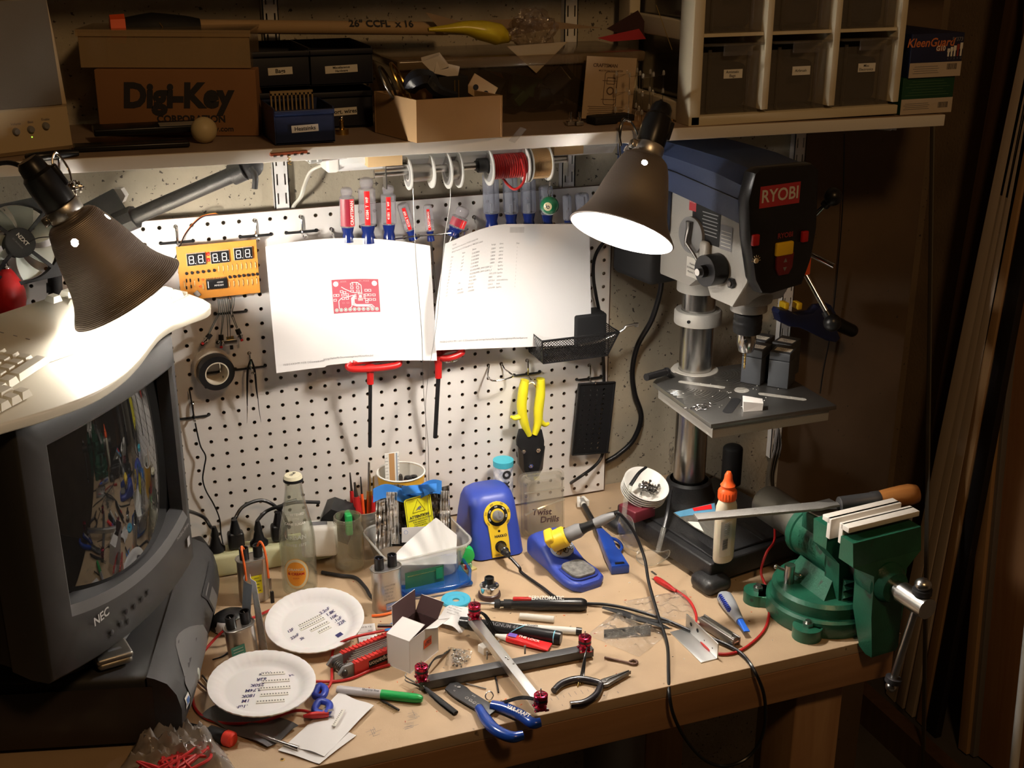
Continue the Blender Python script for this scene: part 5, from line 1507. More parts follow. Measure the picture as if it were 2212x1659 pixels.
battery(cA+ay*.030+ax*.046+V(0,0,.0005),ang+3,'dark grey battery at the front right of the drill table group')
battery(cA+ay*.0735-ax*.012+V(0,0,.0005),ang-2,'dark grey battery behind the one beside the drill bit')
battery(cA+ay*.080+ax*.034+V(0,0,.0005),ang-3,'rearmost dark grey battery, next to the white upright')
q=D(1624,884,TZ);m=MB()
m.loft([[(-.019,-.009,0),(.014,-.011,0),(.021,.006,0),(-.012,.010,0)],[(-.020,-.008,.018),(.015,-.010,.012),(.021,.006,.014),(-.014,.009,.022)]],mat('white_offcut',(.72,.70,.68),.6),T(0,0,.0005)@RZ(-6))
solo(m,'plastic_offcut',T(q),'rough white plastic offcut on the drill table','offcut',None,smooth=10)
m=MB();r3=random.Random(2)
for k in range(34):
 a=r3.uniform(0,6.3);p=V(r3.gauss(0,.011),r3.gauss(0,.005),.001+abs(r3.gauss(0,.0018)))
 m.tube([p,p+V(.004*cos(a),.004*sin(a),.001),p+V(.007*cos(a+.8),.007*sin(a+.8),0)],.0005,dstl if k%3 else blk,4,2)
solo(m,'metal_swarf',T(D(1513,882,TZ)+V(0,0,.0002)),'small heap of dark metal swarf on the drill table edge','swarf',kind='stuff')
m=MB()
for k in range(46):
 p=D(r3.uniform(1440,1760),r3.uniform(815,880),TZ)
 if(p-D(1600,850,TZ)).length>.10 or abs(p.x-.862)>.11 or abs(p.y+.291)>.11:continue
 m.box((0,0,.0005),(r3.uniform(.0008,.003),.0008,.0006),wht,T(p)@RZ(r3.uniform(0,180)))
solo(m,'plastic_shavings',T(0,0,0),'white shavings strewn over the drill table','shavings',kind='stuff')
cl=thing('bar_clamp',T(P(1720,690,-.01)),'dark blue squeeze clamp with yellow pads gripping the upright behind the drill press','clamp');inv=cl.matrix_world.inverted()
nvb=mat('clamp_navy',(0.012,0.02,0.085),0.45)
m=MB();poly_px(m,[(1664,668),(1668,660),(1690,664),(1708,672),(1740,668),(1752,655),(1780,652),(1790,668),(1790,700),(1800,722),(1790,732),(1770,728),(1738,712),(1712,700),(1690,698),(1670,688)],-.040,.028,nvb,inv,b=.005);m.build('clamp_body',cl)
m=MB();m.tube([inv@P(1775,680,-.055),inv@P(1810,700,-.055),inv@P(1840,714,-.055)],[.012,.014,.013],blk,14,4);m.sph(inv@P(1840,714,-.055),.013,blk,seg=14);m.build('grip',cl,None,60)
for(x,y)in((1694,659),(1722,659)):
 m=MB();m.box(inv@P(x,y,-.045),(.010,.022,.014),yel,b=.002);m.build('pad',cl)
m=MB();m.tube([P(1824,288,.0),P(1822,400,.012),P(1815,520,.018),P(1797,700,.022),P(1779,800,.022),P(1772,850,.022)],.0012,blk,6,6);solo(m,'thin_wall_cable',T(0,0,0),'thin black cable hanging straight down the wall right of the drill press','cable')
m=MB()
for k in range(5):
 o=k*2.4
 m.tube([P(1684-o*.6,905,.005),P(1676+o*1.2,960,-.004),P(1668+o,1000,-.004),P(1664+o*.8,1030,-.004),P(1668+o*.5,1060,-.002)],.0013,blk if k%2 else gink,6,5)
solo(m,'cable_bundle',T(0,0,0),'bundle of dark cables tied against the upright behind the vise','cables',kind='stuff')
m=MB()
for k in range(3):m.tube([P(1450+4*cos(a*.5),965+k*14+9*sin(a*.5),.012-.003*sin(a))for a in range(12)],.0008,stl,5,3)
solo(m,'wire_coil',T(0,0,0),'loose springy coil of thin wire against the wall beside the column','wire')
m=MB();q=D(1628,1042,.0);m.cyl((0,0,.0),(0,0,.075),.020,blkm,seg=20);m.sph((0,0,.075),.020,blkm,seg=20,sc=(1,1,.5));solo(m,'black_bottle',T(V(1.005,-.055,DZ)),'rounded black container in the dark behind the drill column','container')
# ===================== bench vise
vg=mat('vise_green',(0.012,0.085,0.048),0.32,var=0.25,scale=18,spots=(35,0.66),spotcol=(0.02,0.03,0.022),bump=0.3,bscale=300)
VO=Vector((.912,-.545,DZ));MV=T(VO)@RZ(4.5);IV=MV.inverted()
vi=thing('bench_vise',MV,'green cast-iron bench vise bolted to the right end of the bench','vise')
m=MB()
m.lathe([(.091,0),(.093,.004),(.092,.026),(.088,.030)],vg,T(-.014,.008,0),48)
for e in(V(.813,-.475,DZ),V(.828,-.600,DZ),V(1.0,-.60,DZ),V(.985,-.47,DZ)):
 q=IV@e
 if q.x>.05:q=q*.85
 m.cyl((q.x,q.y,0),(q.x,q.y,.020),.0235,vg,seg=24);A=along(V(0,0,0),V(q.x,q.y,0));m.box((q.length/2,0,.010),(q.length,.045,.020),vg,A,b=.002)
m.lathe([(.083,.030),(.084,.048),(.079,.054)],vg,T(-.014,.008,0),48)
m.build('swivel_base',vi)
for e in(V(.813,-.475,DZ),V(.828,-.600,DZ)):
 q=IV@e;m=MB();m.cyl((q.x,q.y,.020),(q.x,q.y,.026),.0085,stl,seg=6);m.cyl((q.x,q.y,.026),(q.x,q.y,.030),.0045,stl,seg=12);m.build('mounting_bolt',vi,None,20)
q=IV@D(1703,1262,.05)
m=MB();m.cyl((q.x,q.y,.050),(q.x,q.y,.086),.0085,stl,seg=20);a,b_=Vector((q.x-.020,q.y+.010,.082)),Vector((q.x+.016,q.y-.008,.066));m.cyl(a,b_,.0028,stl,seg=10);m.sph(a,.0042,stl,seg=10);m.sph(b_,.0042,stl,seg=10);m.build('swivel_lock',vi)
zc=.112
m=MB()
m.lathe([(.034,-.025),(.041,-.018),(.0415,.068),(.044,.070),(.044,.082),(.036,.088),(.031,.090)],vg,T(0,0,zc)@RX(-90),40)
m.loft([[(-.058,-.045,.052),(.05,-.045,.052),(.05,.055,.052),(-.058,.055,.052)],[(-.034,-.035,.085),(.034,-.035,.085),(.034,.05,.085),(-.034,.05,.085)]],vg)
m.loft([[(-.034,-.052,.050),(.034,-.052,.050),(.034,-.018,.050),(-.034,-.018,.050)],[(-.040,-.052,.120),(.040,-.052,.120),(.040,-.016,.120),(-.040,-.016,.120)],[(-.066,-.048,.150),(.066,-.048,.150),(.066,-.016,.150),(-.066,-.016,.150)],[(-.066,-.048,.188),(.066,-.048,.188),(.066,-.012,.188),(-.066,-.012,.188)]],vg)
m.prism([(-.02,.135),(.055,.135),(.055,.165),(-.02,.172)],-.034,.034,vg,MS_,b=.003)
m.build('fixed_body',vi,None,35)
m=MB();m.text('MASTER',.0145,vg,None,bold=.03,warp=lambda p:V(-(.0422)*cos((p.y+.014)/.042),-p.x+.028,zc+.0422*sin((p.y+.014)/.042)));m.text('FORCE',.0145,vg,None,bold=.03,warp=lambda p:V(-(.0422)*cos((p.y-.001)/.042),-p.x+.028,zc+.0422*sin((p.y-.001)/.042)))
m.build('cast_lettering',vi)
m=MB();m.box((0,.022,.1695),(.062,.070,.004),mat('anvil_steel',(.30,.29,.27),.4,.9),RX(-4),b=.001);m.build('anvil',vi)
m=MB();m.lathe([(.030,0),(.0315,.10),(.029,.108),(.0001,.110)],mat('dull_steel_tube',(.20,.19,.16),.45,.8),T(0,.088,zc)@RX(-90),36);m.build('slide_tube',vi)
m=MB();m.cyl((0,-.02,zc),(0,-.13,zc),.021,dstl,seg=32);m.cyl((0,-.10,zc),(0,-.165,zc),.0125,stl,seg=24);m.build('slide_bar',vi)
m=MB()
pj=[(-.034,.05),(-.030,.085),(-.028,.125),(-.050,.125),(-.052,.092),(-.062,.088),(-.056,.082),(-.062,.076),(-.055,.070),(-.062,.062),(-.055,.056),(-.062,.048),(-.058,.036),(-.044,.034),(-.036,.040)]
m.prism(pj,-.030,.030,vg,MS_,b=.001);m.build('pipe_jaw',vi,None,25)
m=MB()
dm=[(-.078,.150),(-.078,.190),(-.120,.186),(-.128,.160),(-.120,.130),(-.128,.10),(-.120,.07),(-.118,.020),(-.100,-.002),(-.085,.004),(-.082,.06),(-.090,.095),(-.086,.13)]
m.loft([[(-.066,-.078,.150),(.066,-.078,.150),(.066,-.112,.150),(-.066,-.112,.150)],[(-.066,-.078,.188),(.066,-.078,.188),(.066,-.106,.188),(-.066,-.106,.188)]],vg)
m.loft([[(-.066,-.079,.150),(.066,-.079,.150),(.066,-.112,.150),(-.066,-.112,.150)],[(-.032,-.079,.132),(.032,-.079,.132),(.032,-.122,.132),(-.032,-.122,.132)],[(-.032,-.083,.06),(.032,-.083,.06),(.030,-.124,.06),(-.030,-.124,.06)],[(-.030,-.104,.0),(.026,-.104,.0),(.024,-.132,.0),(-.028,-.132,.0)],[(-.028,-.118,-.008),(.024,-.118,-.008),(.022,-.130,-.008),(-.026,-.130,-.008)]],vg)
m.lathe([(.030,-.075),(.034,-.085),(.034,-.118),(.028,-.128),(.024,-.136)][::-1],vg,T(0,0,zc)@RX(-90),36)
m.build('moving_jaw',vi,None,30)
nyl=mat('nylon_white',(.74,.70,.64),.45)
for(y0,lb)in((-.0565,'a'),(-.0775,'b')):
 m=MB();s_=0 if lb=='a' else .006
 m.box((s_,y0+.0045,.189),(.138,.009,.034),nyl,b=.001);m.box((s_,y0+(.012 if lb=='a' else-.004),.2015),(.138,.018,.009),nyl,b=.001)
 m.build('jaw_pad',vi)
m=MB();m.cyl((0,-.150,zc),(0,-.205,zc),.0165,stl,seg=32);m.build('screw_head',vi)
hx=Vector((0,-.188,zc));m=MB();tpz=hx+V(0.002,0,.026);btz=IV@P(1925,1483,-.728)
m.cyl(tpz,btz,.0058,stl,seg=16);m.sph(tpz+V(0,0,.006),.0125,stl,seg=18,sc=(1,1,.8));m.build('handle_bar',vi)
for p,r in((tpz+V(0,0,-.005),.0145),(btz+(tpz-btz).normalized()*.012,.0125)):
 m=MB();m.lathe([(.006,-.004),(r,-.004),(r,.004),(.006,.004)],rub,axis(p,tpz if p!=tpz else p+V(0,0,1))if(p-btz).length<.05 else T(p),20);m.build('rubber_ring',vi)
m=MB();m.sph(btz,.009,stl,seg=14);m.build('handle_end',vi)
a,b_=D(1503,1118,.180),D(1806,1090,.180)
A=along(a,b_);L=(b_-a).length
fl=thing('metal_file',A,'flat steel file with black ferrule and wooden handle resting on the vise anvil','file')
fm=mat('file_steel',(0.36,0.35,0.33),0.5,0.8,bump=1.0,bscale=900)
m=MB();m.prism([(0,-.0105),(L-.03,-.0125),(L-.012,-.007),(L+.012,-.004),(L+.012,.004),(L-.012,.007),(L-.03,.0125),(0,.0105)],-.0022,.0022,fm,b=.0004);m.build('blade',fl)
e=A.inverted()@D(1985,1066,.186);A3=axis(V(L+.004,0,0),e);Lh=(e-V(L+.004,0,0)).length
m=MB();m.lathe([(.010,0),(.0125,.002),(.0125,Lh*.40),(.0135,Lh*.41),(.0135,Lh*.50)],mat('ferrule_black',(.03,.03,.032),.45),A3,24);m.build('ferrule',fl)
m=MB();m.lathe([(.0130,Lh*.50),(.0150,Lh*.60),(.0175,Lh*.78),(.0180,Lh*.88),(.0150,Lh*.97),(.006,Lh),(.0001,Lh)],wood('handle_wood',(.32,.12,.03),(.42,.18,.05),4,'X',.35),A3,24);m.build('handle',fl,None,60)
# ===================== boards against the right wall
bw1=wood('board_pale',(.72,.58,.45),(.80,.67,.55),3,'Z');bw2=wood('board_amber',(.48,.28,.12),(.56,.35,.17),3,'Z');bw3=wood('board_dark',(.10,.055,.03),(.14,.08,.045),3,'Z')
bw4=wood('board_reddish',(.42,.20,.09),(.52,.28,.13),3,'Z')
def board(xa,ya,xb,yb,wpx,mt,label,X=1.74,depth=.019,name='leaning_board',cat='board',top=.95,bot=-1.140):
 a,b_=PX(xa,ya,X),PX(xb,yb,X)
 d_=(a-b_)
 a2=b_+d_*((top-b_.z)/d_.z);b2=b_+d_*((bot-b_.z)/d_.z)
 z=(a2-b2);L=z.length;z.normalize()
 w=abs((PX(xb+wpx,yb,X)-b_).y)
 y=V(1,0,0).cross(z).normalized();x=y.cross(z).normalized()
 mm=basis(b2,x,y,z)
 m=MB();m.box((-depth/2,w/2,L/2),(depth,w,L),mt,b=.0015)
 return solo(m,name,mm,label,cat,'lumber leaning on the right wall' if cat=='board' else None)
board(2075,560,2006,962,44,bw3,'wide dark brown board at the back of the leaning lumber',X=1.80)
board(2109,559,1994,1109,24,bw1,'pale board whose bright edge comes first beside the vise')
board(2131,559,2019,1109,17,bw1,'second pale leaning board, a dark gap on each side')
board(2145,559,2038,1109,19,bw1,'third pale leaning board, next to the brown one')
board(2160,559,2060,1109,18,bw2,'brown leaning board right of the three pale edges')
board(2186,559,2085,1109,26,mat('black_steel_strip',(.03,.025,.025),.5,.3),'blackish leaning metal strip between two brown boards',name='perforated_strip',cat='metal strip')
board(2163,559,2114,1109,22,bw2,'narrow amber leaning board between the dark strip and the wide reddish one',X=1.765)
board(2188,559,2139,1109,12,mat('grey_strip',(.30,.28,.27),.5,.4),'thin grey strip between the amber board and the wide reddish one',X=1.775,name='metal_strip',cat='metal strip')
board(2203,559,2155,1109,100,bw4,'wide reddish board filling the right edge of the view',X=1.79)
board(2008,300,1998,1020,9,mat('dull_metal_strip',(.16,.14,.11),.6,.4),'thin grey metal strip leaning in the dark corner',X=1.60,depth=.004,name='metal_strip',cat='metal strip',top=.7)
a,b_=PX(2228,1300,1.3),PX(2190,1659,1.3);m=MB();m.cyl(b_+(b_-a)*.6,a+(a-b_)*.5,.008,wht,seg=14);solo(m,'white_pipe',T(0,0,0),'white plastic pipe crossing the lower right corner','pipe')
m=MB();m.box((1.62,-.10,-1.10),(.04,.9,.09),bw3,RZ(0));solo(m,'floor_beam',T(0,0,0),'dark beam on the floor in front of the leaning boards','beam')
# ===================== things on the bench
def lx(m,prof,mt,M,seg=18,**k):
 return m.lathe([(r,x)for x,r in prof],mt,M@RY(90)if M is not None else RY(90),seg,**k)
def line(a,b_,h,h2=None):return along(D(*a,h),D(*b_,h if h2 is None else h2)),(D(*b_,h if h2 is None else h2)-D(*a,h)).length
def tubes(name,pts,r,mt,label,cat,n=6,seg=8,**k):
 m=MB();m.tube(pts,r,mt,seg,n,**k);return solo(m,name,T(0,0,0),label,cat)
cw_=mat('wire_red',(0.62,0.03,0.03),0.35);ow=mat('wire_orange',(0.85,0.16,0.03),0.4)
# ---- power strip, plugs, adapters
psb=mat('strip_beige',(0.62,0.62,0.38),0.5)
a,b_=D(440,1256,0),D(720,1208,0);A=along(a,b_);L=(b_-a).length
ps=thing('power_strip',A,'long beige power strip lying against the pegboard behind the bottle','power strip')
m=MB();m.box((L/2-.03,.024,.021),(L+.06,.046,.040),psb,b=.006);m.build('housing',ps)
def sl(px_,py_,h=.041):return A.inverted()@D(px_,py_,h)
for k in range(6):
 m=MB();x=.012+k*.038;m.box((x,.024,.0412),(.024,.024,.0012),mat('socket_beige',(.50,.50,.30),.5),b=.0004);m.build('outlet',ps)
m=MB();q=sl(537,1181);m.cyl((q.x,.022,.0405),(q.x,.022,.0425),.003,stl,seg=12);m.build('screw',ps)
def plug(px_,py_,label,cord,kind=0):
 o=D(px_,py_,.0425);t=thing('mains_plug',T(o),label,'plug')
 m=MB()
 if kind==0:m.loft([[(.016*cos(a),.013*sin(a),z)for a in[2*pi*k/16 for k in range(16)]]for z in(0,.006)]+[[(.010*cos(a),.009*sin(a),.012)for a in[2*pi*k/16 for k in range(16)]]]+[[(r*cos(a),r*sin(a),z)for a in[2*pi*k/16 for k in range(16)]]for r,z in((.008,.022),(.0065,.026),(.0075,.030),(.005,.040),(.0035,.046))],blk)
 else:m.box((0,0,.016),(.028,.022,.032),blk,b=.006);m.loft([[(r*cos(a),r*sin(a),z)for a in[2*pi*k/16 for k in range(16)]]for r,z in((.011,.028),(.007,.044),(.005,.054))],blk)
 m.build('plug_body',t,None,50)
 top=.046 if kind==0 else .054
 m=MB();m.tube([V(0,0,top-.004)]+[p-o for p in cord],.0032,blk,8,8);m.build('cord',t)
plug(467,1189,'black mains plug with a ridged neck at the left of the beige strip',[P(455,1138,-.05),P(443,1120,-.04),P(425,1110,-.05),P(395,1100,-.12)])
plug(511,1183,'large black flat mains plug, second along the beige strip',[P(508,1120,-.05),P(525,1095,-.04),P(560,1081,-.03),P(588,1089,-.03),P(610,1110,-.03),P(625,1140,-.02)],1)
plug(560,1176,'black mains plug with a ridged neck, third along the beige strip',[P(556,1125,-.05),P(575,1105,-.04),P(600,1095,-.05),P(640,1085,-.05),P(690,1085,-.04)])
plug(604,1166,'black mains plug half behind the soda bottle',[P(603,1110,-.05),P(612,1090,-.05),P(640,1080,-.04)],1)
m=MB();m.box((0,0,0),(.045,.045,.075),blk,b=.006);solo(m,'power_adapter',T(D(420,1215,.055))@RZ(10),'black power adapter in the gap between monitor and power strip','adapter')
m=MB();m.box((0,0,0),(.062,.045,.055),wht,b=.007);q=D(690,1163,.055);m.quad(.03,.02,gink,T(.0,0,.0276));solo(m,'white_power_adapter',T(q)@RZ(-12)@RX(-8),'white power adapter plugged in behind the soda bottle','adapter')
m=MB();m.loft([[(-.030,-.026,-.030),(.030,-.026,-.030),(.030,.026,-.030),(-.030,.026,-.030)],[(-.030,-.026,.008),(.030,-.026,.008),(.030,.026,.008),(-.030,.026,.008)],[(-.020,-.018,.026),(.020,-.018,.026),(.020,.018,.026),(-.020,.018,.026)]],blk)
solo(m,'black_power_adapter',T(D(733,1118,.075))@RZ(-20)@RY(22)@RX(12),'tilted black power adapter perched above the glass jar','adapter',None,smooth=20)
m=MB()
for k in range(5):m.tube([D(700+3*k,1085,.06)+V(.020*cos(a*pi/5)*(1+.1*k),.004*k,.028+.024*sin(a*pi/5))for a in range(10)],.0018,mat('cord_offwhite',(.62,.60,.56),.5),6,4,closed=True)
solo(m,'coiled_white_cord',T(0,0,0),'coiled off-white cord behind the tilted black adapter','cord')
# ---- soda bottle
bg=clear('bottle_glass',(.96,.97,.94),.07,.02,body=(.6,.62,.55),ior=1.5)
o=D(652,1279,0)+V(0,.012,0);bt=thing('soda_bottle',T(o)@RZ(8),'empty clear soda bottle with cream cap and orange oval label','bottle')
m=MB();pr_=[(.024,0),(.0285,.003),(.0295,.010),(.0300,.060),(.0300,.095),(.0285,.112),(.0235,.135),(.0185,.160),(.0155,.180),(.0140,.192),(.0140,.200),(.0152,.202),(.0152,.206),(.0135,.208),(.0135,.213)]
m.lathe(pr_,bg,None,48,cap=False);m.lathe([(r-.0022,z+.002)for r,z in pr_[:-1]],bg,None,48,cap=False);m.lathe([(.0001,.004),(.018,.002),(.024,0)],bg,None,32,cap=False)
m.build('glass',bt,None,80)
m=MB();m.lathe([(.0155,.202),(.0162,.203),(.0150,.210),(.0135,.2125),(.0001,.2132)],mat('cap_cream',(.72,.68,.50),.35),None,21);m.lathe([(.0164,.2025),(.0159,.2075)],blk,None,42,cap=False)
m.text('DUB',.007,ink,T(0,0,.2136)@RZ(40),bold=.02);m.build('cap',bt)
def cylw(r,z0,a0=-pi/2):
 return lambda p:V((r+p.z)*cos(a0+p.x/r),(r+p.z)*sin(a0+p.x/r),z0+p.y)
m=MB();lw=cylw(.0303,.045,radians(-118));n=32
def oval(w_,h_,mt,lift):
 m.sheet(lambda u,v:lw(V(w_*u*cos(2*pi*v),h_*u*sin(2*pi*v),lift)),6,n,mt)
oval(.0215,.0285,mat('orange_outline',(.7,.33,.03),.5),.0002);oval(.0205,.0275,mat('label_cream',(.66,.60,.40),.5),.0004);oval(.0165,.0225,mat('label_orange',(.80,.33,.03),.45),.0006)
m.text('ORANGE',.0062,lab,None,bold=.02,warp=lambda p:lw(V(p.x,p.y+.008,.0009)));m.text('& CREAM',.0066,red,None,bold=.03,warp=lambda p:lw(V(p.x,p.y,.0009)));m.text('SODA',.004,red,None,warp=lambda p:lw(V(p.x,p.y-.008,.0009)))
m.build('bottle_label',bt)
m=MB();gl_=clear('embossed_glass',(.8,.84,.8),.55,.05,body=(.7,.72,.65))
for s_,z_,sz_ in(('SWEETENED',.150,.006),('WITH',.142,.005),('CANE SUGAR',.134,.006),('URBAN',.112,.011),('SINCE 1877',.098,.007)):
 r_=.0245 if z_>.12 else .0300
 if z_>.14:r_=.0215
 m.text(s_,sz_,lab if z_>.12 else gl_,None,bold=.02,warp=lambda p,r_=r_,z_=z_:cylw(r_,z_,radians(-112))(p))
m.build('bottle_lettering',bt)
# ---- jar, can of tools, yellow cup
o=D(756,1225,0);m=MB();jg=clear('jar_glass',(.97,.965,.92),.14,.04,body=(.62,.58,.45),ior=1.5)
m.lathe([(.022,0),(.0255,.003),(.0262,.010),(.0262,.078),(.0240,.086),(.0245,.088),(.0245,.098),(.0238,.100),(.0222,.100),(.0222,.088),(.0240,.078),(.0238,.006),(.0001,.005)],jg,None,44,cap=False)
m.lathe([(.0001,.0),(.022,0)],jg,None,30,cap=False)
for z in(.090,.094):m.lathe([(.0245,z),(.0253,z+.001),(.0245,z+.002)],jg,None,40,cap=False)
solo(m,'glass_jar',T(o),'empty clear glass jar with a threaded neck, right of the soda bottle','jar',None,smooth=80)
o=D(790,1192,0);t=thing('tin_can',T(o),'ridged tin can full of small tools behind the glass jar','can')
m=MB();m.lathe([(.030,0),(.031,.002),(.031,.088),(.0315,.090),(.0295,.090),(.0295,.004),(.0001,.003)],stl,None,36,cap=False);m.lathe([(.0001,0),(.030,0)],stl,None,30,cap=False)
for k in range(7):m.lathe([(.031,.02+k*.008),(.0315,.024+k*.008),(.031,.028+k*.008)],stl,None,36,cap=False)
m.build('can_wall',t)
def sticktool(base,topx,topy,Y,r,mt,mt2,hl,label,name,cat):
 a=base;b_=P(topx,topy,Y);d_=(b_-a).normalized();m_=a+d_*hl
 t=thing(name,T(a),label,cat,None)
 m=MB();m.tube([V(0,0,0),(m_-a)*.5,m_-a],[r*1.8,r*2.4,r*1.4],mt2,10,3);m.build('handle',t)
 m=MB();m.cyl(m_-a,b_-a,r,mt,r*.5,seg=10);m.build('shaft',t)
sticktool(o+V(-.015,.006,.012),756,1021,-.06,.0024,dstl,crim,.105,'thin bladed tool with a red grip, standing first in the tin can','needle_file','hand tool')
sticktool(o+V(-.008,-.010,.012),766,1042,-.075,.0040,dstl,crim,.100,'pointed dark pliers jaws poking out of the tin can','pliers','pliers')
sticktool(o+V(.0,.002,.012),779,1030,-.07,.0018,blk,orng,.100,'black pointed probe with an orange grip in the tin can','probe','hand tool')
sticktool(o+V(.010,.008,.012),797,998,-.06,.0036,stl,brass,.100,'tallest flat screwdriver blade standing in the tin can','screwdriver','screwdriver')
sticktool(o+V(.012,-.008,.012),807,1029,-.07,.0020,brass,crim,.095,'slim brass rod leaning right in the tin can','brass_rod','rod')
m=MB();m.box((0,0,.02),(.012,.03,.04),grn,b=.003);solo(m,'green_block',T(D(752,1150,.055)),'green plastic piece behind the tilted adapter','plastic piece')
o=D(860,1105,0)+V(0,.02,0);top=P(865,1010,-.06)
hgt=.100;R1=.0425
o=V(top.x,-.062,DZ)
hgt=P(865,1019,-.062).z-DZ
cup=thing('paper_cup',T(o),'yellow paper cup with a white rolled rim, full of rulers and markers','cup')
m=MB();m.lathe([(.030,0),(R1,hgt-.002)],mat('cup_yellow',(.72,.40,.03),.55),None,40,cap=False);m.lathe([(.0295,.002),(R1-.0008,hgt-.002)],mat('cup_inside',(.70,.68,.62),.6),None,40,cap=False);m.lathe([(.0001,.003),(.0295,.003)],wht,None,30,cap=False);m.build('cup_wall',cup)
m=MB();m.tube([(R1*cos(2*pi*k/20),R1*sin(2*pi*k/20),hgt)for k in range(20)],.0016,wht,8,3,closed=True);m.build('rim',cup)
for z0,px_,py_,w_ in((0,846,978,.0265),):
 tp=P(px_,py_,-.048);m=MB()
 m.box((0,0,.07),(w_,.0015,.140),wht,b=.0004);m.quad(.010,.138,mat('ruler_wood_tone',(.50,.28,.12),.5),T(-.0005,-.0008,.07)@FRONT);m.quad(.002,.138,mat('ruler_blue',(.25,.32,.42),.5),T(.0085,-.0008,.07)@FRONT)
 for k in range(20):m.quad(.004 if k%2 else .006,.0006,ink,T(-.010,-.0009,.008+k*.0065)@FRONT);m.quad(.003,.0006,ink,T(.0115,-.0009,.008+k*.0065)@FRONT)
 solo(m,'short_ruler',T(tp.x,tp.y,tp.z-.140),'white ruler with a tan centre stripe standing in the yellow cup','ruler')
cpt=[(.010,-.010,.95,blk,'black marker cap on the cup\'s right side',.0085),(-.015,-.020,.90,blk,'black pen stub at the left front of the cup',.005),(.004,-.018,.92,mat('copper_tone',(.45,.20,.12),.35,.6),'copper coloured pen end in the middle of the cup',.006),(-.004,-.012,1.0,dstl,'grey spatula tip in front of the ruler',.004),(.025,.004,.90,blk,'second black marker, rightmost in the cup',.008)]
for dx,dy,f_,mt,lb,r_ in cpt:
 m=MB();m.lathe([(r_*.7,0),(r_,.02),(r_,hgt*f_-.006-.006),(r_*.75,hgt*f_-.006),(.0001,hgt*f_-.004)],mt,None,14);solo(m,'marker_pen',T(o.x+dx,o.y+dy,DZ+.006),lb,'marker')
# ---- food tub with antistatic bag
o=D(905,1245,0);bl=clear('lid_blue',(.25,.50,.85),.35,.12,body=(.03,.16,.50),ior=1.5)
A,L=line((868,1292),(1020,1262),0)
t=thing('container_cover',A,'translucent blue container lid lying under the white food tub','lid')
m=MB();m.box((L/2,.055,.005),(L,.125,.008),bl,b=.004);m.build('lid_plate',t)
m=MB();m.tube([(.006,-.004,.010),(L-.006,-.004,.010),(L-.003,.113,.010),(.003,.113,.010)],.003,bl,8,3,closed=True);m.build('rim',t)
tub=clear('tub_plastic',(.93,.93,.91),.38,.15,body=(.72,.72,.70))
tc=A@V(L*.42,.075,.0100)
tb=thing('food_tub',T(tc)@RZ(6),'translucent white food tub holding bags and circuit boards','tub')
def rr(w,d_,z,r,n=5,dx=0,dy=0):
 pts=[]
 for cx,cy,a0 in((w/2-r,d_/2-r,0),(-w/2+r,d_/2-r,90),(-w/2+r,-d_/2+r,180),(w/2-r,-d_/2+r,270)):
  for k in range(n+1):pts.append(V(cx+r*cos(radians(a0+90*k/n))+dx,cy+r*sin(radians(a0+90*k/n))+dy,z))
 return pts
m=MB();m.loft([rr(.118,.10,0,.02),rr(.125,.105,.004,.024),rr(.150,.130,.050,.026),rr(.155,.135,.052,.027),rr(.157,.137,.060,.028)],tub,cap=False);m.loft([rr(.116,.098,.001,.02)],tub);m.build('tub_wall',tb,None,60)
m=MB();m.tube(rr(.159,.139,.060,.028),.0022,tub,8,1,closed=True);m.build('rim',tb)
m=MB();m.box((0,0,0),(.070,.0016,.038),mat('circuit_green',(.02,.14,.07),.5),b=.0003)
for k in range(24):m.box((-.03+.0026*k,-.001,.012),(.0012,.0006,.0012),brass)
m.box((.026,-.0015,.006),(.012,.002,.02),mat('chip_green',(.01,.25,.10),.4))
solo(m,'green_circuit_board',T(D(922,1258,.020)+V(0,.012,0))@RZ(5),'green circuit board seen through the front of the food tub','circuit board')
silv=mat('antistatic_foil',(.82,.80,.78),.28,.7,bump=1.0,bscale=38,bdist=.012)
sv2=mat('antistatic_dark',(.24,.22,.20),.25,.7,bump=.8,bscale=30,bdist=.01)
ab=thing('antistatic_bag',T(tc)@RZ(4),'shiny crumpled antistatic bag with a yellow ATTENTION label standing in the tub','bag')
IA=ab.matrix_world.inverted()
YB=tc.y+.012
def bagpt(x,y,dY=0.0):return IA@P(x,y,YB+dY)
def fold(u,v,s_=0):return .006*sin(u*23+s_)*(1-.4*v)+.004*sin(u*51+v*9+s_)+.003*sin(v*31+s_*2)
m=MB();m.sheet(lambda u,v:bagpt(820+150*u+6*(1-v),1180-(128+6*sin(u*7))*v,fold(u,v)),36,24,sv2,th=.0006);m.build('bag_front',ab,None,50)
m=MB();m.sheet(lambda u,v:bagpt(838+26*u-4*v,1175-112*v,-.012-.008*sin(pi*u)+fold(u,v,3)*.5),14,22,silv,th=.0004)
m.sheet(lambda u,v:bagpt(950+20*u,1160-100*v,-.008+fold(u,v,1)*.6),12,20,silv,th=.0004)
m.sheet(lambda u,v:bagpt(812+34*u,1190-105*v-10*u,-.010+fold(u,v,5)),14,20,silv,th=.0004);m.build('foil_fold',ab,None,50)
esd=mat('esd_yellow',(.85,.82,.02),.45)
fl_=basis(IA@P(905,1107,YB-.016),(1,0,0),Vector((.02,.12,1)).normalized(),Vector((0,-1,.12)).normalized())@RZ(3)
fl_=basis(fl_.translation,Vector((.995,.05,.06)).normalized(),Vector((-.06,.10,.99)).normalized(),Vector((0,-.995,.10)).normalized())
m=MB();m.prism([(p.x,p.y)for p in rr(.049,.059,0,.005)],0,.0004,esd,fl_)
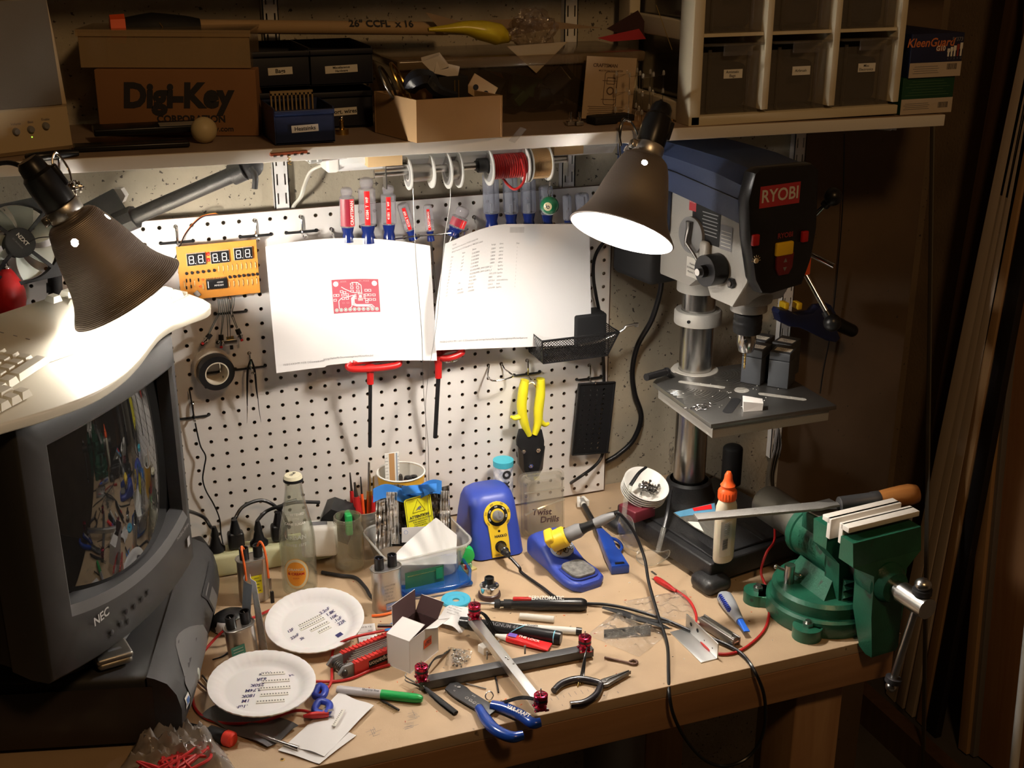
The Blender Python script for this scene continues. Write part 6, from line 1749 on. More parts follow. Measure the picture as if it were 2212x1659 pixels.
m.text('ATTENTION',.0068,ink,fl_@T(0,-.006,.0005),bold=.035,sx=.95);m.text('OBSERVE PRECAUTIONS',.0038,ink,fl_@T(0,-.0115,.0005),bold=.02);m.text('FOR HANDLING',.0036,ink,fl_@T(0,-.0158,.0005),bold=.02);m.text('ELECTROSTATIC',.0030,ink,fl_@T(0,-.0196,.0005),bold=.02);m.text('SENSITIVE DEVICES',.0030,ink,fl_@T(0,-.0232,.0005),bold=.02)
tri=[(0,.0245),(-.0115,.002),(.0115,.002)];m.tube([V(x,y,.0006)for x,y in tri],.0005,ink,5,1,closed=True,M=fl_);m.tube([(p.x,p.y,.0005)for p in rr(.045,.055,0,.004)],.0004,ink,4,1,closed=True,M=fl_)
m.prism([(-.006,.004),(-.001,.010),(.004,.012),(.006,.008),(.002,.007),(.004,.004),(-.001,.006)],.0004,.0006,gink,fl_);m.build('warning_label',ab)
btm=mat('blue_masking_tape',(.03,.20,.62),.6)
m=MB();m.sheet(lambda u,v:bagpt(806+148*u,1086-30*v-14*u-8*sin(u*9),-.012+.004*sin(u*14)+.003*v),24,4,btm,th=.0003)
m.sheet(lambda u,v:bagpt(868+75*u,1068-18*v-6*u,-.018+.006*sin(u*11+v*3)),18,4,btm,th=.0003);m.build('blue_tape',ab,None,50)
m=MB();m.sheet(lambda u,v:bagpt(868+92*u,1172-32*v-5*u,-.024+.002*sin(u*6)),10,4,wpap,th=.0003);m.tube([bagpt(877+4*cos(a),1150+4*sin(a),-.026)for a in range(7)],.0003,mat('ink_blue',(.1,.2,.5),.5),4,3,closed=True);m.build('paper_label',ab)
foam=mat('foam_white',(.78,.78,.77),.7)
m=MB()
def wb(u,v):
 x=848+138*u;yb=1222-4*u;yt=1196-78*max(0,1-abs(u-.68)/.62)**.9
 return P(x,yb+(yt-yb)*v,YB-.030-.030*(1-v)+.0018*sin(u*26+v*6)*(v>.02))
m.sheet(wb,34,14,foam,th=.0008);solo(m,'white_foam_bag',T(0,0,0),'folded white foam pouch slumped over the front of the tub','pouch',None,smooth=50)
m=MB();m.lathe([(.008,-.008),(.0148,-.007),(.0150,.007),(.008,.008)],mat('bright_green',(.02,.62,.12),.35),T(D(1006,1197,.016))@RX(90)@RY(-12),30);solo(m,'green_tape_roll',T(0,0,0),'bright green round cap between the tub and the blue soldering station','cap')
q=D(1014,1231,0);t=thing('led_test_board',T(q)@RZ(18),'tiny yellow board carrying a red and a green LED','circuit board')
m=MB();m.box((0,0,.0015),(.022,.014,.003),mat('board_yellow',(.6,.5,.2),.5));m.build('board',t)
for x,c_ in((-.006,MATS['red_led']),(.004,mat('led_green',(.25,.5,.3),.2))):
 m=MB();m.cyl((x,.002,.003),(x,.002,.009),.0026,c_,seg=14);m.sph((x,.002,.009),.0026,c_,seg=14);m.build('led',t)
# ---- oil-filled capacitors
def capac(o,rot,tilt,label,w=.050,d_=.030,h=.076,labels=0):
 M_=T(o)@RZ(rot)@tilt;t=thing('oil_capacitor',M_,label,'capacitor',None)
 al=mat('capacitor_can',(.52,.50,.47),.3,.9,bump=.15,bscale=90)
 m=MB();m.loft([rr(w-.004,d_-.004,0,d_*.45,7),rr(w,d_,.003,d_*.49,7),rr(w,d_,h,d_*.49,7)],al);m.build('can',t,None,50)
 m=MB();m.tube(rr(w+.001,d_+.001,h,d_*.5,7),.0014,al,8,1,closed=True);m.loft([rr(w-.002,d_-.002,h-.002,d_*.47,7),rr(w-.002,d_-.002,h-.0008,d_*.47,7)],mat('can_top_tan',(.45,.38,.28),.4,.6));m.build('top_rim',t)
 for s_ in(-1,1):
  m=MB();m.lathe([(.0078,0),(.0078,.020),(.0062,.020),(.0062,.006),(.0001,.006)],blk,T(s_*.0115,0,h),20);m.box((s_*.0115,0,h+.012),(.001,.006,.012),stl);m.build('terminal',t)
 m=MB();F=T(-.002,-d_/2-.0002,h*.45)@FRONT
 if labels==0:
  for k,s2 in enumerate(('CAPACITOR','2100 VAC','NO PCB','1.05 uF','OIL FILLED')):m.text(s2,.0040,gink,F@T(0,.016-k*.0062,0))
  m.quad(.020,.012,mat('stamp_blue',(.25,.35,.6),.4),F@T(.004,-.022,0));m.text('SAMSUNG',.0035,wht,F@T(.004,-.022,.0004),bold=.02)
 elif labels==1:
  m.quad(.018,.034,esd,F@T(.004,0,0))
  for k,s2 in enumerate(('HIGH','VOLTAGE','CH85','21090','MFD .90')):m.text(s2,.0034,ink,F@T(.004,.012-k*.006,.0004),bold=.02)
 else:
  m.quad(.022,.034,mat('label_teal',(.06,.28,.22),.5),F@T(-.010,-.004,0))
  for k in range(6):m.quad(.016,.0009,lab,F@T(-.010,.008-k*.005,.0004))
 m.build('printed_label',t)
 return t
c1=capac(D(553,1303,0)+V(0,.012,0),6,RX(0),'tin capacitor with orange wires and a yellow label, behind the standing pouch',h=.080,labels=1)
c2=capac(D(841,1323,0)+V(0,.012,0),8,RX(0),'bright tin capacitor with two black terminals, in front of the food tub',h=.078)
c3=capac(D(532,1440,0)+V(0,.012,0),14,RX(0)@RY(-4),'tin capacitor with a teal label beside the plates',w=.046,h=.068,labels=2)
inv=c1.matrix_world.inverted()
for s_,pts in((-1,[(-.0115,0,.098),(-.016,-.006,.106),(-.018,-.014,.100),(-.017,-.018,.080),(-.016,-.0185,.050)]),(1,[(.0115,0,.098),(.015,-.006,.108),(.018,-.014,.102),(.020,-.019,.080),(.021,-.020,.046)])):
 m=MB();m.tube(pts,.0020,ow,8,6);m.build('orange_wire',c1)
m=MB();m.box((.0225,-.021,.036),(.004,.004,.020),stl);m.tube([(.0225,-.021,.03),(.024,-.022,.018)],.001,stl,6,1);m.box((.024,-.022,.010),(.006,.005,.022),blk,b=.001);m.build('diode',c1)
# ---- soldering station
hk=mat('station_blue',(0.030,0.060,0.36),0.42);hky=mat('station_yellow',(.80,.55,.03),.4)
a,b_=D(1024,1216,0),D(1135,1196,0);A=along(a,b_);L=(b_-a).length
hs_=thing('soldering_station',A,'blue rounded soldering station with a yellow dial panel','soldering station')
prs=[]
for(z,y0,y1,w,r)in((.003,-.002,.118,1.0,.018),(.020,.0035,.119,.99,.02),(.034,.0080,.118,.96,.018),(.060,.0160,.114,.92,.018),(.090,.0255,.106,.89,.020),(.104,.032,.100,.83,.022),(.112,.044,.090,.66,.02)):
 prs.append([V(p.x+L/2,p.y+(y0+y1)/2,z)for p in rr(L*w,y1-y0,z,r,6)])
m=MB();m.loft(prs,hk);m.build('housing',hs_,None,60)
m=MB();m.box((L/2,.06,.0015),(L*.9,.1,.003),rub,b=.001);m.build('base_pad',hs_)
pn=Vector((0,-.955,.30)).normalized();pu=Vector((0,.30,.955)).normalized()
PF=basis(Vector((L*.52,.0155,.062)),(1,0,0),pu,pn)
pout=[(-.017,-.060),(.017,-.060),(.017,-.030)]+[(.0250*cos(radians(t_)),.014+.0250*sin(radians(t_)))for t_ in range(-50,235,15)]+[(-.017,-.030)]
m=MB();m.prism(pout,-.004,.0022,hky,PF,b=.0006);m.build('panel',hs_)
m=MB();m.lathe([(.0128,.0024),(.0190,.0024)],blk,PF@T(0,.014,0),36,cap=False)
for k,s_ in enumerate(('400','500','600','700','800','900')):an=radians(215-k*50);m.text(s_,.0044,ink,PF@T(.0220*cos(an),.014+.0220*sin(an),.0024)@RZ(math.degrees(an)-90))
for k,s_ in enumerate(('200','300','350','400','450')):an=radians(200-k*52);m.text(s_,.0038,wht,PF@T(.0160*cos(an),.014+.0160*sin(an),.0027)@RZ(math.degrees(an)-90),bold=.02)
m.lathe([(.0022,.0024),(.0001,.003)],blk,PF@T(0,-.014,0),12);m.text('HAKKO',.0066,ink,PF@T(.002,-.023,.0024),bold=.03);m.text('FX-888',.0034,ink,PF@T(-.008,-.056,.0024));m.build('dial_scale',hs_)
m=MB();m.lathe([(.0095,.002),(.0090,.012),(.0060,.016),(.0001,.017)],gplas,PF@T(0,.014,0),24);m.box((0,.014+.004,.014),(.004,.010,.008),gplas,PF,b=.001);m.build('dial_knob',hs_)
m=MB();m.lathe([(.0105,.001),(.0105,.004),(.0085,.004)],blk,PF@T(0,-.042,0),24,cap=False);m.lathe([(.0080,.002),(.0080,.022),(.0062,.024),(.0060,.036),(.0038,.038),(.0032,.050)],blk,PF@T(0,-.042,0)@RX(14),20);m.build('cable_socket',hs_)
s0=A@(PF@(T(0,-.042,0)@RX(14)@Vector((0,0,.048))))
# ---- iron, its stand and the long cord
a,b_=D(1172,1232,0),D(1290,1275,0)
stf=Vector((b_.x-a.x,b_.y-a.y,0)).normalized()
ca,cb=D(1178,1201,0),D(1262,1264,0);A=along(ca,cb);L=(cb-ca).length
ih=thing('iron_stand',A,'blue soldering iron stand with yellow holder, brass wool and grey sponge','iron stand')
def sec(x,w,z,r=.012):return[V(x+0,p.x,p.y+z/2)for p in rr(w,z,0,min(r,z*.45,w*.45),5)]
secs=[(-.030,.040,.020),(-.022,.054,.050),(-.006,.060,.064),(.012,.062,.062),(.030,.064,.056),(.048,.066,.042),(.064,.070,.024),(.078,.072,.020),(.105,.074,.019),(.125,.066,.018),(.134,.044,.015)]
sc_=1.0
m=MB();m.loft([sec(x*1.02+.004,w,z*.80 if z>.03 else z)for x,w,z in secs],hk);m.build('stand_body',ih,None,60)
m=MB();m.prism([(p.x+.103,p.y)for p in rr(.062,.056,0,.016)],.0185,.0205,mat('tray_dark_blue',(.015,.03,.2),.5));m.build('sponge_tray',ih)
spo=mat('wet_sponge',(.16,.155,.145),.95,var=.4,scale=120,bump=1.0,bscale=250)
m=MB();m.prism([(p.x+.103,p.y)for p in rr(.054,.046,0,.014)],.0205,.0255,spo,b=.001);m.build('sponge',ih)
BWM=T(.052,.0,.0385)@RY(34)
m=MB();m.lathe([(.016,-.004),(.0225,.000),(.0225,.004),(.020,.005)],mat('tray_light',(.35,.40,.5),.4),BWM,28,sx=.8);m.build('wool_cup',ih)
m=MB();r5=random.Random(9)
for k in range(46):
 q=V(r5.uniform(-.012,.012),r5.uniform(-.016,.016),.002+r5.random()*.006);a_=r5.uniform(0,6.28)
 m.tube([BWM@(q+V(.004*cos(a_+t_),.004*sin(a_+t_),.001*t_))for t_ in(0,1.5,3,4.5)],.0006,brass if k%3 else blk,4,3)
m.build('brass_wool',ih)
hb0,hb1=D(1222,1150,.085),D(1190,1170,.065)
ia,ib=D(1198,1168,.062),D(1328,1112,.115)
IAx=axis(A.inverted()@ia,A.inverted()@ib)
m=MB();m.lathe([(.0180,-.006),(.0185,.020),(.0150,.024),(.0150,.018),(.016,-.006),(.0180,-.006)],hky,IAx,30,cap=False);m.box((0.0,-.010,-.004),(.03,.022,.016),hky,IAx,b=.004);m.build('iron_holder',ih)
Li=(ib-ia).length
ir=thing('soldering_iron',axis(ia,ib),'grey and black soldering iron resting in the yellow holder','soldering iron')
m=MB();m.lathe([(.0075,.012),(.0125,.020),(.0130,.045),(.0108,.052)],gplas,None,24);m.lathe([(.0085,Li-.038),(.0090,Li-.020),(.0062,Li-.004),(.0045,Li)],gplas,None,20);m.build('grip',ir)
m=MB();m.lathe([(.0105,.050),(.0085,.060),(.0080,Li-.036)],blk,None,20);m.build('handle',ir)
cpts=[s0,s0+V(.010,-.020,-.012),D(1128,1238,.004),D(1170,1268,.004),D(1205,1292,.004),D(1262,1303,.004),D(1310,1306,.006),D(1370,1318,.007),D(1440,1340,.006),D(1490,1362,.004),D(1530,1376,.005),D(1575,1395,.005),D(1605,1415,.004)]
cpts+=[PX(1632,1450,.735)if False else P(1630,1450,-.652),P(1650,1500,-.66),P(1653,1560,-.66),P(1640,1605,-.66),P(1610,1640,-.66),P(1565,1655,-.66),P(1520,1640,-.66),P(1480,1595,-.66),P(1455,1545,-.66),P(1446,1500,-.652)]
cpts+=[D(1444,1452,.004),D(1441,1390,.006),D(1422,1330,.016),D(1402,1260,.030),D(1392,1205,.055),D(1370,1150,.090),ib+V(.006,-.006,.004),ib+(ia-ib).normalized()*.003]
tubes('connecting_cable',cpts,.0027,blk,'long black cord looping from the soldering station over the bench edge to the iron','cord',n=7)
# ---- tall things behind
o=D(1080,1110,0);top=P(1081,1000,-.03);m=MB();R_=.0185
o=V(top.x,-.045,DZ);H=P(1080,995,-.045).z-DZ
m.lathe([(R_,0),(R_,H),(R_*.5,H+.0005),(.0001,H+.001)],mat('tube_artwork',(.06,.14,.42),.4,var=.5,scale=60,col2=(.75,.85,.95)),None,32)
m.lathe([(R_+.0006,H-.010),(R_+.0008,H+.001),(R_*.6,H+.002),(.0001,H+.0015)],mat('teal_lid',(.06,.45,.58),.5,bump=.8,bscale=90),None,32)
m.text('MEN',.017,ink,None,bold=.05,align='LEFT',warp=lambda p:V((R_+.0008)*cos(radians(-95)+(p.y)/R_),(R_+.0008)*sin(radians(-95)+(p.y)/R_),H-.036-p.x))
m.lathe([(.004,.0),(.0085,.0)],ink,T(0,-R_-.0006,H-.022)@RX(90),24,cap=False)
solo(m,'printed_tube',T(o),'blue and white printed tube with a teal top behind the soldering station','tube')
cs=clear('blister_plastic',(.90,.89,.85),.14,.07,body=(.60,.57,.50),ior=1.6)
tl,tr_,bL=(1122,1022),(1217,1017),(1128,1162)
bz=DZ;p0=D(1132,1163,0);p1=D(1214,1152,0);A=along(p0,p1);L=(p1-p0).length
Ht=P(1170,1014,p0.y+.02).z-DZ
t=thing('twist_drill_case',A@RX(-5),'clear plastic case marked Twist Drills standing against the pegboard','case')
m=MB();rg=lambda y,i,s_=1:[V(p.x+L/2,y,p.y+Ht/2)for p in rr(L+.010-i,Ht-i,0,.012,6)]
m.loft([rg(0,.004),rg(-.002,.010),rg(-.014,.016),rg(-.016,.022)],cs,cap=False);m.loft([rg(-.016,.022)],cs);m.loft([rg(.004,.002)],cs);m.loft([rg(0,.004),rg(.004,.002),rg(.005,-.004)],cs,cap=False)
m.tube([(-.002,-.017,Ht*.76),(L,-.017,Ht*.78)],.0012,cs,6,1);m.tube([(-.002,-.017,Ht*.42),(L*.3,-.018,Ht*.50),(L,-.018,Ht*.60)],.002,cs,6,4)
m.build('case_shell',t,None,40)
m=MB();wr=mat('marker_brown_black',(.06,.03,.03),.5);F=T(0,-.0175,0)@FRONT
m.text('Twist',.0165,wr,F@T(L*.40,Ht*.44,0)@RZ(-5),bold=.02,shear=.1);m.text('Drills',.0165,wr,F@T(L*.60,Ht*.31,0)@RZ(-3),bold=.02,shear=.1);m.build('handwriting',t)
# ---- lighter, bowls, glasses
A,L=line((1262,1092),(1340,1232),.012,.008);lt_=thing('long_lighter',A,'long-reach utility lighter with blue handle and black barrel','lighter')
lb_=mat('lighter_blue',(.012,.05,.30),.3)
m=MB();lx(m,[(0,.0052),(L*.42,.0056)],blk,None,14);m.box((L*.46,0,0),(.04,.016,.014),blk,b=.004);m.build('barrel',lt_)
m=MB();m.prism([(L*.44,-.006),(L*.60,-.009),(L*.80,-.014),(L,-.016),(L*1.0,.016),(L*.82,.015),(L*.72,.012),(L*.66,.0135),(L*.56,.013),(L*.44,.006)],-.008,.010,lb_,b=.003);m.box((L-.006,0,.011),(.004,.016,.002),blk);m.build('handle',lt_)
m=MB();m.tube([(L*.52,.010,0),(L*.58,.024,0),(L*.68,.026,0),(L*.76,.014,0)],.003,lb_,8,5);m.build('trigger_guard',lt_)
q=A.inverted()@D(1246,1084,.010)
m=MB();m.cyl((-.006,0,0),(-.020,0,0),.0075,mat('connector_silver',(.6,.6,.58),.35,.8),seg=16);m.box((-.016,.010,0),(.022,.006,.012),wht,RZ(12));m.box((-.016,-.010,0),(.022,.006,.012),wht,RZ(-12));m.cyl((-.002,0,0),(-.007,0,0),.005,wht,seg=14)
solo(m,'push_connector',A,'small white and silver fitting at the tip of the long lighter','fitting')
bz=D(1390,1072,.060)
rm=mat('dark_red_block',(.12,.01,.02),.5);m=MB();m.box((0,0,0),(.05,.045,.022),rm,b=.003);solo(m,'dark_red_block',T(D(1376,1102,.069))@RZ(15),'dark red block wedged under the tilted stack of bowls','block')
bo=D(1391,1057,.098)
for k in range(5):
 Mb=T(bo)@RX(24)@RY(6)@T(0,0,.005*k-.014)
 m=MB();m.lathe([(.0001,-.012),(.022,-.012),(.028,-.009),(.0385,.006),(.0425,.008),(.0425,.009),(.0380,.0075),(.0275,-.0078),(.021,-.0108),(.0001,-.0108)],wht,None,44,cap=False)
 lb2=['lowest','second lowest','middle','second highest','topmost'][k]+' small white bowl of the tilted stack by the drill press'+(', holding screws' if k==4 else '')
 solo(m,'small_bowl',Mb,lb2,'bowl','stack of small white bowls',smooth=50)
m=MB();r6=random.Random(4)
for k in range(60):
 q=V(r6.gauss(.004,.0085),r6.gauss(-.006,.0075),.000+r6.random()*.010);a_=r6.uniform(0,6.28);d2=V(cos(a_),sin(a_),r6.uniform(-.4,.4)).normalized()
 if q.x**2+q.y**2>.022**2:continue
 m.cyl(q,q+d2*.007,.0012,dstl,seg=6);m.cyl(q+d2*.007,q+d2*.0088,.0026,stl if k%2 else dstl,seg=8)
solo(m,'loose_screws',T(bo)@RX(24)@RY(6)@T(0,0,.004),'heap of small dark screws in the top bowl','screws',kind='stuff')
gt=clear('clear_spectacle_plastic',(.93,.93,.90),.10,.05,body=(.7,.7,.66),ior=1.6)
sg=thing('safety_glasses',T(D(1400,1225,0)),'clear safety glasses with black ear tips lying folded open on the bench','glasses');inv=sg.matrix_world.inverted()
t1=[D(1348,1118,.075),D(1352,1080,.100),D(1362,1048,.120),D(1380,1022,.135),D(1396,1009,.140)]
t2=[D(1421,1192,.030),D(1434,1140,.060),D(1442,1105,.080),D(1449,1060,.100)]
m=MB();m.tube([inv@p for p in t1[:3]],.0045,gt,8,6,flat=.5);m.build('temple',sg);m=MB();m.tube([inv@p for p in t2[:2]],.0045,gt,8,6,flat=.5);m.build('temple',sg)
m=MB();m.tube([inv@p for p in t1[2:]],[.0042,.0038,.0030],blk,8,6,flat=.6);m.build('ear_tip',sg);m=MB();m.tube([inv@p for p in t2[1:]],[.0042,.0038,.0032],blk,8,6,flat=.6);m.build('ear_tip',sg)
m=MB();l0=[D(1338,1120,.070),D(1350,1112,.078),D(1366,1122,.070),D(1375,1160,.045),D(1392,1190,.020),D(1370,1190,.016),D(1350,1178,.016),D(1336,1150,.030)]
l1=[D(1376,1198,.012),D(1400,1188,.022),D(1428,1192,.030),D(1446,1188,.030),D(1444,1202,.018),D(1420,1218,.006),D(1395,1222,.004),D(1378,1212,.006)]
for l_ in(l0,l1):
 loc=[inv@p for p in catmull(l_,4,True)];c=sum(loc,Vector())/len(loc);k=len(loc);m.add(loc+[c+V(-.004,-.004,.003)],[(i,(i+1)%k,k)for i in range(k)],gt);m.tube(loc,.0010,gt,6,1,closed=True)
m.tube([inv@D(1376,1196,.014),inv@D(1385,1186,.020),inv@D(1392,1190,.020)],.003,gt,8,4);m.build('lens',sg,None,60)
# ---- glue bottle and blister bag on the press base
q=D(1568,1215,.0545)+V(0,.010,0);gb_=thing('glue_bottle',T(q)@RZ(14)@RX(0),'white glue bottle with orange twist cap standing on the drill press base','bottle')
gm=mat('glue_white',(.66,.60,.46),.35,sss=.1)
def ov(w,d_,z,n=20):return[V(w*cos(2*pi*k/n),d_*sin(2*pi*k/n),z)for k in range(n)]
m=MB();m.loft([ov(.018,.012,0),ov(.020,.014,.004),ov(.0205,.0145,.040),ov(.021,.0145,.085),ov(.020,.0135,.102),ov(.0155,.012,.112),ov(.0135,.0125,.116)],gm);m.build('bottle_body',gb_,None,60)
m=MB();m.lathe([(.0150,.114),(.0155,.116),(.0150,.130),(.0125,.133),(.0115,.136),(.0125,.139),(.0095,.143),(.0070,.150),(.0065,.157),(.0035,.163),(.0001,.164)],orng,None,24)
for k in range(20):m.box((.0152*cos(k*pi/10),.0152*sin(k*pi/10),.122),(.001,.001,.012),orng)
m.build('twist_cap',gb_)
m=MB();m.sheet(lambda u,v:V(-.019+.020*u,-.0150+.0055*(1-u)**2,.015+.065*v),6,1,lab)
for k in range(9):m.box((-.012,-.0146,.030+k*.0022),(.011,.0006,.0010 if k%2 else .0006),ink)
for k in range(7):m.box((-.010,-.0148,.056+k*.0035),(.012,.0004,.0006),gink)
m.build('bottle_label',gb_)
bp_=[D(1453,1108,.058),D(1545,1086,.085),D(1562,1112,.082),D(1555,1172,.060),D(1538,1178,.058),D(1500,1140,.058)]
m=MB();c=sum(bp_,Vector())/6
q_=lambda u,v:(bp_[0].lerp(bp_[1],u)).lerp(bp_[5].lerp(bp_[3],u),v)+V(0,0,.003*sin(pi*u)*sin(pi*v))
m.sheet(q_,10,8,cs,th=.0006)
m.sheet(lambda u,v:q_(.02+.96*u,.02+.30*v)+V(0,0,.0012),8,2,mat('card_blue',(.10,.30,.48),.45));m.sheet(lambda u,v:q_(.45+.45*u,.04+.14*v)+V(0,0,.002),4,2,redlab);m.sheet(lambda u,v:q_(.04+.35*u,.62+.34*v)+V(0,0,.0012),4,2,lab)
solo(m,'blister_pack',T(0,0,0),'clear blister pack with a blue and red card lying on the press base','package',None,smooth=60)
# ===================== front of the bench
plm=mat('foam_plate',(.80,.79,.80),.5,sss=.05)
strip_m=mat('part_strip',(.72,.71,.66),.6)
def plate(c,R_,tilt,label,rows,rot,trot=0):
 M_=T(c)@tilt;t=thing('foam_plate',M_,label,'plate',None)
 n=96;rings=[]
 for r,z in((.0001,0),(.35,0),(.66,0),(.72,.001),(.78,.0055),(.86,.0095),(.94,.0118),(1.0,.0120),(1.0,.0100),(.93,.0092),(.78,.0030),(.70,-.0018),(.0001,-.0018)):
  rg_=[]
  for k in range(n):
   a=2*pi*k/n;w=.0010*(abs(sin(a*18))-.5)if .75<r<=1.0 else 0
   rg_.append(V(R_*r*cos(a)*(1+w*2),R_*r*sin(a)*(1+w*2),z+w))
  rings.append(rg_)
 m=MB();m.loft(rings,plm,cap=False);m.build('plate',t,None,60)
 m=MB();F=RZ(rot)
 for(x,y,s_,sz_)in rows[0]:m.text(s_,sz_,bink,F@T(x,y,.0002)@RZ(trot),bold=.02,shear=.25)
 m.build('handwriting',t)
 for(x,y,L_,a_)in rows[1]:
  m=MB();m.box((0,0,.0006),(L_,.0058,.0012),strip_m,F@T(x,y,0)@RZ(a_))
  for k in range(int(L_/.004)):m.box((-L_/2+.0025+k*.004,.001,.0013),(.0017,.0019,.0007),gink,F@T(x,y,0)@RZ(a_))
  m.build('component_strip',t)
 return t
c=(D(579,1375,.026)+D(784,1325,.026))/2
p1c=D(681,1350,.020)
plate(p1c,.0775,RX(9)@RY(-3),'round white foam plate farther from the edge, leaning on the folding key set',([(.020,.028,'2.2nF',.009),(.028,.020,'1.8K',.009),(.031,.009,'10K',.009),(.036,.001,'.1uF',.009),(.040,-.008,'22R',.009),(-.040,-.002,'12F',.008),(-.036,-.018,'22nF',.008),(-.026,-.026,'3k',.008)],[(-.006,.012,.040,22),(-.004,.003,.044,22),(.006,-.006,.034,22),(.012,-.016,.022,22)]),-2,28)
m=MB();m.quad(.011,.008,bink,T(p1c)@RX(9)@RY(-3)@T(.030,-.036,.0004)@RZ(25));m.build('inked_patch',bpy.data.objects['foam_plate'],(T(p1c)@RX(9)@RY(-3)).inverted())
plate(D(566,1488,.030),.0765,RX(4)@RY(2),'round white foam plate nearest the bench edge, covered in upside-down notes',([(.012,.034,'10nF',.009),(.004,.022,'62R',.009),(-.004,.010,'250K',.009),(-.012,-.000,'2.74M',.009),(-.020,-.011,'180K',.009),(-.026,-.021,'1M',.009),(-.033,-.032,'.1uF',.009),(.052,.018,'6.5mA',.007)][::1],[(.022,.030,.034,-10),(.022,.012,.040,-10),(.018,-.004,.044,-10),(.014,-.018,.040,-10),(.006,-.032,.040,-10)]),0,172)
def bar(name,a,b_,h,wd,ht,mt,label):
 A,L=line(a,b_,h);t=thing('frame_bar',A,label,'metal bar',None)
 return t,A,L
grb=mat('anodised_grey',(.10,.10,.105),.45,.5,bump=.1,bscale=500)
xf=thing('quadcopter_frame',T(D(1090,1440,0)),'X-shaped frame of a grey and an aluminium bar with four red motors','drone frame');IX=xf.matrix_world.inverted()
g0,g1_=D(905,1477,.010),D(1278,1404,.010);s0_,s1_=D(1020,1336,.022),D(1166,1524,.022)
for(a,b_,mt,z,w)in((g0,g1_,grb,0,.0165),(s0_,s1_,alu,0,.0145)):
 A=IX@along(a,b_);L=(b_-a).length;m=MB()
 m.box((L/2,0,.006),(L,w,.0015),mt,A,b=.0003)
 for s_ in(-1,1):m.box((L/2,s_*(w/2-.0007),0),(L,.0014,.0125),mt,A,b=.0003)
 m.box((L/2,0,-.006),(L,w,.0012),mt,A)
 m.build('arm_bar',xf)
mred=mat('anodised_red',(.40,.015,.05),.22,.85)
for(x,y,z_,wdir)in((1025,1333,.030,(50,40)),(911,1467,.018,(55,-60)),(1263,1403,.018,(-8,68)),(1168,1530,.030,(-110,-10))):
 c0=IX@D(x,y,z_);m=MB()
 m.lathe([(.0085,0),(.0085,.0025),(.005,.004),(.005,.010)],mred,T(c0),20)
 for k in range(4):m.box((.010*cos(k*pi/2+.6),.010*sin(k*pi/2+.6),.001),(.006,.004,.002),mred,T(c0)@RZ(0));m.cyl(c0+V(.011*cos(k*pi/2+.6),.011*sin(k*pi/2+.6),.001),c0+V(.011*cos(k*pi/2+.6),.011*sin(k*pi/2+.6),.004),.0016,stl,seg=8)
 m.build('motor_mount',xf)
 m=MB();m.lathe([(.0088,.010),(.0100,.011),(.0100,.014)],mred,T(c0),28);m.lathe([(.0097,.014),(.0097,.018)],blk,T(c0),28,cap=False);m.lathe([(.0100,.018),(.0100,.0225),(.0088,.0235),(.0060,.0235)],mred,T(c0),28,cap=False)
 m.lathe([(.0001,.0226),(.0060,.0235)],blk,T(c0),20,cap=False)
 for k in range(6):m.box((0,0,0),(.0075,.0018,.0012),mred,T(c0+V(0,0,.0236))@RZ(k*60)@T(.0045,0,0))
 m.cyl(c0+V(0,0,.0235),c0+V(0,0,.033),.0011,stl,seg=8);m.build('motor',xf)
 e=IX@D(x+wdir[0],y+wdir[1],.004)
 for k in(-1,0,1):
  m=MB();q0,q1=c0+V(.006,.002*k,.010),e+V(.005*k,.003*k,0)
  m.tube([q0,q0.lerp(q1,.4)+V(0,0,.008),q0.lerp(q1,.8),q1],.0011,blk,6,5);m.cyl(q1,q1+(q1-q0).normalized()*.007,.0012,brass,seg=8);m.build('motor_wire',xf)
for(x,y)in((1077,1400),(1134,1412),(1052,1424),(1109,1450)):
 c0=IX@D(x,y,.016);m=MB();m.cyl(c0,c0+V(0,0,.014),.0016,stl,seg=10);m.build('standoff_bolt',xf)
m=MB()
for(x,y)in((1093,1420),(1098,1424)):c0=IX@D(x,y,.029);m.sph(c0,.0018,chrome,seg=8)
m.build('rivet',xf)
A,L=line((1068,1304),(1268,1306),.011);t=thing('pen_torch',A,'black butane pen torch with a red slider','torch')
m=MB();lx(m,[(L*.18,.007),(L*.25,.0085),(L*.40,.0088),(L*.44,.0105),(L*.94,.0108),(L*.98,.009),(L,.006)],blk,None,22);m.text('BERNZOMATIC',.0105,lab,T(L*.56,0,.0112)@RX(30),bold=.02,sx=.8)
m.build('body',t)
m=MB();lx(m,[(0,.0065),(.006,.0075),(L*.06,.0075),(L*.065,.005),(L*.1,.005),(L*.1,.0075),(L*.18,.0075)],blkm,None,14);m.build('collar',t,None,20)
m=MB();lx(m,[(-.040,.0022),(-.006,.0024),(0,.0045)],stl,None,12);m.build('nozzle',t)
m=MB();m.box((L*.30,0,.0095),(L*.20,.007,.005),red,b=.0015);m.build('slider',t)
def pen(name,a,b_,h,prof,label,cat,txt=None,tsz=.005,tcol=ink,grp=None,roll=0,tx=.4):
 A,L=line(a,b_,h);t=thing(name,A,label,cat,grp)
 for part,mt,pr2 in prof:
  m=MB();lx(m,[(x*L,r)for x,r in pr2],mt,None,18)
  if txt and part=='body':m.text(txt,tsz,tcol,T(L*tx,0,prof[0][2][1][1]+.0003)@RX(roll)if not roll else RX(roll)@T(L*tx,0,prof[0][2][1][1]+.0003),bold=.01)
  m.build(part,t)
 return t,A,L
grey_b=mat('marker_grey_body',(.50,.48,.50),.35)
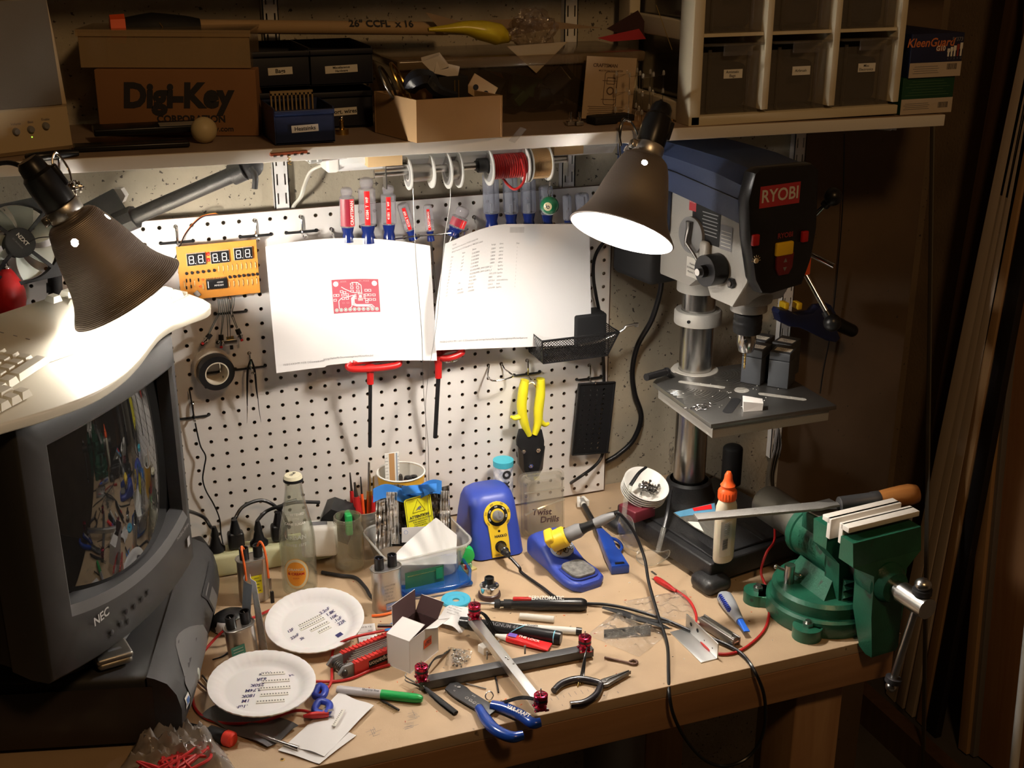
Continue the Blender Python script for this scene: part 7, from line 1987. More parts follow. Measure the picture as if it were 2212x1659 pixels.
pen('marker_pen',(728,1489),(913,1510),.0075,[('body',grey_b,[(0,.005),(.03,.0062),(.5,.0066),(.52,.0066)]),('cap',grn,[(.52,.0072),(.92,.0068),(.98,.0055),(1,.0035)])],'grey permanent marker with a bright green cap near the bench edge','marker','Sharpie fine',.0055,ink,roll=15)
pen('marker_pen',(1080,1352),(1257,1364),.006,[('body',mat('marker_white_body',(.72,.72,.68),.4),[(0,.0052),(.05,.0058),(.93,.0058)]),('cap',blk,[(.93,.0062),(1,.0058)])],'white marker with a black end lying behind the thick black one','marker','Sharpie',.006,ink,roll=15)
mk,A,L=pen('marker_pen',(1006,1344),(1212,1378),.011,[('body',blk,[(0,.0085),(.35,.0095),(.96,.0105),(1,.0098)]),('cap',blk,[(-.06,.0075),(.04,.009),(.04,.0095)])],'thick black permanent marker with a light blue band','marker','MAGNUM 44',.009,gink,roll=30)
m=MB();lx(m,[(L*.93,.0107),(L*.94,.0107)],mat('pale_blue_band',(.2,.55,.75),.4),None,20,cap=False);lx(m,[(L*.975,.0065),(L*1.001,.0065)],gplas,None,20);m.tube([(L*.50,-.0105,.002),(L*.56,-.007,.0085),(L*.62,.001,.0108)],.0009,MATS['pale_blue_band'],5,5);m.build('band',mk)
m=MB();A,L=line((1123,1331),(1197,1338),.006);lx(m,[(0,.0055),(L,.0055)],mat('glue_stick_clear',(.66,.64,.58),.4),None,16);solo(m,'glue_stick',A,'short cloudy white glue stick behind the markers','glue stick')
A,L=line((1070,1372),(1188,1398),.007);t=thing('thread_locker_tube',A,'small red tube of thread locker with a white nozzle','tube')
m=MB();m.loft([[V(L*x,p.x,p.y)for p in rr(w,h_,0,min(w,h_)*.48,4)]for x,w,h_ in((.22,.013,.013),(.4,.016,.013),(.95,.022,.003),(1,.022,.002))],redlab);m.text('THE LOCK',.0075,lab,T(L*.62,0,.0068)@RY(3),bold=.03);m.quad(.014,.010,mat('label_violet',(.15,.08,.4),.4),T(L*.32,0,.0070));m.build('tube_body',t,None,60)
m=MB();lx(m,[(0,.002),(L*.2,.0055),(L*.23,.0062)],wht,None,16);m.build('nozzle',t)
A,L=line((735,1440),(868,1385),.012);t=thing('folding_hex_keys',A,'folding hex key set with red ribbed grips and steel keys','hex key set')
rg=mat('grip_red',(.55,.025,.02),.45)
for s_ in(-1,1):
 m=MB();m.prism([(-.004,-.011),(L*.98,-.012),(L*1.03,0),(L*.98,.011),(-.004,.010),(-.014,0)],-.003,.003,gplas,T(0,s_*.016,0)@RX(90),b=.001)
 m.prism([(.012,-.0115),(L*.9,-.0125),(L*.95,0),(L*.9,.0118),(.012,.0108)],-.0045,.0045,rg,T(0,s_*.0175,0)@RX(90),b=.001)
 for k in range(14):m.box((.016+k*L*.06,s_*.0175,.0118),(.0018,.009,.0016),rg)
 if s_<0:m.quad(.050,.012,blkm,T(L*.55,-.0222,0)@FRONT);m.text('Companion',.0105,lab,T(L*.55,-.0224,0)@FRONT@RZ(180),bold=.01);m.lathe([(.0055,0),(.0045,.002),(.0001,.0022)],blk,T(-.004,-.019,0)@RX(90),16)
 m.build('side_grip',t)
for k in range(6):
 m=MB();y=-.011+k*.0044;m.tube([(L*.98,y,.004),(L*.9,y,.007),(.01+k*.006,y,.007+.0003*k),(.004+k*.006,y,.010)],.0016-.00012*k,stl,6,3);m.cyl((0,y-.0016,0),(0,y+.0016,0),.007,dstl,seg=14);m.build('hex_key',t)
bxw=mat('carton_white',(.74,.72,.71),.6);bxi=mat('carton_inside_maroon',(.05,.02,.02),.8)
cb=thing('small_carton',T(D(893,1452,0)),'small open white carton with a dark inside and an orange sticker','box');IB_=cb.matrix_world.inverted()
cA,cB,cC=IB_@D(886,1455,0),IB_@D(838,1436,0),IB_@D(947,1406,0)
cD=cB+cC-cA;uz=V(0,0,.056)
def panel(p,a,b_,nm,th=.0008,extra=None):
 n_=a.cross(b_).normalized()*th
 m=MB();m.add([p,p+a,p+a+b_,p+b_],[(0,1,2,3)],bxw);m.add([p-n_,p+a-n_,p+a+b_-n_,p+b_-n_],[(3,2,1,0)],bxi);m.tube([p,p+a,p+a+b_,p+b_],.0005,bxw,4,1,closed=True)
 if extra:extra(m)
 m.build(nm,cb)
ux=cC-cA
def stk(m):
 F=basis(cA+ux*.62+uz*.55,ux.normalized(),V(0,0,1),ux.cross(uz).normalized());m.quad(.020,.015,orng,F,.0006);m.text('LP21',.008,ink,F,bold=.02,lift=.0012)
panel(cA,ux,uz,'side_wall',extra=stk);panel(cB,cA-cB,uz,'side_wall');panel(cD,cB-cD,uz,'side_wall');panel(cC,cD-cC,uz,'side_wall')
panel(cA+V(0,0,.0005),cC-cA,cB-cA,'bottom')
panel(cB+uz,(cA-cB),(cD-cB)*.55+V(0,0,.008),'flap')
panel(cC+uz,(cD-cC),V(.012,.004,.026),'flap');panel(cC+uz,(cA-cC)*.45,V(.020,.004,-.004),'flap');panel(cD+uz,(cB-cD)*.8,V(.004,.016,.030),'flap')
A,L=line((948,1322),(1010,1330),.012);m=MB()
m.sheet(lambda u,v:V(-.004+.058*u,-.030+.058*v,.014*sin(pi*u)+.006*sin(u*9+v*7)*.5-.010),14,14,wpap,th=.0004)
for k,s_ in enumerate(('RP7400-ND','RES 10K OHM','CUST: 13246','AA20107')):m.text(s_,.0042,ink,T(.026,.014-k*.007,.0075)@RZ(-8))
solo(m,'component_packet',A@RZ(-12),'crinkled white component packet printed with text, behind the open carton','packet',None,smooth=50)
m=MB();m.lathe([(.006,0),(.024,0),(.025,.002),(.024,.005),(.016,.005),(.014,.003),(.006,.003),(.006,0)],mat('sky_blue_plastic',(.06,.42,.62),.4),T(D(985,1299,0)),36,cap=False);solo(m,'blue_ring',T(0,0,0),'flat sky-blue plastic ring beyond the paper packet','ring')
q=D(1057,1288,0);t=thing('dial_potentiometer',T(q),'round dial potentiometer with black knob and chrome ring','dial')
m=MB();m.lathe([(.0185,0),(.0195,.003),(.0185,.008),(.017,.009)],mat('dark_brown_plastic',(.05,.02,.02),.4),None,30);m.build('base',t)
m=MB();m.lathe([(.0165,.009),(.0165,.021),(.0150,.022),(.0001,.0225)],chrome,None,30);m.build('chrome_ring',t)
m=MB();m.lathe([(.0120,.0225),(.0085,.026),(.0080,.036),(.0065,.0365),(.0062,.033),(.0001,.033)],blk,None,24);m.build('knob',t)
A,L=line((965,1478),(1140,1585),.006);t=thing('wire_stripper',A,'flat dark wire stripper with two blue handles hanging over the bench edge','wire stripper')
bh=mat('handle_blue_glossy',(.010,.05,.30),.22,coat=.5)
m=MB();m.prism([(0,.010),(.010,.014),(.028,.015),(.040,.012),(L*.58,.012),(L*.60,-.013),(.03,-.014),(.008,-.011)],-.0015,.0015,mat('gunmetal',(.035,.035,.037),.42,.3),b=.0004)
for x,y,s_ in((.014,.004,'10'),(.022,-.005,'12'),(.052,.006,'8-32'),(.060,-.006,'14 16 18')):m.text(s_,.0036,lab,T(x,y,.0017))
for k in range(5):m.tube([(.048+.008*k+.0025*cos(a),-.004+.0025*sin(a),.0018)for a in range(7)],.0003,lab,4,2,closed=True)
m.lathe([(.003,0),(.0028,.0025),(.0001,.003)],stl,T(.020,.006,0),12);m.build('blade_plate',t)
P1=[IX.inverted()@V(0,0,0)]
iv=A.inverted()
m=MB();m.tube([iv@D(1035,1530,.007),iv@D(1050,1555,.008),iv@D(1072,1578,.009),iv@D(1105,1592,.010),iv@D(1130,1588,.011)],[.0070,.0085,.0085,.0080,.0065],bh,14,6);m.build('handle',t,None,80)
m=MB();m.tube([iv@D(1063,1523,.008),iv@D(1092,1530,.010),iv@D(1125,1545,.011),iv@D(1150,1562,.012),iv@D(1168,1560,.013)],[.0070,.0082,.0085,.0080,.0065],bh,14,6)
a,b_=iv@D(1098,1524,.0185),iv@D(1148,1545,.021);F=along(a,b_);m.text('VAR-KRAFT',.0080,lab,F@T((b_-a).length/2,-.003,0)@RX(25),bold=.03);m.build('handle',t,None,80)
m=MB();m.tube([iv@(D(1057,1503,.008)+V(.006*cos(a),.002*sin(a),.006*sin(a)))for a in range(7)],.0009,stl,6,3,closed=True);m.build('spring_ring',t)
A,L=line((900,1478),(985,1540),.004);t=thing('angled_tweezers',A,'black coated tweezers with bent steel tips lying left of the wire stripper','tweezers');iv=A.inverted()
for z,k in((.003,0),(.009,1)):
 m=MB();m.tube([iv@D(985,1541-2*k,z),iv@D(950,1515-3*k,z),iv@D(918,1488-4*k,z+.002)],[.0042,.0045,.0022],blkm,10,5,flat=.45);m.tube([iv@D(918,1488-4*k,z+.002),iv@D(895,1478-5*k,z+.004),iv@D(876,1470-8*k,z+.004),iv@D(878,1462-8*k,z+.006)],[.0018,.0012,.0006],dstl,6,4);m.build('arm',t,None,60)
t=thing('needle_nose_pliers',T(D(1290,1478,0)),'black needle-nose pliers lying open near the bench edge','pliers');iv=t.matrix_world.inverted()
bk_=mat('pliers_grip_black',(.014,.012,.016),.35,coat=.3)
for pts in([(1196,1492),(1215,1476),(1250,1467),(1288,1473),(1300,1478)],[(1232,1522),(1262,1518),(1287,1502),(1297,1484),(1302,1478)]):
 m=MB();m.tube([iv@D(*p,.006)for p in pts],[.0048,.0055,.0055,.0050,.0040],bk_,12,6);m.build('handle',t,None,80)
m=MB();A2=iv@along(D(1296,1480,.006),D(1362,1452,.006));L2=(D(1362,1452,.006)-D(1296,1480,.006)).length
m.prism([(0,-.005),(.010,-.008),(.022,-.006),(L2,-.001),(L2,.0004),(.02,.0004),(.016,.0008),(0,.004)],-.003,.003,dstl,A2,b=.0006);m.build('jaw',t)
m=MB();m.prism([(0,.004),(.008,.0075),(.022,.006),(L2*.97,.0028),(L2*.97,.0012),(.018,.001),(0,-.003)],-.003,.0034,dstl,A2,b=.0006);m.lathe([(.0045,.003),(.004,.0045),(.0001,.0048)],stl,A2@T(.008,0,0),14);m.build('jaw',t)
tubes('hex_key',[D(1045,1461,.002),D(1068,1459,.002),D(1071,1464,.002),D(1077,1496,.002)],.0013,blk,'small black hex key lying between the frame bars','hex key',3,6)
tubes('steel_pin',[D(1005,1476,.002),D(1050,1488,.002)],.0011,stl,'thin steel pin beside the wire stripper head','pin')
tubes('eye_bolt',[D(1306,1420,.003),D(1355,1431,.003),D(1364,1434,.003),D(1374,1434,.003),D(1376,1429,.003),D(1369,1426,.003),D(1360,1429,.003)],.0019,mat('rusty_steel',(.14,.08,.06),.6,.5),'rusty rod with an eye at one end on the bare bench','eye bolt',5)
a,b_,c_=D(1462,1376,0),D(1530,1443,0),D(1551,1424,0);A=along(a+(c_-b_),c_);L=(c_-b_-a+b_).length
L=(b_-a).length;w=(c_-b_).length;A=along(a+(c_-b_),c_);m=MB()
m.box((L/2,-w/2,.001),(L,w,.002),alu,b=.0003);m.box((L/2,-.001,.014),(L,.002,.028),alu,b=.0003)
for x in(.016,.036):m.lathe([(.0001,.0),(.0034,0)],blkm,T(x,-.0023,.018)@RX(90),16,cap=False)
for x in(L*.85,L*.6):m.lathe([(.0001,.0),(.0014,0)],blkm,T(x,-.0023,.012)@RX(90),10,cap=False)
solo(m,'aluminium_angle',A,'length of aluminium angle with two holes beside the black cord','angle bracket')
A,L=line((1514,1338),(1592,1388),.009);t=thing('multi_tool',A,'worn steel folding multi-tool beside the vise','multi-tool')
ws=mat('worn_steel',(.30,.28,.26),.45,.9,bump=.6,bscale=160)
m=MB();m.box((L/2,.0065,0),(L,.003,.015),ws,b=.001);m.box((L/2,-.0065,0),(L,.003,.015),ws,b=.001);m.build('frame',t)
m=MB();m.box((L/2,0,.001),(L*.95,.009,.013),dstl,b=.001)
for k in range(4):m.box((L*.5,-.0035+k*.0023,.0085),(L*(.8-.05*k),.0009,.003),stl)
m.build('folded_blade',t)
m=MB();
for x in(.004,L-.004):m.cyl((x,-.009,0),(x,.009,0),.003,chrome,seg=12)
m.build('pivot',t)
A,L=line((1565,1290),(1608,1356),.011);t=thing('scraper_tool',A,'grey and blue hand scraper with a blue tip, beside the vise base','scraper')
sg2=mat('tool_grey',(.33,.35,.38),.4)
m=MB();m.loft([[V(L*x,p.x,p.y)for p in rr(w,h_,0,h_*.45,5)]for x,w,h_ in((-.08,.018,.014),(0,.026,.020),(.25,.024,.021),(.5,.019,.019),(.72,.014,.014),(.80,.014,.014))],sg2);m.build('body',t,None,60)
m=MB()
for k in range(9):m.box((L*(.06+.055*k),-.0095,.006),(.0025,.006,.008),blue,b=.001)
m.box((L*.28,-.0085,.005),(L*.5,.005,.007),blue,b=.002);m.build('ribbed_grip',t)
m=MB();m.loft([[V(L*x,p.x,p.y)for p in rr(w,h_,0,h_*.3,3)]for x,w,h_ in((.80,.010,.010),(1.0,.009,.006),(1.12,.010,.002))],mat('tip_blue',(.02,.14,.7),.4));m.build('tip',t)
bagm=clear('polythene',(.96,.95,.93),.13,.10,crinkle=1.0,body=(.7,.66,.6),cscale=90)
bagm2=clear('milky_polythene',(.86,.84,.82),.52,.18,crinkle=.8,body=(.5,.47,.45),cscale=40)
def bag(name,pts,label,mt=bagm,h=.012,seed=1,nu=26):
 q=[D(*p,.001)for p in pts]
 def f(u,v):
  p=(q[0].lerp(q[1],u)).lerp(q[3].lerp(q[2],u),v)
  e=min(1,6*min(u,1-u))*min(1,6*min(v,1-v))
  return p+V(0,0,e*h*(.45+.55*noise.noise(V(u*6+seed,v*6,seed))+.3*noise.noise(V(u*17,v*17+seed,3)))+.0006)
 m=MB();m.sheet(f,nu,nu,mt)
 return solo(m,name,T(0,0,0),label,'plastic bag',None,smooth=60)
bag('clear_bag',[(1268,1372),(1380,1420),(1440,1372),(1335,1318)],'crumpled clear bag with black strips inside, in the middle of the bench',h=.022,seed=4)
bag('clear_bag',[(1345,1300),(1395,1345),(1508,1335),(1480,1275)],'clear bag lying under the black cord next to the press foot',h=.014,seed=2)
bag('screw_bag',[(962,1438),(1005,1446),(1022,1408),(968,1398)],'little clear bag of shiny screws between the frame bars',h=.012,seed=7,nu=14)
m=MB()
for k in range(70):
 p=D(r6.gauss(992,9),r6.gauss(1420,8),.002+r6.random()*.006);a_=r6.uniform(0,6.28);m.cyl(p,p+V(.003*cos(a_),.003*sin(a_),.001),.0013,chrome,seg=6)
solo(m,'tiny_screws',T(0,0,0),'tiny chrome screws in the small clear bag','screws',kind='stuff')
m=MB()
for k in range(5):
 A,L=line((1305,1363+k*3),(1405,1352+k*4),.004+.001*(k%2));m.box((L/2,0,0),(L,.003,.003),blk,A)
solo(m,'pin_header_strips',T(0,0,0),'black pin header strips inside the middle clear bag','pin headers',kind='stuff')
m=MB();m.tube([D(1302,1312,.008),D(1340,1322,.009),D(1385,1338,.012),D(1450,1345,.010)],[.0030,.0065,.0070,.0020],blkm,10,6,flat=.5);m.tube([D(1385,1338,.013),D(1430,1352,.012),D(1448,1358,.010)],[.005,.005,.001],blkm,8,5,flat=.4);solo(m,'black_strap',T(0,0,0),'black tapering strap lying across the two clear bags','strap',None,smooth=60)
bag('milky_bag',[(255,1665),(300,1600),(455,1578),(520,1680)],'milky plastic bag in the bottom left corner, red things inside',bagm2,.055,9,30)
m=MB();a=D(380,1655,.02)
for k in range(9):m.tube([a+V(r6.uniform(-.05,.05),r6.uniform(-.03,.03),r6.uniform(0,.01))for _ in range(4)],.0022,crim,6,5)
solo(m,'red_wire_scraps',T(0,0,0),'red wire scraps showing through the milky bag','wire',kind='stuff')
m=MB();m.box((0,0,.007),(.016,.016,.014),mat('nylon_block',(.74,.72,.68),.5),b=.002);solo(m,'nylon_block',T(D(1047,1409,0))@RZ(20),'small white nylon block beyond the frame crossing','block')
tubes('red_test_lead',[D(690,1545,.008),D(640,1535,.006),D(560,1560,.006),D(470,1560,.004),D(425,1535,.004),D(415,1490,.004),D(420,1440,.006),D(455,1390,.012),D(500,1350,.035),D(545,1335,.040),D(583,1318,.004)],.0022,crim,'red test lead curving round the left of both plates','test lead')
tubes('red_test_lead',[D(680,1497,.006),D(705,1490,.004),D(716,1470,.004),D(717,1440,.005),D(722,1400,.010),D(760,1378,.030),D(830,1362,.030)],.0022,crim,'red lead rising behind the folding hex keys','test lead')
tubes('red_test_lead',[D(680,1472,.008),D(720,1472,.003),D(760,1465,.003),D(800,1448,.003),D(842,1436,.003)],.0022,crim,'red lead between the front plate and the open carton','test lead')
tubes('red_test_lead',[D(1460,1275,.004),D(1488,1296,.004),D(1503,1325,.004),D(1506,1362,.003),D(1520,1392,.003),D(1552,1412,.003),D(1600,1405,.003),D(1648,1365,.003),D(1662,1320,.004),D(1655,1270,.010),D(1644,1235,.03),D(1655,1195,.05),D(1672,1170,.06),D(1674,1140,.07)],.0023,crim,'red lead running round the multi-tool and up behind the vise','test lead')
def clip(a,b_,h,label):
 A,L=line(a,b_,h);t=thing('alligator_clip',A,label,'clip')
 m=MB();m.loft([[V(L*x,p.x,p.y)for p in rr(w,h_,0,min(w,h_)*.4,4)]for x,w,h_ in((0,.004,.004),(.3,.008,.009),(.7,.010,.010),(.85,.008,.007))],crim);m.build('sleeve',t,None,60)
 m=MB();m.box((L*.93,0,.0015),(L*.2,.004,.001),stl,RY(-6));m.box((L*.93,0,-.0015),(L*.2,.004,.001),stl,RY(6));m.build('jaw',t)
clip((655,1547),(720,1541),.012,'red alligator clip at the right edge of the front plate')
clip((1460,1277),(1408,1244),.006,'red alligator clip lying beside the drill press foot')
tubes('orange_wire',[D(803,1330,.003),D(825,1328,.004),D(850,1322,.003),D(862,1316,.006)],.0021,ow,'short orange wire lying in front of the bright capacitor','wire')
tubes('black_bench_cable',[D(695,1236,.004),D(735,1243,.004),D(768,1248,.004),D(790,1270,.004),D(806,1292,.004),D(850,1300,.003)],.0032,rub,'thick dark cable running from the strip behind the bright capacitor','cable')
tubes('black_wire_scrap',[D(459,1425,.002),D(480,1418,.002),D(494,1408,.002)],.0012,blk,'short black wire scrap left of the teal-labelled capacitor','wire')
m=MB();A,L=line((823,1512),(862,1534),.003);m.box((L/2,0,0),(L,.0025,.0025),blk,A)
for k in range(16):m.cyl(A@V(L*(k+.5)/16,0,0),A@V(L*(k+.5)/16,-.010,-.001),.0003,brass,seg=5)
solo(m,'pin_header',T(0,0,0),'black pin header with gold pins below the green-capped marker','pin header')
A,L=line((462,1372),(548,1350),0);t=thing('computer_mouse',A,'grey and black computer mouse behind the teal-labelled capacitor','mouse')
m=MB();m.loft([[V(L*.5+w*L*.52*cos(2*pi*k/24),w*.026*sin(2*pi*k/24)+.012,z)for k in range(24)]for w,z in((.92,0),(1,.006),(.97,.014),(.82,.022),(.5,.028),(.15,.030))],blk);m.build('shell',t,None,80)
m=MB();m.loft([[V(L*.45+w*L*.44*cos(2*pi*k/24),w*.0268*sin(2*pi*k/24)+.006,z)for k in range(24)]for w,z in((.94,.004),(.94,.012),(.78,.0205))],grey_b);m.build('side_panel',t,None,80)
b0,b1=D(573,1420,0),D(545,1345,0);tp1,tp0=P(538,1238,b1.y),P(560,1262,b0.y+.02)
t=thing('lined_card_pouch',T(b0),'foil-backed pouch with a white lined card standing on edge by the far plate','pouch');iv=t.matrix_world.inverted()
yN,yF=D(581,1420,0).y,D(558,1398,0).y;q4=[D(581,1420,0),D(558,1398,0),P(537,1240,yF),P(553,1262,yN)];q4=[iv@p for p in q4]
m=MB();m.sheet(lambda u,v:(q4[0].lerp(q4[1],u)).lerp(q4[3].lerp(q4[2],u),v)+V(.004*sin(u*8)*.4,0,0),12,12,wpap,th=.0004)
for k in range(9):a,b_=q4[0].lerp(q4[3],.1+.095*k),q4[1].lerp(q4[2],.1+.095*k);m.tube([a+V(.0008,-.0006,0),b_+V(.0008,-.0006,0)],.0003,mat('line_olive',(.45,.45,.25),.6),4,1)
m.build('lined_card',t,None,60)
m=MB();q5=[iv@p for p in(P(532,1325,yF),P(549,1335,yN),P(553,1262,yN),P(537,1240,yF))];m.sheet(lambda u,v:(q5[0].lerp(q5[1],u)).lerp(q5[3].lerp(q5[2],u),v)+V(-.006-.006*sin(pi*u),0,0),12,12,mat('foil_bluegrey',(.25,.29,.34),.4,.4,bump=.8,bscale=40),th=.0004);m.build('foil_back',t,None,60)
m=MB();A,L=line((776,1392),(816,1388),.003);m.box((L/2,.028,0),(L,.060,.0006),wpap);m.text('R13-12',.006,ink,T(L/2,.048,.0004));m.text('007',.005,ink,T(L*.7,.036,.0004))
for k in range(4):m.quad(L*.8,.0004,ink,T(L/2,.006+k*.009,.0003))
solo(m,'parts_tag',A,'small printed white tag sticking out from under the far plate','tag')
m=MB();m.sheet(lambda u,v:D(838+40*u-8*v,1350+12*v-22*u*(1-v),.002+.004*sin(u*4)),8,5,btm,th=.0003);solo(m,'blue_tape_scrap',T(0,0,0),'scrap of blue masking tape behind the open carton','tape')
A,L=line((816,1354),(862,1354),.006);m=MB();lx(m,[(0,.0048),(L*1.6,.0048)],chrome,None,14);solo(m,'chrome_barrel',A,'chrome tube end lying on blue tape beside the far plate','metal tube')
pk=clear('packet_plastic',(.93,.92,.9),.35,.15,crinkle=.4,body=(.78,.76,.72))
for(pts,lb,h,sd)in(([(620,1612),(700,1638),(808,1530),(735,1500)],'white lined packet with a resistor strip, top of the two by the bench edge',.005,3),([(600,1622),(690,1652),(770,1590),(690,1560)],'white packet under the one holding a resistor strip',.002,5)):
 q=[D(*p,.001)for p in pts];m=MB()
 m.sheet(lambda u,v:(q[0].lerp(q[1],u)).lerp(q[3].lerp(q[2],u),v)+V(0,0,h*(.7+.3*sin(u*7+v*5+sd))),12,12,wpap,th=.0004)
 if h>.004:
  A=along(D(722,1568,.0068),D(738,1541,.0068));m.box((.018,0,.0012),(.040,.006,.001),strip_m,A)
  for k in range(9):m.box((.002+.004*k,.001,.0019),(.0012,.0012,.0005),gink,A)
 solo(m,'component_packet',T(0,0,0),lb,'packet',None,smooth=60)
m=MB();q=[D(*p,.004)for p in((432,1548),(578,1615),(645,1570),(500,1500))]
m.sheet(lambda u,v:(q[0].lerp(q[1],u)).lerp(q[3].lerp(q[2],u),v)+V(0,0,.003*sin(u*9+v*6)),14,10,mat('grey_film',(.13,.13,.135),.25,.3,bump=.6,bscale=50),th=.0006);solo(m,'dark_antistatic_sleeve',T(0,0,0),'dark grey antistatic sleeve under the front plate','sleeve',None,smooth=60)
A,L=line((396,1562),(502,1598),.010);t=thing('screwdriver',A,'black screwdriver with a round red end in front of the computer case','screwdriver')
m=MB();lx(m,[(-.02,.0015),(0,.0022),(L*.08,.0035),(L*.3,.0045),(L*.5,.0055),(L*.55,.0100),(L*.85,.0105)],blk,None,20);m.build('handle',t)
m=MB();lx(m,[(L*.85,.0095),(L*.88,.0112),(L*1.0,.0108),(L*1.03,.008)],mat('cap_red',(.7,.04,.02),.4),None,24);m.build('end_cap',t)
A,L=line((590,1598),(645,1617),.006);m=MB();lx(m,[(-.03,.0028),(L*.7,.0028),(L*.7,.0035),(L,.0035)],stl,None,14);solo(m,'nut_driver_shaft',A,'steel driver shaft poking out from the dark sleeve','driver')
m=MB();m.tube([D(690,1482,.012),D(703,1490,.012),D(696,1505,.012),D(680,1502,.012)],.0052,blue,10,5,closed=True);m.tube([D(690,1515,.012),D(712,1522,.012),D(704,1542,.012),D(680,1535,.012)],.0052,blue,10,5,closed=True);solo(m,'blue_scissor_handles',T(0,0,0),'two blue finger loops showing under the rim of the front plate','scissors',None,smooth=60)
m=MB();m.tube([D(420,1466,.003),D(452,1494,.004),D(470,1510,.004)],.0016,dstl,6,3);m.tube([D(437,1459,.003),D(462,1490,.004)],.0016,dstl,6,3);solo(m,'steel_tweezers',T(0,0,0),'dark steel tweezer tips left of the front plate','tweezers')
m=MB()
for k in range(150):
 x,y=r6.uniform(620,1750),r6.uniform(1240,1560)
 if y>1620-(x-800)*.26:continue
 p=D(x,y,.0005);a_=r6.uniform(0,180);c_=(blkm,crim,wht,orng,card,stl)[k%6];m.box((0,0,0),(r6.uniform(.001,.004),.0007,.0006),c_,T(p)@RZ(a_))
solo(m,'bench_debris',T(0,0,0),'tiny wire clippings and crumbs scattered over the bench top','debris',kind='stuff')
# ===================== things on the shelf
def sframe(a,b_):a,b_=S(*a),S(*b_);return along(a,b_)@T(0,0,.0008),(b_-a).length
A,L=sframe((210,300),(556,300));A=A@T(0,.02,0);HB=P(545,148,(A@V(L,0,0)).y).z-A.translation.z
t=thing('shipping_carton',A,'brown cardboard carton printed Digi-Key standing on the shelf','box')
cbr=mat('carton_brown',(.26,.125,.05),.8,var=.06,scale=14);cink=mat('carton_ink',(.022,.02,.022),.8)
m=MB();m.box((L/2,.055,HB/2),(L,.11,HB),cbr,b=.0015);m.build('carton',t)
m=MB();F=T(0,-.0004,0)@FRONT
m.text('Digi-Key',HB*.50,cink,F@T(L*.50,HB*.60,0),bold=.05,sx=L/.265*1.08,shear=.1);m.text('CORPORATION',HB*.145,cink,F@T(L*.58,HB*.26,0),bold=.03);m.text('1-800-344-4539   www.digikey.com',HB*.115,cink,F@T(L*.50,HB*.11,0),bold=.015);m.build('print',t)
m=MB();cz=HB+.0015;h=.052;cc_=clear('compartment_plastic',(.85,.78,.66),.35,.15,body=(.66,.50,.30))
t2=thing('compartment_box',A@T(-.02,.012,cz),'cloudy clear compartment box lying on the Digi-Key carton','organiser box')
w=L+.012
m.box((w/2,0,h/2),(w,.0015,h),cc_);m.box((w/2,.10,h/2),(w,.0015,h),cc_);m.box((w/2,.05,h),(w+.006,.106,.003),cc_);m.box((w/2,-.002,h-.004),(w+.006,.003,.008),cc_);m.box((w/2,.05,.001),(w,.10,.0015),cc_)
for k in range(7):m.box((w*k/6,.05,h/2),(.0015,.10,h),cc_)
m.build('case',t2)
top_z=A.translation.z+cz+h+.003
t=thing('caulk_gun',T(P(300,66,A.translation.y+.04)),'black tool with an orange end knob lying on the compartment box','tool');iv=t.matrix_world.inverted();Yt=A.translation.y+.04
m=MB();m.tube([iv@P(270,62,Yt),iv@P(330,60,Yt),iv@P(400,62,Yt),iv@P(432,62,Yt)],[.016,.022,.019,.015],blkm,14,5);m.tube([iv@P(345,50,Yt-.02),iv@P(352,60,Yt-.024),iv@P(348,68,Yt-.024)],.0012,brass,6,4);m.build('body',t,None,60)
a=iv@P(238,62,Yt);b_=iv@P(270,62,Yt);m=MB();m.cyl(a,b_,.0195,orng,.021,seg=8);m.build('end_knob',t,None,20)
a,b_=P(425,57,Yt+.02),P(1010,62,Yt+.02);A5=along(a,b_);L5=(b_-a).length
ct=mat('tube_cardboard',(.40,.27,.14),.8);m=MB();lx(m,[(0,.0105),(L5*.92,.0105)],ct,None,24)
m.text('26" CCFL  x 16',.0165,ink,A5.inverted()@A5@T(L5*.66,-.0085,.0068)@RX(52),bold=.03);solo(m,'cardboard_tube',A5,'long cardboard tube marked 26 inch CCFL x 16 lying above the bins','tube')
nbin=mat('bin_navy',(.012,.024,.085),.45);nbd=mat('bin_near_black',(.008,.010,.022),.5)
def pbin(x0,y0,x1,y1,Yd,text,label,z_extra=0,dep=.14,mt=nbd,tw=.42):
 a,b_=P(x0,y1,Yd),P(x1,y0,Yd);w,h_=b_.x-a.x,b_.z-a.z
 t=thing('parts_bin',T(a),label,'bin','blue parts bins on the shelf')
 m=MB();m.box((w/2,.001,h_*.46),(w,.002,h_*.92),mt,b=.0006);m.box((w/2,-.002,h_*.88),(w+.002,.006,h_*.14),mt,b=.001)
 for x in(0,w):m.box((x,dep/2,h_/2),(.002,dep,h_),mt)
 m.box((w/2,dep/2,.001),(w,dep,.002),mt);m.box((w/2,dep,h_/2),(w,.002,h_),mt);m.build('bin_wall',t)
 m=MB();F=T(w*.5,-.0012,h_*.42)@FRONT@RZ(1.5);m.quad(w*tw,h_*.20,lab,F)
 for i,ln in enumerate(text.split('\n')):m.text(ln,h_*(.155 if '\n' not in text else .085),ink,F@T(0,(.045-.09*i)*h_ if '\n' in text else 0,.0002),bold=.02)
 m.build('bin_label',t);return t,w,h_
Yd=S(700,276).y-.02
zb_=S(700,276).z
Yb=-.135
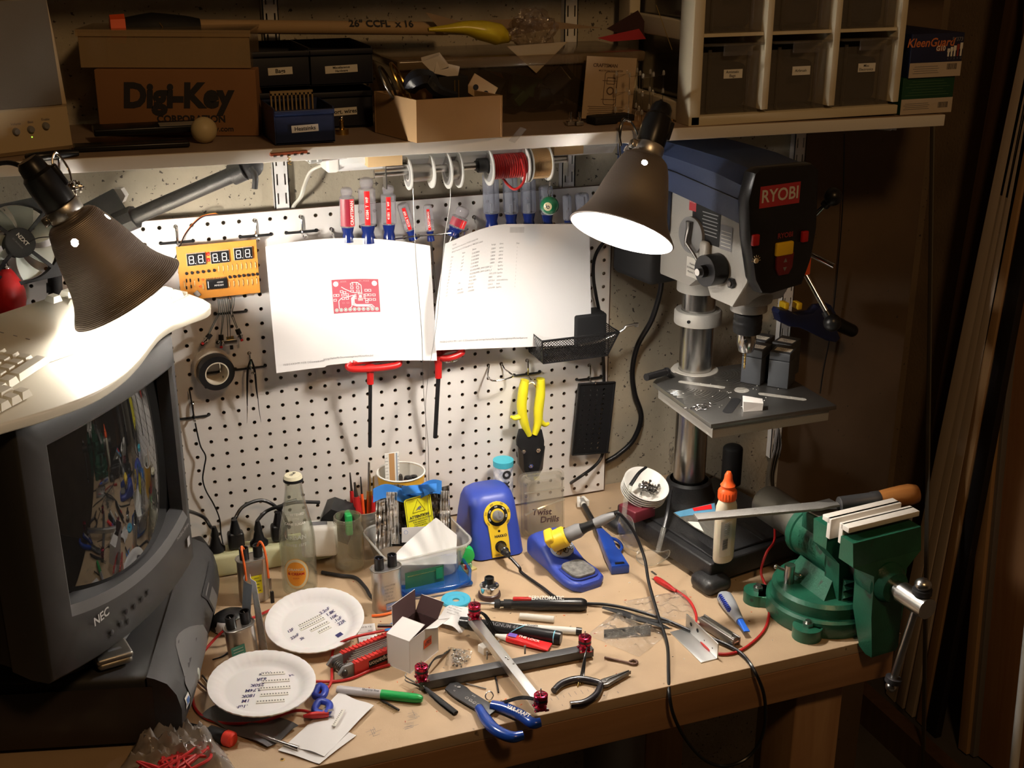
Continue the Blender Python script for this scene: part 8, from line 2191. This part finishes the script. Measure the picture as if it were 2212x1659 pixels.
for(x0,y0,x1,y1,s_,lb,tw)in((541,104,668,190,'Bags','near-black bin labelled Bags, upper left of the stack',.40),(671,99,802,186,'Miscellaneous\nHardware','near-black bin labelled Miscellaneous Hardware, upper right of the stack',.52),(541,192,668,284,'Cable','near-black bin behind the Heatsinks bin',.3),(671,190,802,279,'Assort. wires','near-black bin labelled Assort. wires beside the Heatsinks bin',.50)):
 pbin(x0,y0,x1,y1,Yb,s_,lb,tw=tw)
a=S(597,315)+V(0,.006,0);t,w,h_=pbin(597,229,719,313,-.262,'Heatsinks','dark blue bin labelled Heatsinks at the shelf front, comb-like heatsink standing in it',dep=.10,mt=nbin,tw=.46)
m=MB();
m.box((0,0,.030),(.062,.006,.006),mat('heatsink_tan',(.45,.33,.18),.45,.6))
for k in range(11):m.box((-.030+k*.006,0,.012),(.0022,.006,.036),MATS['heatsink_tan'])
q=P(630,215,-.20);solo(m,'finned_heatsink',T(q.x,q.y,q.z-.020),'comb-shaped heatsink sticking up out of the Heatsinks bin','heatsink')
m=MB();m.sph((0,0,.0185),.0185,mat('ball_cream',(.58,.48,.28),.5),seg=32);solo(m,'cream_ball',T(S(443,309)),'cream ball resting on the shelf in front of the Digi-Key carton','ball',None,smooth=80)
t=thing('tweezer_tray',T(S(300,322)),'flat black plastic cases lying along the shelf front','case');iv=t.matrix_world.inverted()
m=MB();A6,L6=sframe((160,330),(410,318));m.box((L6/2,.012,.004),(L6,.035,.007),blk,iv@A6,b=.002);m.build('case',t)
m=MB();A6,L6=sframe((205,312),(428,300));m.box((L6/2,.010,.016),(L6,.030,.010),blk,iv@A6@RX(8),b=.002);m.box((L6*.8,.002,.0225),(L6*.35,.016,.001),mat('case_grey_top',(.25,.24,.22),.4),iv@A6@RX(8));m.build('lid',t)
m=MB();m.tube([S(58,338,.005),S(80,338,.006),S(140,332,.006),S(170,330,.006)],[.004,.006,.006,.004],blk,10,4);solo(m,'black_pen',T(0,0,0),'black pen lying in front of the speaker','pen')
m=MB();m.lathe([(.010,0),(.010,.008),(.004,.009),(.003,.016),(.004,.020),(.0001,.022)],brass,None,20);m.sph((0,0,.024),.004,chrome,seg=10);solo(m,'brass_weight',T(S(739,290)),'small brass weight standing right of the Heatsinks bin','weight')
cd=mat('tray_cardboard',(.46,.29,.14),.85,var=.05,scale=20)
b0=S(903,312)+V(0,.006,0);bR=S(1087,298)+V(0,.004,0);A7=along(b0,bR);L7=(bR-b0).length;h7=P(895,218,b0.y).z-b0.z;d7=.115
A7=A7@T(0,0,.001)@RZ(0)
t=thing('cardboard_tray',A7,'open tan cardboard box overhanging the shelf front, full of oddments','box')
m=MB()
lf=(S(862,302)-S(903,312)).normalized()
sk=(IX and A7.to_3x3().inverted()@Vector((P(822,205,-.215)-P(893,218,b0.y))));skx=sk.x/max(.01,sk.y)
def qd(p,a,b_,th=.0028):m.add([p,p+a,p+a+b_,p+b_],[(0,1,2,3)],cd);n_=a.cross(b_).normalized()*th;m.add([p-n_,p+a-n_,p+a+b_-n_,p+b_-n_],[(3,2,1,0)],cd);m.add([p+b_,p+a+b_,p+a+b_-n_,p+b_-n_],[(0,1,2,3)],cd);m.add([p,p-n_,p+b_-n_,p+b_],[(0,1,2,3)],cd);m.add([p+a,p+a-n_,p+a+b_-n_,p+a+b_],[(3,2,1,0)],cd)
dv=V(skx*d7,d7,0);up7=V(0,0,h7)
qd(V(0,0,0),V(L7,0,0),up7);qd(dv,-dv,up7);qd(V(L7,0,0),dv,up7);qd(V(L7,0,0)+dv,-V(L7,0,0),up7);m.add([V(0,0,0),V(L7,0,0),V(L7,0,0)+dv,dv],[(0,1,2,3)],cd)
m.build('tray_wall',t,None,20)
ivb=A7.inverted()
def inbox(px_,py_,Y):return P(px_,py_,Y)
m=MB();m.loft([[(-.012,-.004,0),(.014,-.008,0),(.018,.004,0),(-.010,.008,0)],[(-.022,-.004,.020),(.004,-.008,.020),(.010,.004,.022),(-.018,.008,.024)]],mat('melamine_white',(.70,.66,.62),.4));solo(m,'white_block',T(P(948,150,-.24))@RY(-18),'upper white offcut perched on the black box in the cardboard box','block',None,smooth=10)
m=MB();m.box((0,0,0),(.040,.018,.018),MATS['melamine_white'],b=.001);solo(m,'white_block',T(P(960,150,-.235)+V(0,0,.0))@RZ(10)@RY(14),'lower white block lying on the black box in the cardboard box','block')
m=MB();m.box((0,0,-.028),(.046,.032,.056),blkm,b=.001)
for x in(.002,.008):m.quad(.0014,.046,brass,T(x,-.0162,-.028)@FRONT)
solo(m,'black_relay_box',T(P(972,163,-.235)),'black box with two gold lines standing in the cardboard box','component')
tubes('black_fabric',[P(885,190,-.24),P(900,172,-.25),P(925,172,-.25),P(945,195,-.26),P(985,207,-.25)],[.012,.016,.014,.010,.006],mat('shiny_black_film',(.02,.022,.03),.3,bump=.9,bscale=60),'crumpled black film bulging out of the cardboard box','film')
for k,(x,y)in enumerate(((838,180),(862,172),(872,195))):
 m=MB();m.tube([(.026*cos(a*pi/8),.026*sin(a*pi/8),0)for a in range(16)],.0022,brass if k else dstl,8,2,closed=True);solo(m,'metal_ring',T(P(x,y,-.225+.006*k))@RY(62)@RX(20),['dark metal ring standing at the left of the cardboard box','brass ring in the middle of the ring group in the cardboard box','brass ring nearest the black film in the cardboard box'][k],'ring')
m=MB();m.box((0,0,0),(.044,.002,.030),mat('bracket_tan',(.50,.36,.2),.5),b=.0005)
for x in(-.010,.009):m.lathe([(.0001,-.0),(.0045,0)],blkm,T(x,-.0013,-.002)@RX(90),18,cap=False)
solo(m,'drilled_bracket',T(P(1040,193,-.22))@RY(32),'tan plate with two holes leaning at the right of the cardboard box','bracket')
x0,x1=P(835,150,-.10).x,P(1450,150,-.24).x;YT=-.16
tz0=sz(.5)+.001;tzt=P(1200,122,YT).z
t=thing('clear_tote',T((x0+.005),YT,tz0),'large clear storage tote behind the cardboard box, cluttered with dark parts','tote')
W8,H8=.405,tzt-tz0;tot=clear('tote_plastic',(.80,.76,.70),.16,.14,body=(.20,.15,.10));m=MB()
m.loft([[(.02,.0+.008,0),(W8-.02,.008,0),(W8-.02,.165,0),(.02,.165,0)],[(0,0,H8-.012),(W8,0,H8-.012),(W8,.175,H8-.012),(0,.175,H8-.012)]],tot,cap=False);m.build('tote_wall',t)
m=MB();m.box((W8/2,.087,H8-.004),(W8+.012,.19,.016),clear('tote_lid_plastic',(.7,.62,.5),.45,.2,body=(.30,.22,.13)),b=.004);m.build('lid',t)
m=MB()
for k in range(26):
 mt_=(blkm,pcd,cbr,dstl,mat('dim_green',(.02,.07,.03),.6),blkm)[k%6];m.box((0,0,0),(r6.uniform(.02,.07),r6.uniform(.01,.03),r6.uniform(.01,.05)),mt_,T(r6.uniform(.05,W8-.06),r6.uniform(.04,.14),r6.uniform(.02,H8*.6))@RZ(r6.uniform(-40,40))@RY(r6.uniform(-60,60)),b=.002)
solo(m,'tote_clutter',T((x0+.005),YT,tz0),'jumble of dark parts seen through the clear tote','parts',kind='stuff')
Y9=YT+.05;zt9=tzt+.004
ybm=mat('yellow_film',(.62,.50,.02),.3,bump=.6,bscale=30)
m=MB();pts=[P(925,64,Y9),P(965,62,Y9),P(1005,60,Y9),P(1040,66,Y9),P(1075,74,Y9),P(1100,84,Y9)]
m.tube(pts,[.004,.008,.014,.021,.023,.009],ybm,18,6,flat=.75);solo(m,'yellow_plastic_bag',T(0,0,-.000),'scrunched yellow plastic bag lying on the tote lid','plastic bag',None,smooth=80)
def crumple(c,R_,seed,mt,name,label,cat,sc=(1,.6,.8)):
 m=MB();bm=bmesh.new();bmesh.ops.create_icosphere(bm,subdivisions=4,radius=1)
 for v in bm.verts:
  n_=v.co.normalized();k=1+.45*noise.noise(n_*2.2+V(seed,0,0))+.22*noise.noise(n_*6+V(0,seed,0));v.co=V(n_.x*sc[0],n_.y*sc[1],n_.z*sc[2])*R_*k
 m.bm(bm,mt);return solo(m,name,T(c),label,cat,None,smooth=25)
crumple(P(1150,68,Y9-.01),.034,3,clear('crumpled_film',(.85,.8,.75),.18,.15,crinkle=.8,body=(.40,.34,.28)),'crumpled_clear_film','crumpled clear film standing on the tote lid right of the yellow bag','film',(1.1,.6,.95))
pap=mat('dim_kraft',(.30,.21,.13),.8)
def fpoly(pts,Y,mt,name,label,cat,th=.0006,dY=0.0):
 m=MB();w=[P(*p,Y)for p in pts];inv_=Matrix.Identity(4);poly_px(m,pts,Y,th,mt,inv_,b=0);return solo(m,name,T(0,0,0),label,cat,None,smooth=20)
fpoly([(918,26),(990,45),(1150,40),(1300,60),(1180,64),(1090,80),(960,74)],Y9+.035,pap,'kraft_sheet','long brown paper sheet lying behind the yellow bag','paper')
fpoly([(1095,100),(1226,90),(1158,158)],YT-.004,mat('corner_tan',(.34,.26,.15),.8),'paper_corner','tan paper corner hanging over the tote lid','paper')
fpoly([(1290,82),(1380,62),(1395,84),(1320,90)],Y9,ryred,'red_card','red blister card lying on the tote lid','card')
fpoly([(1310,62),(1378,22),(1400,60),(1392,84),(1330,70)],Y9+.01,mat('dark_maroon',(.04,.012,.012),.5),'dark_package','dark package leaning behind the red card','package')
MQ,mw,mh=qframe((1272,121),(1380,126),(1256,256),-.185)
t=thing('instruction_leaflet',MQ,'tan CRAFTSMAN instruction leaflet leaning against the tote','leaflet');lt2=mat('leaflet_tan',(.46,.34,.22),.8);li_=mat('leaflet_ink',(.10,.06,.04),.8)
m=MB();m.box((mw/2,mh/2,-.0008),(mw,mh,.0016),lt2)
m.text('CRAFTSMAN',.0075,li_,T(mw*.38,mh*.86,0),bold=.03);m.text('MULTIFUNCTION METER',.0038,li_,T(mw*.5,mh*.78,0),bold=.01)
for(a,b_,w_,h2)in((.5,.62,.026,.001),(.5,.32,.026,.001)):m.quad(w_,h2,li_,T(mw*a,mh*b_,0))
m.tube([(p.x+mw*.52,p.y+mh*.50,.0002)for p in rr(.022,.052,0,.005)],.0005,li_,4,1,closed=True);m.tube([(p.x+mw*.52,p.y+mh*.62,.0002)for p in rr(.014,.010,0,.001)],.0005,li_,4,1,closed=True);m.lathe([(.0045,.0003),(.0065,.0003)],li_,T(mw*.52,mh*.46,0),20,cap=False)
for k in range(5):m.quad(mw*(.7-.05*(k%2)),.0008,li_,T(mw*.45,mh*(.20-.03*k),0),.0003)
m.build('sheet',t)
c0,c1_,c2_=S(1345,268),S(1415,274),S(1487,258)
t=thing('led_cube',T(S(1412,268)),'small lattice cube of clear LEDs on thin wires on a wooden base','LED cube');iv=t.matrix_world.inverted()
m=MB();bw4=wood('base_wood',(.34,.2,.09),(.42,.26,.13),3,'X');m.box((0,.03,.002),(.085,.075,.004),bw4,RZ(28));m.build('base',t)
ledc=clear('clear_led',(.95,.95,.95),.25,.03,body=(.8,.8,.8),ior=1.8)
for i in range(3):
 for j in range(3):
  q=RZ(28)@V(-.028+.028*i,.004+.026*j,0);m=MB();m.cyl(q+V(0,0,.004),q+V(0,0,.078),.00045,chrome,seg=5);m.build('column_wire',t)
  m=MB()
  for k in range(3):z=.018+k*.028;m.lathe([(.0022,z),(.0022,z+.005),(.0012,z+.0072),(.0001,z+.0075)],ledc,T(q),10)
  m.build('led',t)
for k in range(3):
 for i in range(3):
  a,b_=RZ(28)@V(-.028,.004+.026*i,.018+k*.028),RZ(28)@V(.028,.004+.026*i,.018+k*.028);m=MB();m.cyl(a,b_,.0003,chrome,seg=5);m.build('row_wire',t)
for k,x in enumerate((1232,1251)):
 t=thing('small_potentiometer',T(S(x,272)),['left','right'][k]+' one of the two small potentiometers standing on the shelf edge','potentiometer','two small potentiometers')
 m=MB();m.box((0,0,.004),(.012,.009,.006),stl,b=.0006);m.build('can',t);m=MB();m.cyl((0,0,.007),(0,0,.014),.0035,chrome,seg=14);m.cyl((0,0,.014),(0,0,.022),.0020,chrome,seg=10);m.build('shaft',t)
m=MB();m.box((0,0,.007),(.075,.03,.013),blkm,b=.003);solo(m,'black_wallet',T(S(1318,266))@RZ(8),'flat black case between the potentiometers and the LED cube','case')
m=MB();A9=along(P(1418,12,-.20),P(1452,108,-.21));m.box((.036,0,0),(.074,.0006,.0010),brass,A9);solo(m,'thin_brass_strip',T(0,0,0),'thin brass strip leaning in front of the organiser','strip')
